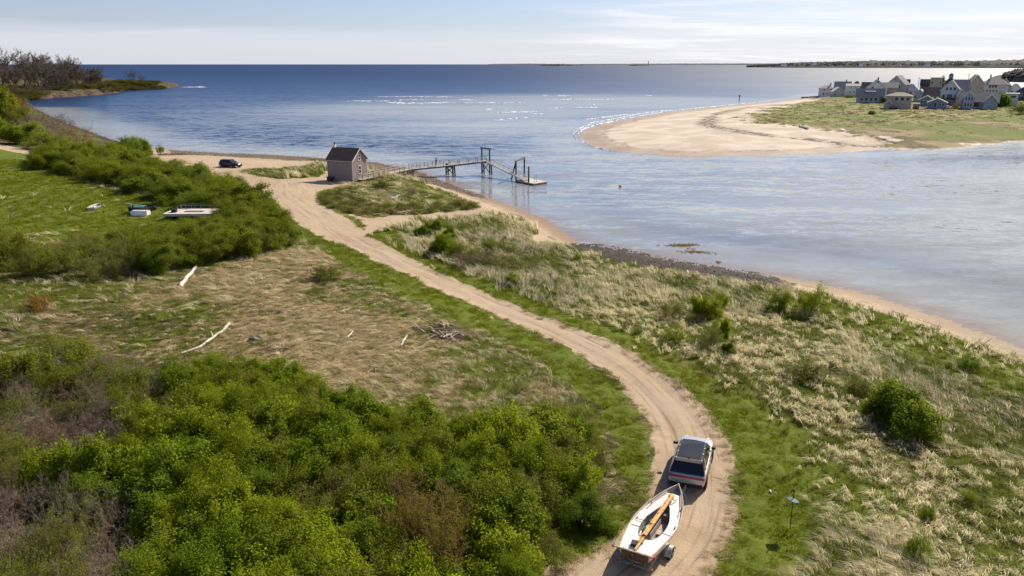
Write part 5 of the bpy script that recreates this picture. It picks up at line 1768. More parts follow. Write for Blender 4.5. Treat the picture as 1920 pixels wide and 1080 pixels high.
# ------------------------------------------------------------------ pier, gangway and float
def make_pier():
    A = SHACK_M @ Vector((0.4, 1.6, 0.42))
    b1, b2, b3 = on_plane(770, 329.5, 0.6), on_plane(843, 329, 0.0), on_plane(911, 326.5, 0.0)
    m2, m3 = mpp(b2), mpp(b3)
    t1 = Vector((b1.x, b1.y, 2.15))
    t2 = Vector((b2.x, b2.y, 19.6 * m2))
    t3 = Vector((b3.x, b3.y, 25.0 * m3))
    line = [A, t1, t2, t3]
    o = empty('pier', (A.x, A.y, 0), 0, 'grey wooden footbridge pier with railings running from the shack over the water', 'pier')
    off = Vector((A.x, A.y, 0))
    W = 1.7
    pts = [p - off for p in line]
    # planks one by one along the deck
    plank = 0
    for a, b in zip(pts[:-1], pts[1:]):
        d = b - a
        L = d.length
        t = d.normalized()
        sd = Vector((t.y, -t.x, 0)).normalized()
        n = max(1, int(L / 0.34))
        for k in range(n):
            c = a + d * ((k + 0.5) / n)
            jz = Vector((0, 0, rng.uniform(-.008, .008)))
            MB().bar(c - sd * W / 2 + jz, c + sd * W / 2 + jz, L / n - 0.035, 0.05, up=t.cross(sd) if False else (0, 0, 1)).build('plank', M['deck'], o)
        for s in (-1, 1):
            MB().bar(a + sd * s * W * .42 - Vector((0, 0, .20)), b + sd * s * W * .42 - Vector((0, 0, .20)), 0.12, 0.30).build('stringer', M['post'], o)
        np_ = max(2, int(L / 1.9))
        for s in (-1, 1):
            for k in range(np_ + (1 if b is pts[-1] else 0)):
                q = a + d * (k / np_) + sd * s * (W / 2 + .05)
                MB().bar(q - Vector((0, 0, .3)), q + Vector((0, 0, 1.12)), 0.11).build('railing_post', M['post'], o)
            for hz in (0.58, 1.08):
                MB().bar(a + sd * s * (W / 2 + .05) + Vector((0, 0, hz)), b + sd * s * (W / 2 + .05) + Vector((0, 0, hz)), 0.07, 0.09).build('rail', M['trim'], o)
    d0 = (pts[3] - pts[0]).normalized()
    sd = Vector((d0.y, -d0.x, 0)).normalized()
    for i, (top, ext) in enumerate(((pts[1], 0.0), (pts[2], 0.0), (pts[3], 1.0))):
        zb = -2.0 if i else 0.4
        for s in (-1, 1):
            p = top + sd * s * (W / 2 + 0.2 + 0.15 * i)
            zt = top.z - 0.12 if not ext else 48 * m3 
            MB().tube([(p.x, p.y, zb), (p.x, p.y, zt)], 0.19 if i else 0.15, 10).build('pile', M['pile'], o, True)
            if i:
                p2 = p + d0 * 0.8
                MB().tube([(p2.x, p2.y, zb), (p2.x - d0.x * .3, p2.y - d0.y * .3, top.z - 0.3)], 0.17, 10).build('pile', M['pile'], o, True)
        l, r = top - sd * (W / 2 + .25), top + sd * (W / 2 + .25)
        lo = 0.55 if i else 0.9
        MB().bar((l.x, l.y, lo), (r.x, r.y, top.z - .5), 0.1, 0.18).build('cross_brace', M['pile'], o)
        MB().bar((r.x, r.y, lo), (l.x, l.y, top.z - .5), 0.1, 0.18).build('cross_brace', M['pile'], o)
        MB().bar(l - Vector((0, 0, .45)) - sd * .2, r - Vector((0, 0, .45)) + sd * .2, 0.2, 0.24).build('cap_beam', M['pile'], o)
    top = pts[3] + Vector((0, 0, 48 * m3 - pts[3].z))
    MB().bar(top - sd * 1.75, top + sd * 1.75, 0.3, 0.3).build('hoist_beam', M['pile'], o)
    # gangway
    fl = on_plane(988, 339.5, 0.45)
    g0, g1 = line[3] + d0 * 0.2, Vector((fl.x, fl.y, 0.62))
    gw = empty('gangway', g0, 0, 'pale aluminium gangway sloping from the pier head down to the float', 'gangway')
    dv = g1 - g0
    t = dv.normalized()
    s2 = Vector((t.y, -t.x, 0)).normalized()
    n = int(dv.length / 0.45)
    for k in range(n):
        c = dv * ((k + .5) / n)
        MB().bar(c - s2 * .6, c + s2 * .6, dv.length / n - 0.03, 0.05).build('tread', M['float_deck'], gw)
    for s in (-1, 1):
        w = s2 * s * .65
        MB().bar(w - Vector((0, 0, .08)), dv + w - Vector((0, 0, .08)), 0.08, 0.2).build('side_beam', M['alu'], gw)
        arch = [w + dv * k / 8 + Vector((0, 0, 1.05 * min(1, .15 + 4 * min(k / 8, 1 - k / 8)))) for k in range(9)]
        MB().tube(arch, 0.05, 6).build('handrail', M['alu'], gw, True)
        for k in range(1, 8):
            q = w + dv * k / 8
            MB().bar(q, q + Vector((0, 0, 1.0)), 0.05).build('railing_post', M['alu'], gw)
        MB().tube([w + dv * k / 8 + Vector((0, 0, .5)) for k in range(9)], 0.035, 6).build('mid_rail', M['alu'], gw, True)
    # float
    cs = [on_plane(966, 337.5, 0.4), on_plane(1001, 344.5, 0.4), on_plane(1026, 340.5, 0.4)]
    cs.append(cs[0] + cs[2] - cs[1])
    ctr = (cs[0] + cs[2]) / 2
    f = empty('float', (ctr.x, ctr.y, 0), 0, 'bleached wooden float at the end of the gangway', 'float')
    loc = [Vector((c.x - ctr.x, c.y - ctr.y, 0)) for c in cs]
    MB().loft([[p + Vector((0, 0, z)) for p in loc] for z in (-0.15, 0.36)]).build('hull', M['post'], f)
    n = 22
    for k in range(n):
        a, b = (k + .06) / n, (k + .94) / n
        v = [loc[0].lerp(loc[1], a), loc[0].lerp(loc[1], b), loc[3].lerp(loc[2], b), loc[3].lerp(loc[2], a)]
        MB().loft([[p + Vector((0, 0, z)) for p in v] for z in (0.365, 0.42)]).build('plank', M['float_deck'], f)
    for a, b in ((0, 1), (1, 2), (2, 3), (3, 0)):
        MB().bar(loc[a] + Vector((0, 0, .3)), loc[b] + Vector((0, 0, .3)), 0.1, 0.2).build('rub_strake', M['trim'], f)
    # swimming ladder
    lp = on_plane(1004, 342.0, 0.42)
    ld = empty('ladder', (lp.x, lp.y, 0.42), R(20), 'small metal ladder standing up from the float', 'ladder')
    for s in (-.25, .25):
        MB().tube([(s, 0, -0.02), (s, 0, 1.7)], 0.03, 6).build('side_rail', M['galv'], ld)
    for k in range(5):
        MB().tube([(-.25, 0, .3 + .33 * k), (.25, 0, .3 + .33 * k)], 0.022, 6).build('rung', M['galv'], ld)
    # mooring frame and pile beside the float
    fr = empty('mooring_gantry', (cs[0].x, cs[0].y, 0), 0, 'timber mooring gantry with leaning strut beside the float', 'gantry')
    o0 = Vector((cs[0].x, cs[0].y, 0))
    pa, pb, pc = on_plane(967.5, 338.5, 0) - o0, on_plane(983, 330.5, 0) - o0, on_plane(957, 336, 0) - o0
    mh = mpp(cs[0])
    ha = 35.5 * mh
    for p in (pa, pb):
        MB().tube([(p.x, p.y, -2), (p.x, p.y, ha)], 0.19, 10).build('post', M['pile'], fr, True)
    MB().tube([(pc.x, pc.y, -1), (pa.x - .1, pa.y, ha - .3)], 0.16, 10).build('strut', M['pile'], fr, True)
    e = (pb - pa).normalized() * 0.5
    MB().bar(pa - e + Vector((0, 0, ha + .1)), pb + e + Vector((0, 0, ha + .1)), 0.3, 0.32).build('beam', M['pile'], fr)
    pp = on_plane(991, 345.5, 0)
    pl = empty('mooring_pile', (pp.x, pp.y, 0), 0, 'single thick pile standing at the near side of the float', 'pile')
    MB().tube([(0, 0, -2), (0.02, 0, 32.5 * mh)], [0.2, 0.18], 12).build('shaft', M['pile'], pl, True)
    MB().lathe([(0.185, 0), (0.2, .05), (0.1, .09)], (0.02, 0, 32.5 * mh - .02), 'Z', 12).build('cap', M['trim'], pl)
    return line


PIER = make_pier()


# ------------------------------------------------------------------ person on the pier
def make_person(loc, rz):
    vs = {'pelvis': (0, 0, .95), 'waist': (0, .01, 1.12), 'chest': (0, .03, 1.38), 'neck': (0, .06, 1.53), 'head': (0, .10, 1.64), 'crown': (0, .11, 1.74),
          'shl': (-.19, .02, 1.43), 'ell': (-.24, -.04, 1.17), 'wrl': (-.21, .06, .95), 'hnl': (-.20, .09, .87), 'shr': (.19, .02, 1.43), 'elr': (.24, -.03, 1.17), 'wrr': (.20, .08, .97), 'hnr': (.19, .11, .89),
          'hpl': (-.10, 0, .90), 'knl': (-.11, .09, .50), 'anl': (-.11, .02, .10), 'tol': (-.12, .18, .04), 'hpr': (.10, 0, .90), 'knr': (.11, -.02, .50), 'anr': (.11, -.16, .12), 'tor': (.12, -.02, .04)}
    rad = dict(pelvis=.15, waist=.15, chest=.18, neck=.065, head=.10, crown=.07, shl=.075, ell=.055, wrl=.04, hnl=.04, shr=.075, elr=.055, wrr=.04, hnr=.04, hpl=.10, knl=.07, anl=.05, tol=.045, hpr=.10, knr=.07, anr=.05, tor=.045)
    ed = ['pelvis waist', 'waist chest', 'chest neck', 'neck head', 'head crown', 'chest shl', 'shl ell', 'ell wrl', 'wrl hnl', 'chest shr', 'shr elr', 'elr wrr', 'wrr hnr', 'pelvis hpl', 'hpl knl', 'knl anl', 'anl tol', 'pelvis hpr', 'hpr knr', 'knr anr', 'anr tor']
    nm = list(vs)
    me = bpy.data.meshes.new('person_bones')
    me.from_pydata([vs[k] for k in nm], [tuple(nm.index(w) for w in e.split()) for e in ed], [])
    tmp = bpy.data.objects.new('person_bones', me)
    C.objects.link(tmp)
    sk = tmp.modifiers.new('skin', 'SKIN')
    for i, k in enumerate(nm):
        me.skin_vertices[0].data[i].radius = (rad[k], rad[k])
        me.skin_vertices[0].data[i].use_root = k == 'pelvis'
    sb = tmp.modifiers.new('sub', 'SUBSURF')
    sb.levels = sb.render_levels = 2
    dg = bpy.context.evaluated_depsgraph_get()
    body = bpy.data.meshes.new_from_object(tmp.evaluated_get(dg))
    bpy.data.objects.remove(tmp)
    body.materials.clear()
    for m in ('skin', 'jacket', 'jeans'):
        body.materials.append(M[m])
    for p in body.polygons:
        z, x = p.center.z, abs(p.center.x)
        p.material_index = 2 if z < .98 and x < .18 else 1 if (z < 1.54 and z > .93) else 0
        p.use_smooth = True
    o = empty('person', loc, rz, 'person in dark jacket and trousers walking along the pier', 'person')
    b = bpy.data.objects.new('body', body)
    C.objects.link(b)
    b.parent = o
    MB().lathe([(.075, -.02), (.105, .02), (.108, .07), (.085, .125), (.02, .15)], (0, .095, 1.63), 'Z', 12).build('hair', M['jacket'], o, True)
    MB().lathe([(.012, 0), (.016, -.012), (.004, -.03)], (0, .205, 1.64), 'Y', 6).build('nose', M['skin'], o)
    m = MB()
    for s in (-.04, .04):
        m.box((s, .192, 1.665), (.022, .02, .012))
    m.build('eyes', M['black_plastic'], o)
    g = []
    for k in range(5):
        for s, hnd in ((-1, vs['hnl']), (1, vs['hnr'])):
            x, y, z = hnd
            MB().tube([(x + s * .0, y - .03 + .018 * k, z - .02), (x - s * .008, y - .02 + .018 * k, z - .07), (x - s * .02, y - .02 + .018 * k, z - .095 + .006 * abs(k - 2))], .009, 5).build('finger', M['skin'], o)
    MB().loft([[Vector((a * math.cos(w), .02 + b * math.sin(w), z)) for w in [2 * math.pi * i / 12 for i in range(12)]] for a, b, z in ((.20, .16, .93), (.19, .155, 1.1), (.215, .165, 1.34))], cap=False).build('jacket', M['jacket'], o, True)
    return o


a_, b_ = PIER[1], PIER[2]
b3 = PIER[3]
pp = PIER[1].lerp(PIER[2], 0.64)
make_person((pp.x + .1, pp.y + .2, pp.z + .025), math.atan2(-(b_ - a_).x, (b_ - a_).y)).scale = (1.1, 1.1, 1.06)
pk = PIER[2].lerp(PIER[3], 0.0)
pk = PIER[1].lerp(PIER[2], 0.93)
MB().loft([[Vector((sx * a, sy * b, z)) for sx, sy in ((-1, -1), (1, -1), (1, 1), (-1, 1))] for a, b, z in ((.26, .18, 0), (.28, .2, .2), (.2, .14, .36))]).build('bag', M['jacket'], None, loc=(pk.x, pk.y + .3, pk.z + .03), label='dark bag set down on the pier deck beyond the person', cat='bag')

# ------------------------------------------------------------------ houses on the spit
HC = {}


def hcol(c, nm):
    if nm not in HC:
        HC[nm] = simple(nm, c, 0.8, var=0.1, scale=0.8)
    return HC[nm]


WALLS = dict(white=(0.75, 0.74, 0.72), grey=(0.50, 0.48, 0.46), tan=(0.44, 0.38, 0.31), blue=(0.20, 0.25, 0.32), bluegrey=(0.38, 0.40, 0.45), brown=(0.20, 0.15, 0.11), cream=(0.50, 0.47, 0.40), red=(0.16, 0.035, 0.03), teal=(0.05, 0.10, 0.12), pale=(0.64, 0.63, 0.63))
ROOFS = dict(r_grey=(0.27, 0.25, 0.24), r_dark=(0.08, 0.075, 0.075), r_brown=(0.16, 0.125, 0.10), r_light=(0.46, 0.46, 0.47))


def make_house(label, cx, by, ty, wpx, depth, wall, roofc, typ='gs', rot=0, wins=(), chim=None, porch=0, wr=0.6, name='house', deck=False, cupola=False, dormer=False, push=0.0, wing=None):
    p = G(cx, by)
    m = mpp(p)
    w, H = wpx * m, (by - ty) * m
    hw = H * wr
    d0 = Vector((p.x, p.y, 0)).normalized()
    o = empty(name, (p.x, p.y, p.z - 0.15), math.atan2(-p.x, p.y) + R(rot), label, 'house' if name == 'house' else 'shed', None)
    wm, rm = hcol(WALLS[wall], wall + '_wall'), hcol(ROOFS[roofc], roofc + '_roof')
    x0, x1 = -w / 2, w / 2
    ov = 0.035 * w + 0.15

    def block(x0, x1, y0, y1, z0, hw, hr, typ, pre=''):
        wv = [(x0, y0), (x1, y0), (x1, y1), (x0, y1)]
        mb = MB().loft([[Vector((a, b, z)) for a, b in wv] for z in (z0, hw)])
        cxm, cym = (x0 + x1) / 2, (y0 + y1) / 2
        if typ == 'gf':
            for y, f in ((y0, (0, 1, 2)), (y1, (1, 0, 2))):
                mb.add([(x0, y, hw), (x1, y, hw), (cxm, y, hr)], [f])
        elif typ == 'gs':
            for x, f in ((x0, (1, 0, 2)), (x1, (0, 1, 2))):
                mb.add([(x, y0, hw), (x, y1, hw), (x, cym, hr)], [f])
        mb.build('wall', wm, o)
        r = MB()
        th = 0.22
        if typ in ('gf', 'gs'):
            if typ == 'gf':
                k = (hr - hw) / max(cxm - x0, .1)
                sl = [[(x0 - ov, y0 - ov, hw - ov * k), (cxm, y0 - ov, hr), (cxm, y1 + ov, hr), (x0 - ov, y1 + ov, hw - ov * k)], [(x1 + ov, y1 + ov, hw - ov * k), (cxm, y1 + ov, hr), (cxm, y0 - ov, hr), (x1 + ov, y0 - ov, hw - ov * k)]]
            else:
                k = (hr - hw) / max(cym - y0, .1)
                sl = [[(x0 - ov, y0 - ov, hw - ov * k), (x1 + ov, y0 - ov, hw - ov * k), (x1 + ov, cym, hr), (x0 - ov, cym, hr)], [(x1 + ov, y1 + ov, hw - ov * k), (x0 - ov, y1 + ov, hw - ov * k), (x0 - ov, cym, hr), (x1 + ov, cym, hr)]]
            for q in sl:
                r.add([Vector(a) + Vector((0, 0, .02)) for a in q] + [Vector(a) + Vector((0, 0, th)) for a in q], [(4, 5, 6, 7), (3, 2, 1, 0), (0, 1, 5, 4), (1, 2, 6, 5), (2, 3, 7, 6), (3, 0, 4, 7)])
        elif typ == 'hip':
            i = min(x1 - x0, y1 - y0) * 0.42
            b = [Vector((x0 - ov, y0 - ov, hw)), Vector((x1 + ov, y0 - ov, hw)), Vector((x1 + ov, y1 + ov, hw)), Vector((x0 - ov, y1 + ov, hw))]
            t = [Vector((min(x0 + i, cxm), cym - .1, hr)), Vector((max(x1 - i, cxm), cym - .1, hr)), Vector((max(x1 - i, cxm), cym + .1, hr)), Vector((min(x0 + i, cxm), cym + .1, hr))]
            r.loft([[q + Vector((0, 0, -.12)) for q in b], [q + Vector((0, 0, .08)) for q in b], t])
        else:
            r.box((cxm, cym, hw + .12), (x1 - x0 + 2 * ov, y1 - y0 + 2 * ov, .3))
        ro = r.build('roof', rm, o)
        if typ == 'gf':
            for s, xx in ((-1, x0 - ov), (1, x1 + ov)):
                MB().bar((xx, y0 - ov - .03, hw - ov * k + .12), (cxm, y0 - ov - .03, hr + .12), 0.06, 0.34).build('rake_trim', M['white'], ro)
        return ro
    ro = block(x0, x1, 0, depth, 0, hw, H, typ)

    def window(x, z, ww, hh):
        f = MB().box((x, -0.03, z), (ww + .3, .1, hh + .3)).build('window', M['white'], o)
        MB().box((x, -0.06, z), (ww, .1, hh)).build('pane', M['glass'], f)
    for (u, v, a, b) in wins:                  # fractions of width and total height
        window(x0 + u * w, v * H, a * w, b * H)
    if chim is not None:
        c = MB().box((x0 + chim * w, depth * .5, H + 0.5), (0.9, 0.9, 2.0)).build('chimney', HC.get('brown_wall') or hcol(WALLS['brown'], 'brown_wall'), ro)
        MB().box((x0 + chim * w, depth * .5, H + 1.55), (1.1, 1.1, .15)).build('chimney_cap', M['trim'], c)
    if porch:
        ph = porch * H
        MB().loft([[Vector((x0 * .98, -2.6, ph + e)), Vector((x1 * .98, -2.6, ph + e)), Vector((x1 * .98, -.12, ph + .7 + e)), Vector((x0 * .98, -.12, ph + .7 + e))] for e in (0, .2)]).build('porch_roof', rm, o)
        for k in range(4):
            MB().bar((x0 * .93 + k * w * .93 / 3, -2.4, 0), (x0 * .93 + k * w * .93 / 3, -2.4, ph), .22).build('porch_post', M['white'], o)
        MB().box((0, -1.3, .35), (w * .96, 2.4, .3)).build('porch_floor', M['trim'], o)
    if deck:
        zz = hw * .5
        MB().box((0, -1.2, zz), (w * .95, 2.3, .2)).build('balcony', M['white'], o)
        MB().bar((x0 * .95, -2.3, zz + 1), (x1 * .95, -2.3, zz + 1), .1).build('balcony_rail', M['white'], o)
        for k in range(4):
            MB().bar((x0 * .93 + k * w * .93 / 3, -2.25, 0), (x0 * .93 + k * w * .93 / 3, -2.25, zz + 1), .18).build('balcony_post', M['white'], o)
    if cupola:
        c = MB().box((0, depth * .5, H + .6), (2.6, 2.6, 2.4)).build('cupola', wm, ro)
        MB().loft([[Vector((a * 1.7, depth * .5 + b * 1.7, H + 1.8)) for a, b in ((-1, -1), (1, -1), (1, 1), (-1, 1))], [Vector((a * .1, depth * .5 + b * .1, H + 3.0)) for a, b in ((-1, -1), (1, -1), (1, 1), (-1, 1))]]).build('cupola_roof', rm, c)
    if dormer:
        z0 = hw + (H - hw) * .25
        d = MB().box((0, depth * .22, z0 + .7), (w * .34, depth * .25, 1.6)).build('dormer', wm, ro)
        MB().box((0, depth * .2, z0 + 1.6), (w * .40, depth * .34, .2), rx=.15).build('dormer_roof', rm, d)
        for k in range(4):
            MB().box((-w * .12 + k * w * .08, depth * .22 - depth * .126, z0 + .6), (w * .05, .06, .9)).build('pane', M['glass'], d)
    if wing:
        a, b, hh, hr = wing
        block(x0 + a * w, x0 + b * w, -2.5, depth * .6, 0, hh * H, hr * H, 'gf')
    return o


def W4(n, v, a=.07, b=.10, u0=.15, u1=.85):
    return [(u0 + (u1 - u0) * k / max(n - 1, 1), v, a, b) for k in range(n)]


def build_houses():
    H = make_house
    H('pale two storey end house nearest the open sea', 1550, 182, 160, 25, 9, 'pale', 'r_grey', 'hip', 8, W4(2, .62, .10, .14, .28, .78) + W4(3, .3, .09, .14, .25, .8), .75, wr=.72)
    H('grey side gabled house with chimney behind the end house', 1578, 180, 154, 28, 9, 'grey', 'r_grey', 'gs', 0, W4(2, .3), .7, wr=.5)
    H('small pale front gabled house with porch lean-to beside the end house', 1572, 183, 164, 20, 9, 'cream', 'r_light', 'gf', 12, W4(2, .3, .12, .2), None, wr=.6)
    H('white boxy house with square windows between the gables', 1598, 181.5, 158, 24, 9, 'white', 'r_grey', 'gs', 5, W4(2, .72, .09, .14, .35, .65) + W4(2, .38, .09, .14, .3, .6), None, wr=.85)
    H('tall white gabled house with small attic window', 1642, 187, 151, 34, 12, 'white', 'r_dark', 'gf', 6, [(.5, .9, .07, .08), (.28, .62, .08, .09), (.72, .35, .08, .1)], .55, wr=.55)
    H('blue grey house with dormer and enclosed porch on the marsh edge', 1630, 192.5, 167, 46, 7, 'bluegrey', 'r_grey', 'gs', 2, W4(5, .25, .09, .2, .2, .9), None, wr=.52, dormer=True)
    H('dark roofed low house behind the tall white gable', 1628, 178, 155, 26, 9, 'brown', 'r_brown', 'gs', 0, W4(2, .3), None, wr=.45)
    H('large grey gambrel house in the middle of the village', 1676, 184, 143, 32, 13, 'grey', 'r_dark', 'gf', -14, [(.45, .85, .07, .07), (.3, .5, .1, .12), (.7, .5, .1, .12)], None, wr=.62)
    H('grey long roofed annex beside the large gambrel house', 1664, 185, 156, 30, 10, 'tan', 'r_grey', 'gs', 0, W4(3, .4), None, wr=.7)
    H('house with bright hip roof and long bright porch', 1706, 183, 158, 26, 9, 'grey', 'r_light', 'hip', 0, W4(3, .35, .14, .2), None, wr=.5)
    H('light house with pale lean-to roof behind the square house', 1694, 184, 158, 14, 8, 'grey', 'r_light', 'gf', 0, [(.5, .4, .3, .25)], None, wr=.55)
    H('square tan house with three big windows at the marsh', 1683.5, 204.5, 174, 42, 10, 'tan', 'r_brown', 'hip', 0, W4(3, .62, .13, .2, .40, .85), None, wr=.78, wing=(-.08, .25, .35, .55))
    H('dark red shed at the edge of the marsh', 1717, 205, 193, 10, 4, 'red', 'r_dark', 'gs', 0, W4(2, .5, .25, .2, .35, .65), None, wr=.8, name='shed')
    H('blue cottage with white eaves left of its twin', 1736, 199.5, 180, 27, 9, 'blue', 'r_dark', 'gf', 0, W4(4, .42, .13, .26, .2, .8), None, wr=.6)
    H('blue cottage with white eaves nearest the marsh', 1756, 204.5, 185, 32, 9, 'blue', 'r_grey', 'gf', 0, [(.4, .42, .14, .4), (.66, .46, .1, .24), (.8, .46, .1, .24)], None, wr=.62)
    H('low brown roofed house behind the twin cottages', 1748, 192, 165, 32, 9, 'cream', 'r_brown', 'gs', 0, W4(4, .35, .1, .18), None, wr=.5)
    H('tan boxy tower house with flat roof at the back', 1751, 186, 145, 20, 9, 'tan', 'r_grey', 'flat', 0, W4(2, .75, .14, .12), None, wr=.95)
    H('dark house low on the left of the boxy tower', 1731, 184, 150, 16, 9, 'brown', 'r_dark', 'gs', 0, W4(2, .5), None, wr=.7)
    H('dark shingled house with cupola at the back', 1777, 186, 147, 22, 10, 'blue', 'r_dark', 'hip', 0, W4(2, .6, .12, .12), None, wr=.75, cupola=True)
    H('white house with blue trim, steep gable and glazed porch', 1778, 196, 152, 31, 11, 'pale', 'r_dark', 'gf', -4, W4(3, .66, .12, .12, .3, .72) + [(.18, .33, .14, .18), (.5, .35, .3, .16), (.85, .36, .2, .14)], None, wr=.6, porch=.22)
    H('white house with grey roof right of the steep gable', 1797, 192, 151, 26, 10, 'white', 'r_grey', 'gs', 0, W4(2, .4, .16, .1), None, wr=.5)
    H('tan house with brown roof behind the village pole', 1826, 190, 142, 26, 11, 'tan', 'r_brown', 'gf', 10, W4(2, .5), None, wr=.68)
    H('big pale house with hip roof and two rows of windows', 1860, 188, 146, 46, 14, 'pale', 'r_grey', 'hip', 0, W4(3, .62, .08, .14, .35, .55) + W4(5, .42, .05, .08, .15, .6), .32, wr=.68)
    H('grey gabled wing at the right of the big pale house', 1880, 187, 148, 22, 12, 'grey', 'r_dark', 'gf', 0, W4(2, .4), None, wr=.62)
    H('grey double gabled house with dark garage bay', 1834, 203.5, 176, 60, 11, 'bluegrey', 'r_grey', 'gs', 0, W4(2, .35, .05, .2, .08, .16) + [(.42, .25, .2, .3)] + W4(3, .32, .06, .16, .72, .94), None, wr=.5, wing=(.62, 1.0, .5, .95))
    H('small gabled turret house beside the double gabled house', 1814, 203.8, 173, 18, 8, 'bluegrey', 'r_dark', 'gf', 0, W4(3, .62, .16, .18, .25, .75) + W4(3, .25, .16, .2, .25, .75), None, wr=.68)
    H('small white house left of the teal barn', 1895, 198, 175, 20, 9, 'pale', 'r_light', 'flat', 0, [(.4, .3, .2, .25), (.6, .72, .4, .14)], None, wr=.95)
    H('dark teal barn with white roof edge cut by the picture edge', 1921, 188, 161, 34, 10, 'teal', 'r_light', 'gf', -8, [(.3, .4, .1, .2)], None, wr=.6)
    H('white storage shed with round roof behind the double gabled house', 1812, 180, 163, 12, 6, 'white', 'r_light', 'hip', 0, [(.5, .4, .3, .3)], None, wr=.5, name='shed')
    H('low grey house on the seaward side behind the bright hip roof', 1690, 180, 150, 22, 9, 'grey', 'r_dark', 'gs', 0, W4(2, .5), None, wr=.6)
    H('small dark roofed cottage at the seaward back of the row', 1604, 178, 153, 22, 9, 'brown', 'r_dark', 'hip', 0, W4(2, .4), None, wr=.5)
    H('dark cottage among the bare trees of the headland', 172, 160, 140, 22, 9, 'brown', 'r_dark', 'gs', 0, [(.8, .35, .3, .4)], None, wr=.6)
    H('low dark house half hidden by trees on the headland', 112, 161, 146, 44, 10, 'brown', 'r_dark', 'gs', 0, W4(3, .35, .08, .2), None, wr=.5)
    H('grey cottage filling the gap left of the big pale house', 1842, 187, 158, 20, 9, 'cream', 'r_brown', 'gs', 4, W4(3, .4, .12, .16), .3, wr=.55)
    H('white gabled cottage at the back near the right edge', 1903, 183, 158, 18, 9, 'white', 'r_brown', 'gf', 10, W4(2, .45, .14, .16), None, wr=.6)
    H('small grey cottage squeezed behind the twin blue cottages', 1722, 190, 168, 18, 8, 'pale', 'r_grey', 'gf', -8, W4(2, .4, .16, .2), None, wr=.6)
    H('brown gabled house between the steep gable and the double gables', 1800, 197, 168, 16, 9, 'tan', 'r_brown', 'gf', 5, W4(2, .45, .16, .16), None, wr=.6)
    H('low white bungalow before the big pale house', 1872, 194, 178, 24, 8, 'cream', 'r_light', 'gs', 0, W4(3, .35, .12, .2), None, wr=.55)
    # utility poles, trees and vehicles of the village
    for px, by, ty, lab in ((1810, 186, 140, 'tall utility pole in the middle of the village'), (1719, 180, 146, 'utility pole left of the boxy tower house'), (1888, 180, 140, 'thin utility pole near the right edge of the picture')):
        p = G(px, by)
        m = mpp(p)
        o = empty('utility_pole', p, 0, lab, 'pole')
        h = (by - ty) * m
        MB().tube([(0, 0, 0), (0, 0, h)], [.2, .14], 8).build('post', M['post'], o)
        MB().bar((-1.1, 0, h - .7), (1.1, 0, h - .7), .14).build('crossarm', M['post'], o)
    for k, (px, py, hp, wp, kd, ti, lab) in enumerate([
            (1763, 184, 40, 14, 'dense', T_DEEP, 'dark evergreen tree beside the cupola house'), (1875, 199, 26, 26, 'dense', T_DEEP, 'dark green round tree right of the double gabled house'),
            (1868, 198, 18, 18, 'dense', T_DEEP, 'smaller dark tree in front of the round one'), (1790, 204, 10, 14, 'brush', T_RED, 'rusty bush beside the white car'), (1912, 214, 26, 40, 'brush', T_OLIVE, 'large brown bush at the right edge of the marsh'),
            (1635, 214, 7, 13, 'dense', T_OLIVE, 'lone dark bush on the open marsh grass'), (1594, 184, 8, 30, 'brush', T_OLIVE, 'low scrub in front of the white boxy house'), (1660, 192, 10, 14, 'dense', T_OLIVE, 'small dark bush at the corner of the dormer house'), (1818, 178, 22, 20, 'budding', T_OLIVE, 'budding tree behind the turret house'), (1768, 198, 12, 22, 'brush', T_OLIVE, 'brown scrub under the steep gabled house')]):
        p = G(px, py)
        m = mpp(p)
        plant(kd, k, p, hp * m, wp * m, k, ti, DARK, 'village_tree' if hp > 16 else 'village_bush', lab, 'tree' if hp > 16 else 'shrub')
    p = G(1777.5, 204.3)
    make_suv('parked_car', (p.x, p.y, p.z - .05), R(-62), M['white'], 'white car parked beside the blue cottage', False, L=4.6, W=1.9, Ht=1.7)
    p = G(1671, 204.6)
    make_suv('parked_car', (p.x, p.y - 3, p.z - .05), R(-80), M['navy_paint'], 'dark car parked in front of the square tan house', False, L=4.7, W=1.9, Ht=1.6)
    # sea wall of boulders at the point of the village
    g = np.random.default_rng(4)
    for k in range(16):
        px = 1506 + 34 * k / 15
        p = G(px, 184.2 - 2.2 * k / 15)
        s = 1.2 + g.random() * 0.8
        b = rock_mesh(k % 4)
        o = bpy.data.objects.new('boulder', b)
        C.objects.link(o)
        o.location = (p.x, p.y, p.z + .2)
        o.scale = (s * 2.2, s * 1.6, s * 1.3)
        o.rotation_euler = (0, 0, k * 1.1)
        tag(o, 'dark boulder in the sea wall before the end house', 'boulder', 'boulders of the sea wall')


ROCKS = []


def rock_mesh(i):
    if not ROCKS:
        for s in range(4):
            g = np.random.default_rng(40 + s)
            n, mm = 7, 9
            vs, fs = [], []
            for a in range(n):
                th = math.pi * a / (n - 1)
                for b in range(mm):
                    ph = 2 * math.pi * b / mm
                    r = 0.5 * (0.75 + 0.4 * g.random()) if 0 < a < n - 1 else 0.42
                    vs.append((r * math.sin(th) * math.cos(ph), r * math.sin(th) * math.sin(ph), 0.8 * r * math.cos(th)))
            for a in range(n - 1):
                for b in range(mm):
                    fs.append((a * mm + b, (a + 1) * mm + b, (a + 1) * mm + (b + 1) % mm, a * mm + (b + 1) % mm))
            me = bpy.data.meshes.new('rock')
            me.from_pydata(vs, [], fs)
            me.materials.append(M['rock'])
            ROCKS.append(me)
    return ROCKS[i]


build_houses()


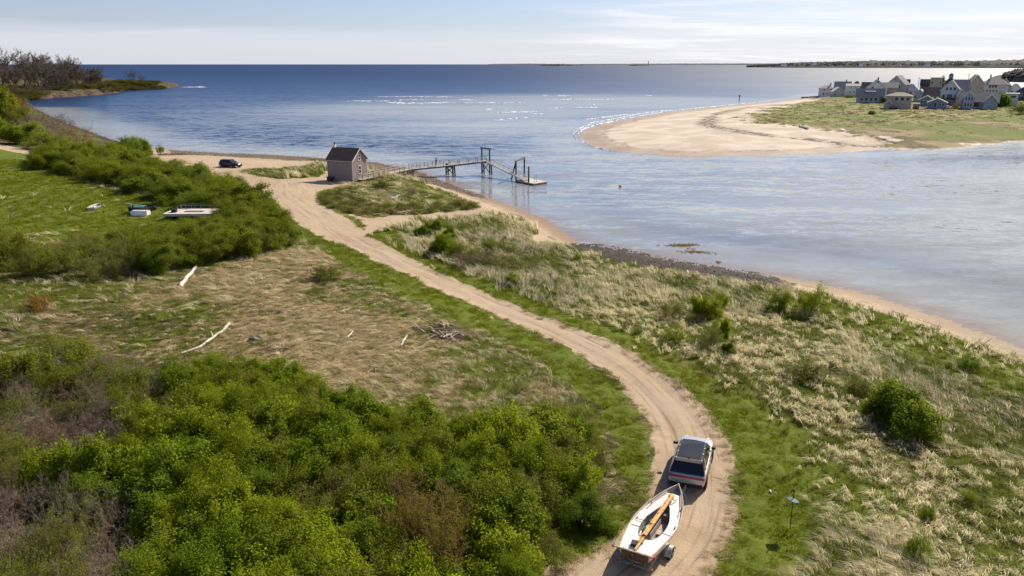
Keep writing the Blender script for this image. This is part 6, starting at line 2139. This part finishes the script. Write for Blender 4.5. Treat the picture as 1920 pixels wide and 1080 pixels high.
# ------------------------------------------------------------------ distant land
def ridge(name, prof, depth, mat, seed, n=160, kind='structure', rough=0.25, label=None, cat=None):
    """prof: (px, water line py, top py) from left to right; a real hill with depth"""
    prof = np.array(prof, float)
    xs = np.linspace(prof[0, 0], prof[-1, 0], n)
    wy, ty = np.interp(xs, prof[:, 0], prof[:, 1]), np.interp(xs, prof[:, 0], prof[:, 2])
    nz = fbm(xs / 6.0 + seed, xs * 0 + seed, seed, 4)
    rows = []
    rad = [0, .04, .12, .3, .5, .75, 1.0]
    hf = [-.02, .35, .62, .88, 1.0, .6, -.05]
    for d, f in zip(rad, hf):
        row = []
        for i, px in enumerate(xs):
            x, y = ray_xy(px, wy[i], 0.0)
            R_ = math.hypot(x, y)
            h = (wy[i] - ty[i]) * R_ / F_PX * (1 - rough + 2 * rough * (nz[i] - .0)) * 1.0
            k = (R_ + depth * d) / R_
            jj = 1 + 0.3 * (fbm(np.array([px / 3.0]), np.array([d * 9.0]), seed + 9, 3)[0] - .5)
            row.append((x * k, y * k, h * f * jj if 0 < d < 1 else -1.0))
        rows.append(row)
    v = np.array(rows).reshape(-1, 3)
    q = fan_quads(n, len(rows))
    o = link_mesh(name, np_mesh(name, v, q, mat), kind=kind)
    if label:
        tag(o, label, cat)
    return o


def woods(name, prof, depth, seed, num, size, label):
    """far-off wood that reads as one mass: many small crowns as one object"""
    g = np.random.default_rng(seed)
    prof = np.array(prof, float)
    vs, fs = [], []
    base = np.array([(0, 0, 1), (.5, 0, .55), (0, .5, .5), (-.5, 0, .6), (0, -.5, .5), (.38, .3, .1), (-.4, .3, .12), (-.3, -.4, .1), (.35, -.35, .1)])
    tri = [(0, 1, 2), (0, 2, 3), (0, 3, 4), (0, 4, 1), (1, 5, 2), (2, 6, 3), (3, 7, 4), (4, 8, 1), (2, 5, 6), (4, 7, 8)]
    for k in range(num):
        px = prof[0, 0] + g.random() * (prof[-1, 0] - prof[0, 0])
        wy, ty = np.interp(px, prof[:, 0], prof[:, 1]), np.interp(px, prof[:, 0], prof[:, 2])
        x, y = ray_xy(px, wy, 0)
        R_ = math.hypot(x, y)
        d = 0.05 + 0.5 * g.random() ** 1.0
        h = (wy - ty) * R_ / F_PX * np.interp(d, [0, .04, .12, .3, .5], [0, .35, .62, .88, 1.0]) * .75
        kk = (R_ + depth * d) / R_
        s = size * g.uniform(.6, 1.3)
        a = g.random() * 6.28
        ca, sa = math.cos(a), math.sin(a)
        b = len(vs)
        for p in base * g.uniform(.8, 1.25, base.shape):
            vs.append((x * kk + (p[0] * ca - p[1] * sa) * s, y * kk + (p[0] * sa + p[1] * ca) * s, h + p[2] * s * 0.9))
        fs += [(i + b, j + b, l + b) for i, j, l in tri]
    link_mesh(name, np_mesh(name, vs, fs, M['far_wood'], smooth=False), label=label, cat='woods', kind='stuff')


M['far_wood'] = simple('far_woodland', (0.06, 0.062, 0.058), 0.9, var=0.35, scale=0.02, spec=0.1)
M['far_land'] = simple('far_land', (0.11, 0.105, 0.11), 0.95, var=0.2, scale=0.002, spec=0.05)
M['far_rock'] = simple('far_rocky_shore', (0.12, 0.095, 0.07), 0.95, var=0.4, scale=0.12, spec=0.1, bump=0.8)
COAST = [(1400, 126.4, 125.4), (1450, 126.8, 121.5), (1480, 127.0, 119.2), (1540, 127.2, 117.2), (1640, 127.4, 115.4), (1740, 127.6, 116.6), (1840, 127.8, 116.6), (1960, 128, 114.0), (2150, 128.5, 114.5)]
ridge('far_coast', COAST, 900, M['far_wood'], 3)
woods('coast_woods', COAST, 900, 5, 7000, 11, 'dark wooded coast along the horizon on the right')
ridge('far_shore', [(905, 121.5, 121.2), (925, 121.6, 119.9), (990, 121.6, 119.3), (1060, 121.7, 120.2), (1150, 121.7, 119.6), (1300, 121.8, 119.2), (1470, 122.0, 119.2)], 3000, M['far_land'], 7, rough=.1)
ISL = [(1010, 122.9, 122.2), (1022, 123.0, 120.8), (1050, 123.1, 119.9), (1075, 123.1, 120.6), (1096, 123.0, 122.3)]
ridge('island', ISL, 500, M['far_wood'], 11, 60)
ISL2 = [(1178, 123.2, 122.6), (1190, 123.3, 121.2), (1206, 123.3, 121.2), (1216, 123.2, 122.7)]
ridge('islet', ISL2, 300, M['far_wood'], 12, 30)
lp = on_plane(1215.5, 122.6, 4)
lh = empty('lighthouse', lp, 0, 'tiny lighthouse tower on the horizon islet', 'lighthouse')
k_ = mpp(lp)
MB().lathe([(1.1 * k_, -6), (0.7 * k_, 6.5 * k_), (0.9 * k_, 6.6 * k_), (0.9 * k_, 6.9 * k_)], (0, 0, 0), 'Z', 10).build('tower', M['trim'], lh)
MB().lathe([(0.5 * k_, 6.9 * k_), (0.5 * k_, 7.8 * k_), (0.1 * k_, 8.4 * k_)], (0, 0, 0), 'Z', 10).build('lantern', M['black_plastic'], lh)
POINT = [(1852, 150.5, 149.8), (1866, 152.0, 145.5), (1884, 153.2, 141.5), (1905, 154.0, 137.5), (1930, 154.5, 134.5), (2000, 155, 130), (2120, 156, 128)]
ridge('rocky_point', POINT, 160, M['far_rock'], 15, 90)
woods('point_woods', [(1880, 153.2, 142), (1905, 154, 135), (1930, 154.5, 131), (2000, 155, 126), (2120, 156, 124)], 150, 6, 900, 5, 'dark trees on the rocky point at the right edge')
# houses seen as pale specks on the far coast
for k, (px, py) in enumerate([(1524, 122.8), (1528, 122.4), (1614, 124.4), (1688, 123.6), (1735, 124.6), (1740, 124.8), (1466, 124.2), (1472, 124.6)]):
    p = on_plane(px, py, 8 + (127.4 - py) * 2.2)
    s = 11 + 3 * (k % 3)
    o = empty('far_house', p, math.atan2(-p.x, p.y), 'tiny pale house on the far coast, ' + ['leftmost on the low hill', 'second on the low hill', 'alone under the highest woods', 'alone right of the highest woods', 'left one of the shore pair', 'right one of the shore pair', 'left one at the low point', 'right one at the low point'][k], 'house', 'specks of houses on the far coast')
    MB().box((0, 0, s * .3), (s, s * .7, s * .6)).build('wall', M['white'], o)
    MB().loft([[Vector((-s * .55, -s * .4, s * .6)), Vector((s * .55, -s * .4, s * .6)), Vector((s * .55, s * .4, s * .6)), Vector((-s * .55, s * .4, s * .6))], [Vector((-s * .55, -.05, s * .9)), Vector((s * .55, -.05, s * .9)), Vector((s * .55, .05, s * .9)), Vector((-s * .55, .05, s * .9))]]).build('roof', M['trim'], o)


# ------------------------------------------------------------------ foam of the breakers and along the spit
def foam_strip(pix, wpx, seed, name='breaker', label=None):
    pts = np.array([ray_xy(a, b, 0) for a, b in pix])
    seg = np.hypot(*np.diff(pts, axis=0).T)
    s = np.concatenate([[0], np.cumsum(seg)])
    n = max(14, int(s[-1] / 1.2))
    u = np.linspace(0, s[-1], n)
    x, y = np.interp(u, s, pts[:, 0]), np.interp(u, s, pts[:, 1])
    d = np.hypot(x, y)
    nz = fbm(u / 6 + seed, u * 0 + 3, seed, 3)
    nz2 = fbm(u / 2.0 + seed, u * 0 + 9, seed + 5, 3)
    env = np.sin(np.pi * np.clip(u / s[-1], 0, 1)) ** 0.35
    w = 1.3 * wpx * d * d / (F_PX * CAM_H) * np.clip(1.6 * nz - .1, 0.12, 2) * env * 0.5
    off = (nz2 - .5) * wpx * 1.3 * d * d / (F_PX * CAM_H)
    dx, dy = x / d, y / d
    rows = []
    for t_, hh in ((-1, .01), (-.5, .10), (.2, .20), (1, .015)):
        rows.append(np.stack([x + dx * (w * t_ + off), y + dy * (w * t_ + off), np.full(n, hh) * (0.4 + nz2)], 1))
    v = np.concatenate(rows)
    return v, fan_quads(n, 4)


def build_foam():
    rd = random.Random(3)
    # white crests: each breaking wave is one thing
    crests = [([(747, 187.2), (775, 187), (795, 187.2)], 1.6, 'long white crest of the outermost breaker'), ([(723, 192), (760, 193), (790, 193.5), (812, 191.8)], 2.2, 'broad white crest inside the outermost breaker'), ([(810, 193.2), (840, 192), (855, 192)], 1.4, 'white crest right of the broad one'),
              ([(860, 186.8), (888, 187)], 1.0, 'thin crest farther right on the outer bar'), ([(906, 205.2), (915, 204.8), (923, 205)], 1.5, 'short bright crest between the bars'), ([(925, 224.3), (960, 222.6), (992, 219.8)], 1.8, 'long slanting crest nearest the spit'), ([(995, 213.6), (1008, 213.2), (1020, 213.8)], 1.3, 'short crest above the slanting one'),
              ([(998, 227.3), (1010, 227.8)], 1.2, 'small crest before the spit tip'), ([(1045, 178.6), (1070, 179)], 1.1, 'faint crest on the far bar'), ([(1110, 196.6), (1116, 196.2)], 1.4, 'tiny whitecap in the channel mouth'), ([(1200, 179.4), (1222, 179)], 1.0, 'faint crest far in the channel mouth'), ([(1018, 179.0), (1026, 179.4)], 1.0, 'tiny crest left of the faint far one'),
              ([(340, 163.5), (360, 163), (388, 163.2)], 1.4, 'white wash off the rocky headland tip'), ([(112, 232.5), (128, 232), (146, 231)], 0.8, 'white wash on the cove shore by the bushes')]
    crests += [([(700, 181.6), (760, 181.2), (850, 181.8)], .8, 'long faint line of the farthest bar'), ([(650, 189.6), (700, 189.2), (742, 189.6)], .9, 'faint line left of the outermost breaker'), ([(870, 192.4), (930, 192.8), (985, 192.2)], .9, 'faint long line right of the broad crest'),
               ([(1020, 186.4), (1090, 186), (1150, 186.6)], .8, 'faint long line in the channel mouth'), ([(930, 211), (975, 209.6), (1015, 209.2)], 1.0, 'faint line between the short crests'), ([(1030, 203), (1080, 201.6), (1120, 201.4)], 1.0, 'faint line off the seaward side of the spit')]
    for k, (pix, w, lab) in enumerate(crests):
        v, q = foam_strip(pix, w, 10 + k)
        link_mesh('breaker', np_mesh('breaker', v, q, M['foam']), label=lab, cat='wave', group='breaking waves')
    vs, qs, b = [], [], 0
    edge = [([(1145, 283.2), (1112, 275.5), (1090, 264), (1083, 252), (1094, 242), (1120, 233), (1150, 226.5), (1190, 219), (1250, 209.5)], 1.5), ([(1080, 262), (1074, 252), (1086, 241), (1110, 232)], .7), ([(1105, 231), (1150, 223), (1200, 213), (1260, 206.4)], .7), ([(1250, 209.3), (1330, 200.4), (1400, 194), (1450, 189)], .35),
            ([(1100, 224), (1130, 220), (1180, 214)], .5), ([(1130, 233), (1160, 225)], .8)]
    for k, (pix, w) in enumerate(edge):
        v, q = foam_strip(pix, w, 60 + k)
        vs.append(v)
        qs.append(q + b)
        b += len(v)
    link_mesh('swash_foam', np_mesh('swash_foam', np.concatenate(vs), np.concatenate(qs), M['foam']), label='white swash along the edge of the sand spit', cat='foam', kind='stuff')


build_foam()


# ------------------------------------------------------------------ marsh grass of the spit (uncountable)
def build_marsh():
    g = np.random.default_rng(19)
    lo, hi = SPIT_GRASS.min(0) - 30, SPIT_GRASS.max(0) + 30
    c = lo + g.random((60000, 2)) * (hi - lo)
    x, y = c[:, 0], c[:, 1]
    k = (np.abs(np.arctan2(x, y)) < R(38)) & (y < 520)
    x, y = x[k], y[k]
    sand, peb, gr, dry, road, lot, track, sp, hd_ = zones(x, y)
    k = sp & (sand < 0.25 + 0.7 * g.random(len(x)) ** 1.5) & (poly_sd(x, y, SPIT, lim=60) > 6)
    x, y, gr = x[k], y[k], gr[k]
    z = hgt(x, y) + 0.5 * (1 - sand[k]) * sst(60, 20, poly_sd(x, y, SPIT, lim=70))
    n = len(x)
    pr = [tuft_mesh('marsh_tuft', 26, .34, .75, .05, .4, 200 + i, m_, .6) for i, m_ in enumerate((M_REED, M_REED, M_STRAW, M_REED))]
    s = g.uniform(1.0, 2.2, n)
    pick = np.where(g.random(n) < 0.25 + 0.5 * (gr < .45), 2, g.integers(0, 2, n))
    put_grass('marsh_grass', 'olive and straw marsh grass covering the middle of the spit', 'grass', pr, x, y, z, np.stack([0 * s, 0 * s, g.random(n) * 6.28], 1), np.stack([s, s, s * .8], 1), pick)


build_marsh()


# ------------------------------------------------------------------ shingle and rockweed (uncountable)
def build_shingle():
    g = np.random.default_rng(77)
    pts = []
    for poly, dens in ((PEBBLE, 7), (COBBLE, 0.8)):
        lo, hi = poly.min(0), poly.max(0)
        n = int((hi - lo).prod() * dens)
        c = lo + g.random((n, 2)) * (hi - lo)
        s = poly_sd(c[:, 0], c[:, 1], poly, lim=0)
        pts.append(c[s > -0.5 * g.random(n)])
    c = np.concatenate(pts)
    x, y = c[:, 0], c[:, 1]
    z = hgt(x, y)
    k = z > -0.1
    x, y, z = x[k], y[k], z[k]
    n = len(x)
    rock_mesh(0)
    PEBS = [r.copy() for r in ROCKS]
    for i_, r in enumerate(PEBS):
        r.materials[0] = [simple('brown_pebble', (.31, .24, .175), .9, var=.3), simple('grey_pebble', (.38, .32, .26), .9, var=.3), simple('dark_pebble', (.19, .145, .11), .9, var=.3), simple('tan_pebble', (.30, .22, .16), .9, var=.3)][i_]
    s = g.uniform(.06, .19, n) * np.clip(np.hypot(x, y) / 90, .8, 1.8)
    put_grass('pebbles', 'strip of dark shingle along the water line', 'pebbles', PEBS, x, y, z, g.random((n, 3)) * 6, np.stack([s, s, s * .7], 1), g.integers(0, 4, n))
    # rockweed and stones in the shallows
    pts = []
    for (px, py, sx, sy, m) in ((1281, 460, 1.15, .22, 150), (1307, 473, 1.1, .3, 60), (1292, 467, .7, .35, 9), (1345, 492, .4, .2, 7)):
        cx, cy = ray_xy(px, py, 0)
        pts.append(np.stack([g.normal(cx, sx, m), g.normal(cy, sy * 1.6, m)], 1))
    c = np.concatenate(pts)
    n = len(c)
    wt = [tuft_mesh('weed_tuft', 18, .35, .16, .03, .2, 90 + i, M['weed_blade'], .7) for i in range(2)]
    s = g.uniform(.6, 1.3, n)
    put_grass('rockweed', 'brown rockweed standing out of the shallow water', 'seaweed', wt, c[:, 0], c[:, 1], np.full(n, -.06), np.stack([0 * s, 0 * s, g.random(n) * 6], 1), np.stack([s, s, s * .7], 1), g.integers(0, 2, n))


M['weed_blade'] = grass_material('rockweed_blade', (0.22, 0.13, 0.05), (0.46, 0.30, 0.13), 0.2)
build_shingle()


# ------------------------------------------------------------------ boats and gear on the meadow
def axis_of(pa, pb, lift=0.0):
    a, b = G(*pa), G(*pb)
    c = (a + b) / 2
    d = b - a
    return c, math.atan2(-d.x, d.y), math.hypot(d.x, d.y)


def open_boat(name, loc, rz, L, W, D, mat, label, flip=False, seats=3, inner=None):
    """stern at -Y, bow at +Y"""
    o = empty(name, loc, rz, label, 'boat')
    us = [0, .15, .35, .55, .72, .86, .95, 1.0]

    def hb(u):
        return W / 2 * (.82 + .18 * min(1, u / .4)) * max(0.02, 1 - max(0, (u - .45) / .55) ** 2.2)
    def ring(u, t=0.0):
        w = hb(u) - t
        zs = D * (1 + .25 * max(0, u - .4) ** 2 / .36)
        zk = t + D * .5 * max(0, (u - .8) / .2) ** 2
        y = (u - .5) * (L - 2 * t)
        pr = [(1, 1), (.93, .5), (.7, .12), (0, 0)]
        return [Vector((w * a, y, zk + (zs - zk) * c)) for a, c in pr] + [Vector((-w * a, y, zk + (zs - zk) * c)) for a, c in pr[-2::-1]]
    rs = [ring(u) for u in us]
    sgn = -1 if flip else 1
    if flip:
        rs = [[Vector((p.x, p.y, D * 1.15 - p.z)) for p in r] for r in rs]
    m = MB().loft(rs, closed=False, cap=False)
    m.add(rs[0], [tuple(range(len(rs[0])))])
    m.build('hull', mat, o, True, 50)
    if not flip:
        ri = [ring(u, .04) for u in us]
        MB().loft([r[::-1] for r in ri], closed=False, cap=False).build('lining', inner or mat, o, True, 50)
        for k in range(seats):
            u = .14 + .26 * k
            MB().box((0, (u - .5) * L, D * .66), (hb(u) * 1.9, .24, .04)).build('thwart', mat, o)
        for s in (-1, 1):
            MB().tube([Vector((s * hb(u), (u - .5) * L, D * (1 + .25 * max(0, u - .4) ** 2 / .36))) for u in us], .03, 6).build('gunwale', mat, o)
    else:
        MB().bar((0, -L * .48, D * 1.15), (0, L * .3, D * 1.15), .05, .06).build('keel', mat, o)
    return o


def build_gear():
    c, rz, L = axis_of((166, 397), (192, 386))
    open_boat('rowing_boat', (c.x, c.y, c.z - .02), rz, max(2.8, min(L, 3.6)), 1.45, .5, M['grey_boat'], 'grey open rowing boat lying on the green meadow', inner=M['grey_boat'])
    p = G(262, 404)
    m = mpp(p)
    open_boat('upturned_boat', (p.x, p.y, p.z), R(86), 36 * m, 1.5, .75, M['boat_white'], 'white upturned boat hull on the green meadow', True)
    p = G(270, 399)
    o = open_boat('covered_boat', (p.x, p.y, p.z + .25), R(-86), 50 * m, 1.8, .75, M['dark_hull'], 'dark boat with green tarp and poles on its trailer in the meadow')
    MB().loft([[Vector((a, y, z)) for a, z in ((-.7, .7), (-.3, .9), (.3, .92), (.7, .7))] for y in (-1.3, -.4, .4)], closed=False, cap=False).build('tarp', M['teal'], o, True)
    MB().tube([(-.3, -2.6, 1.15), (.2, .6, .85)], .05, 6).build('pole', M['rope'], o)
    MB().tube([(.3, 1.2, .8), (.1, 2.6, .55)], .05, 6).build('tongue', M['galv'], o)
    MB().box((0, -1.9, .95), (.3, .3, .6)).build('motor', M['galv'], o)
    for s in (-1, 1):
        wheel(o, s * .95, -.3, .28, .16, s).location.z = -.25
    # float pulled up on the grass
    a, b = G(306, 413), G(412, 411)
    m = mpp(a)
    c = (a + b) / 2
    f = empty('stranded_float', (c.x, c.y, c.z), math.atan2(b.y - a.y, b.x - a.x), 'grey wooden float pulled up on the meadow behind the bushes', 'float')
    Lf, Wf = (b - a).length, 4.2
    for k in range(20):
        MB().box((-Lf / 2 + (k + .5) * Lf / 20, Wf / 2, .86), (Lf / 20 - .04, Wf, .06)).build('plank', M['float_deck'], f)
    MB().box((0, Wf / 2, .66), (Lf - .05, Wf - .05, .3)).build('side_beam', M['trim'], f)
    for x in (-.36, 0, .36):
        MB().lathe([(.26, -Wf * .46), (.28, -Wf * .4), (.28, Wf * .4), (.26, Wf * .46)], (x * Lf, Wf / 2, .27), 'Y', 12).build('drum', M['black_plastic'], f, True)
    MB().box((-Lf / 2 + 1.2, 1.4, 1.12), (.7, .7, .45)).build('box', M['black_plastic'], f)
    MB().box((-Lf / 2 + 4.0, 1.8, .93), (2.8, .9, .08)).build('hatch', M['post'], f)
    # ramp lying behind it
    a, b = G(333, 399), G(432, 397)
    g = empty('stored_gangway', a, math.atan2(b.y - a.y, b.x - a.x), 'aluminium gangway with railings stored behind the stranded float', 'gangway')
    Lg = (b - a).length
    for s in (0, 1.3):
        MB().tube([(0, s, .1), (Lg, s, .1)], .06, 6).build('chord', M['alu'], g)
        MB().tube([(.35, s, .1), (.05, s, .4), (.0, s, .8), (.3, s, 1.15), (.6, s, 1.2), (Lg, s, 1.2)], .05, 6).build('handrail', M['alu'], g, True)
        MB().tube([(.8, s, .65), (Lg, s, .65)], .035, 6).build('mid_rail', M['alu'], g)
        for k in range(6):
            x = .8 + (Lg - .9) * k / 5
            MB().tube([(x, s, .1), (x, s, 1.2)], .04, 6).build('railing_post', M['alu'], g)
    for k in range(16):
        MB().box((.3 + (Lg - .5) * k / 15, .65, .14), (Lg / 17, 1.2, .05)).build('tread', M['alu'], g)
    # green upturned skiff near the lot
    p = G(364, 330)
    m = mpp(p)
    o = open_boat('green_skiff', (p.x, p.y, p.z), R(94), 46 * m, 1.9, .95, M['teal'], 'green upturned skiff between the bushes and the parking sand', True)
    # mooring buoy and channel stake
    p = on_plane(1163, 350, 0)
    o = empty('mooring_buoy', p, 0, 'small orange mooring buoy afloat in the channel', 'buoy')
    MB().lathe([(.05, -.3), (.26, -.12), (.3, .05), (.2, .26), (.05, .34)], (0, 0, .05), 'Z', 12).build('ball', simple('orange_buoy', (.7, .16, .04), .5), o, True)
    MB().tube([(0, 0, .3), (0, 0, .55)], .03, 6).build('eye', M['galv'], o)
    for px, py, hp, lab in ((1386, 189, 9, 'thin channel stake standing in the water off the spit'),):
        p = on_plane(px, py, 0)
        m = mpp(p)
        o = empty('channel_stake', p, 0, lab, 'stake')
        MB().tube([(0, 0, -1), (0, 0, hp * m)], .16 * m / .2, 6).build('shaft', M['post'], o)
        MB().box((0, 0, hp * m), (.6 * m / .2, .1, .5 * m / .2)).build('board', M['dark_hull'], o)
    # pole with tilted round plate
    p = G(1481.5, 990)
    m = mpp(p)
    o = empty('pole_with_dish', (p.x, p.y, p.z), 0, 'thin black pole carrying a tilted round plate in the roadside grass', 'pole')
    hp = 73 * m / math.cos(R(29))
    MB().tube([(0, 0, -.1), (-.03, 0, hp)], .022, 8).build('post', M['black_plastic'], o)
    dz = 53 * m / math.cos(R(29))
    n = 20
    M_pl = simple('grey_green_plate', (.07, .11, .10), .6, spec=.2)
    rings = []
    for rr, zz in ((.02, .03), (.2, .02), (.31, -.03), (.31, -.05), (.2, 0.0), (.02, .005)):
        rings.append([Vector((rr * math.cos(6.2832 * k / n), rr * math.sin(6.2832 * k / n), zz)) for k in range(n)])
    d = MB().loft(rings).build('plate', M_pl, o, True, loc=(-.02, 0, dz))
    d.rotation_euler = (R(-6), R(14), 0)
    MB().box((0.01, 0, dz - .07), (.07, .07, .1)).build('clamp', M['black_plastic'], o)


build_gear()


# ------------------------------------------------------------------ driftwood
def log(pix, r0, r1, mat, label, name='driftwood_log', lift=.0, branches=(), group=None, seed=0):
    g = np.random.default_rng(seed + 5)
    P = [Vector(q) for q in G_many(pix)]
    o = empty(name, P[0], 0, label, 'driftwood', group)
    pts = []
    for a, b in zip(P[:-1], P[1:]):
        for k in range(4):
            pts.append(a.lerp(b, k / 4))
    pts.append(P[-1])
    pts = [q - P[0] + Vector((g.normal(0, r0 * .22), g.normal(0, r0 * .22), r0 * .8 + lift + g.normal(0, r0 * .15))) for q in pts]
    rad = [(r0 + (r1 - r0) * k / (len(pts) - 1)) * g.uniform(.85, 1.15) for k in range(len(pts))]
    MB().tube(pts, rad, 8).build('trunk', mat, o, True, 60)
    for (u, dx, dy, dz, r) in branches:
        q = pts[int(u * (len(pts) - 1))]
        MB().tube([q, q + Vector((dx * .5, dy * .5, dz * .6)), q + Vector((dx, dy, dz))], [r, r * .8, r * .4], 6).build('branch', mat, o, True)
    return o


def build_driftwood():
    D, K = M['drift'], M['drift_dark']
    log([(337, 541), (350, 524), (370, 503)], .24, .16, D, 'thick white log lying against the middle thicket', branches=[(.75, .5, .3, .25, .06), (.9, .6, -.2, .2, .05)], seed=1)
    log([(340, 664), (375, 652), (400, 634), (418, 622), (430, 609)], .09, .15, D, 'long curved white branch in the straw meadow', branches=[(.55, -.55, 1.0, .25, .06)], seed=2)
    log([(476, 490), (455, 492), (425, 498)], .14, .05, K, 'grey root end under the edge of the middle thicket', branches=[(.0, .5, .5, .6, .05), (.1, .7, -.2, .3, .05), (.3, -.3, .4, .5, .04)], seed=3)
    log([(752, 650), (757, 640), (764, 630)], .10, .07, D, 'short white stick near the debris heap', seed=4)
    log([(652, 634), (662, 622)], .08, .06, D, 'short pale stick in the middle of the straw meadow', seed=5)
    log([(1528, 661), (1560, 659)], .11, .10, D, 'straight white plank in the beach grass', seed=6)
    log([(1288, 510), (1294, 518), (1290, 521)], .13, .07, D, 'pale driftwood crook at the edge of the shingle', seed=7)
    log([(915, 415), (922, 422), (932, 426)], .16, .08, D, 'white crooked driftwood on the grassy knoll', seed=8)
    log([(694, 405), (740, 401), (803, 394)], .17, .13, K, 'long grey beam lying before the heath', seed=9)
    log([(722, 400), (760, 403)], .15, .1, K, 'dark beam crossing the long grey beam', branches=[(.2, -.5, .3, .5, .07), (.4, .2, .5, .6, .06)], seed=10)
    log([(733, 374), (750, 367)], .16, .12, D, 'white log at the right of the driftwood ring', seed=11)
    log([(796, 372), (806, 368)], .2, .14, K, 'dark stump right of the driftwood ring', branches=[(.5, .4, .3, .5, .1)], seed=12)
    log([(1446, 925), (1442, 920)], .06, .03, D, 'small white scrap of wood on the right verge', seed=13)
    log([(1500, 238), (1514, 243)], .5, .3, D, 'bleached log on the sand spit', branches=[(.5, 2.5, 4, 1.0, .2)], seed=14)
    log([(1760, 254), (1776, 256)], .4, .3, D, 'pale log at the eroded edge of the marsh', seed=15)
    log([(0, 742), (12, 728), (20, 735)], .22, .12, K, 'torn root at the left edge of the picture', branches=[(.4, .3, .4, .9, .08), (.6, .8, -.3, .6, .07)], seed=16)
    log([(225, 648), (240, 646)], .07, .05, D, 'tiny white stick left of the curved branch', seed=17)
    g = np.random.default_rng(9)
    for k in range(34):                         # ring of flotsam behind the heath
        a = g.random() * 6.28
        cx, cy = 702 + math.cos(a) * 44 * g.uniform(.75, 1.05), 366 + math.sin(a) * 13 * g.uniform(.75, 1.05)
        dx, dy = g.normal(0, 8), g.normal(0, 1.6)
        log([(cx - dx, cy - dy), (cx + dx, cy + dy)], g.uniform(.05, .11), .04, D if k % 3 else K, 'bleached stick in the ring of driftwood by the shack', 'driftwood_stick', .05, group='sticks of the driftwood ring', seed=30 + k)
    for k in range(34):                         # heap of debris in the straw meadow
        cx, cy = 832 + g.normal(0, 20), 627 + g.normal(0, 7)
        dx, dy = g.normal(0, 12), g.normal(0, 5)
        log([(cx - dx, cy - dy), (cx + dx, cy + dy)], g.uniform(.04, .09), .03, K if k % 3 else D, 'stick in the heap of debris beside the road verge', 'driftwood_stick', .22, group='sticks of the debris heap', seed=80 + k)
    for k in range(8):
        cx, cy = 705 + g.normal(0, 12), 692 + g.normal(0, 5)
        dx, dy = g.normal(0, 10), g.normal(0, 5)
        log([(cx - dx, cy - dy), (cx + dx, cy + dy)], g.uniform(.03, .05), .02, K, 'brown stick at the upper edge of the green thicket', 'driftwood_stick', .06, group='sticks above the thicket', seed=110 + k)
    p = G(478, 637)
    o = bpy.data.objects.new('boulder', rock_mesh(1))
    C.objects.link(o)
    o.location, o.scale = (p.x, p.y, p.z + .1), (1.1, .8, .8)
    tag(o, 'grey boulder in the straw meadow', 'boulder')


build_driftwood()


# ------------------------------------------------------------------ labels: look-alikes told apart by their place
def place_labels():
    words = {2: ['left one of two', 'right one of two'], 3: ['leftmost of three', 'middle of three', 'rightmost of three']}
    nums = ['', '', 'second', 'third', 'fourth', 'fifth', 'sixth', 'seventh', 'eighth']
    names = ['', '', 'two', 'three', 'four', 'five', 'six', 'seven', 'eight', 'nine']
    by = {}
    for o in C.objects:
        if o.parent is None and o.get('label') and o.get('group'):
            by.setdefault(o['label'], []).append(o)
    for lab, os_ in by.items():
        n = len(os_)
        if n < 2 or n > 8:
            continue
        os_.sort(key=lambda o: to_px(o.location.x, o.location.y, o.location.z)[0])
        for k, o in enumerate(os_):
            w = words[n][k] if n in words else 'leftmost of ' + names[n] if k == 0 else 'rightmost of ' + names[n] if k == n - 1 else nums[k + 1] + ' from left of ' + names[n]
            short = 'leftmost' if k == 0 else 'rightmost' if k == n - 1 else 'middle' if n == 3 else nums[k + 1] + ' from left'
            for t in (lab + ', ' + w, lab + ', ' + short):
                if len(t.split()) <= 16:
                    o['label'] = t
                    break



place_labels()
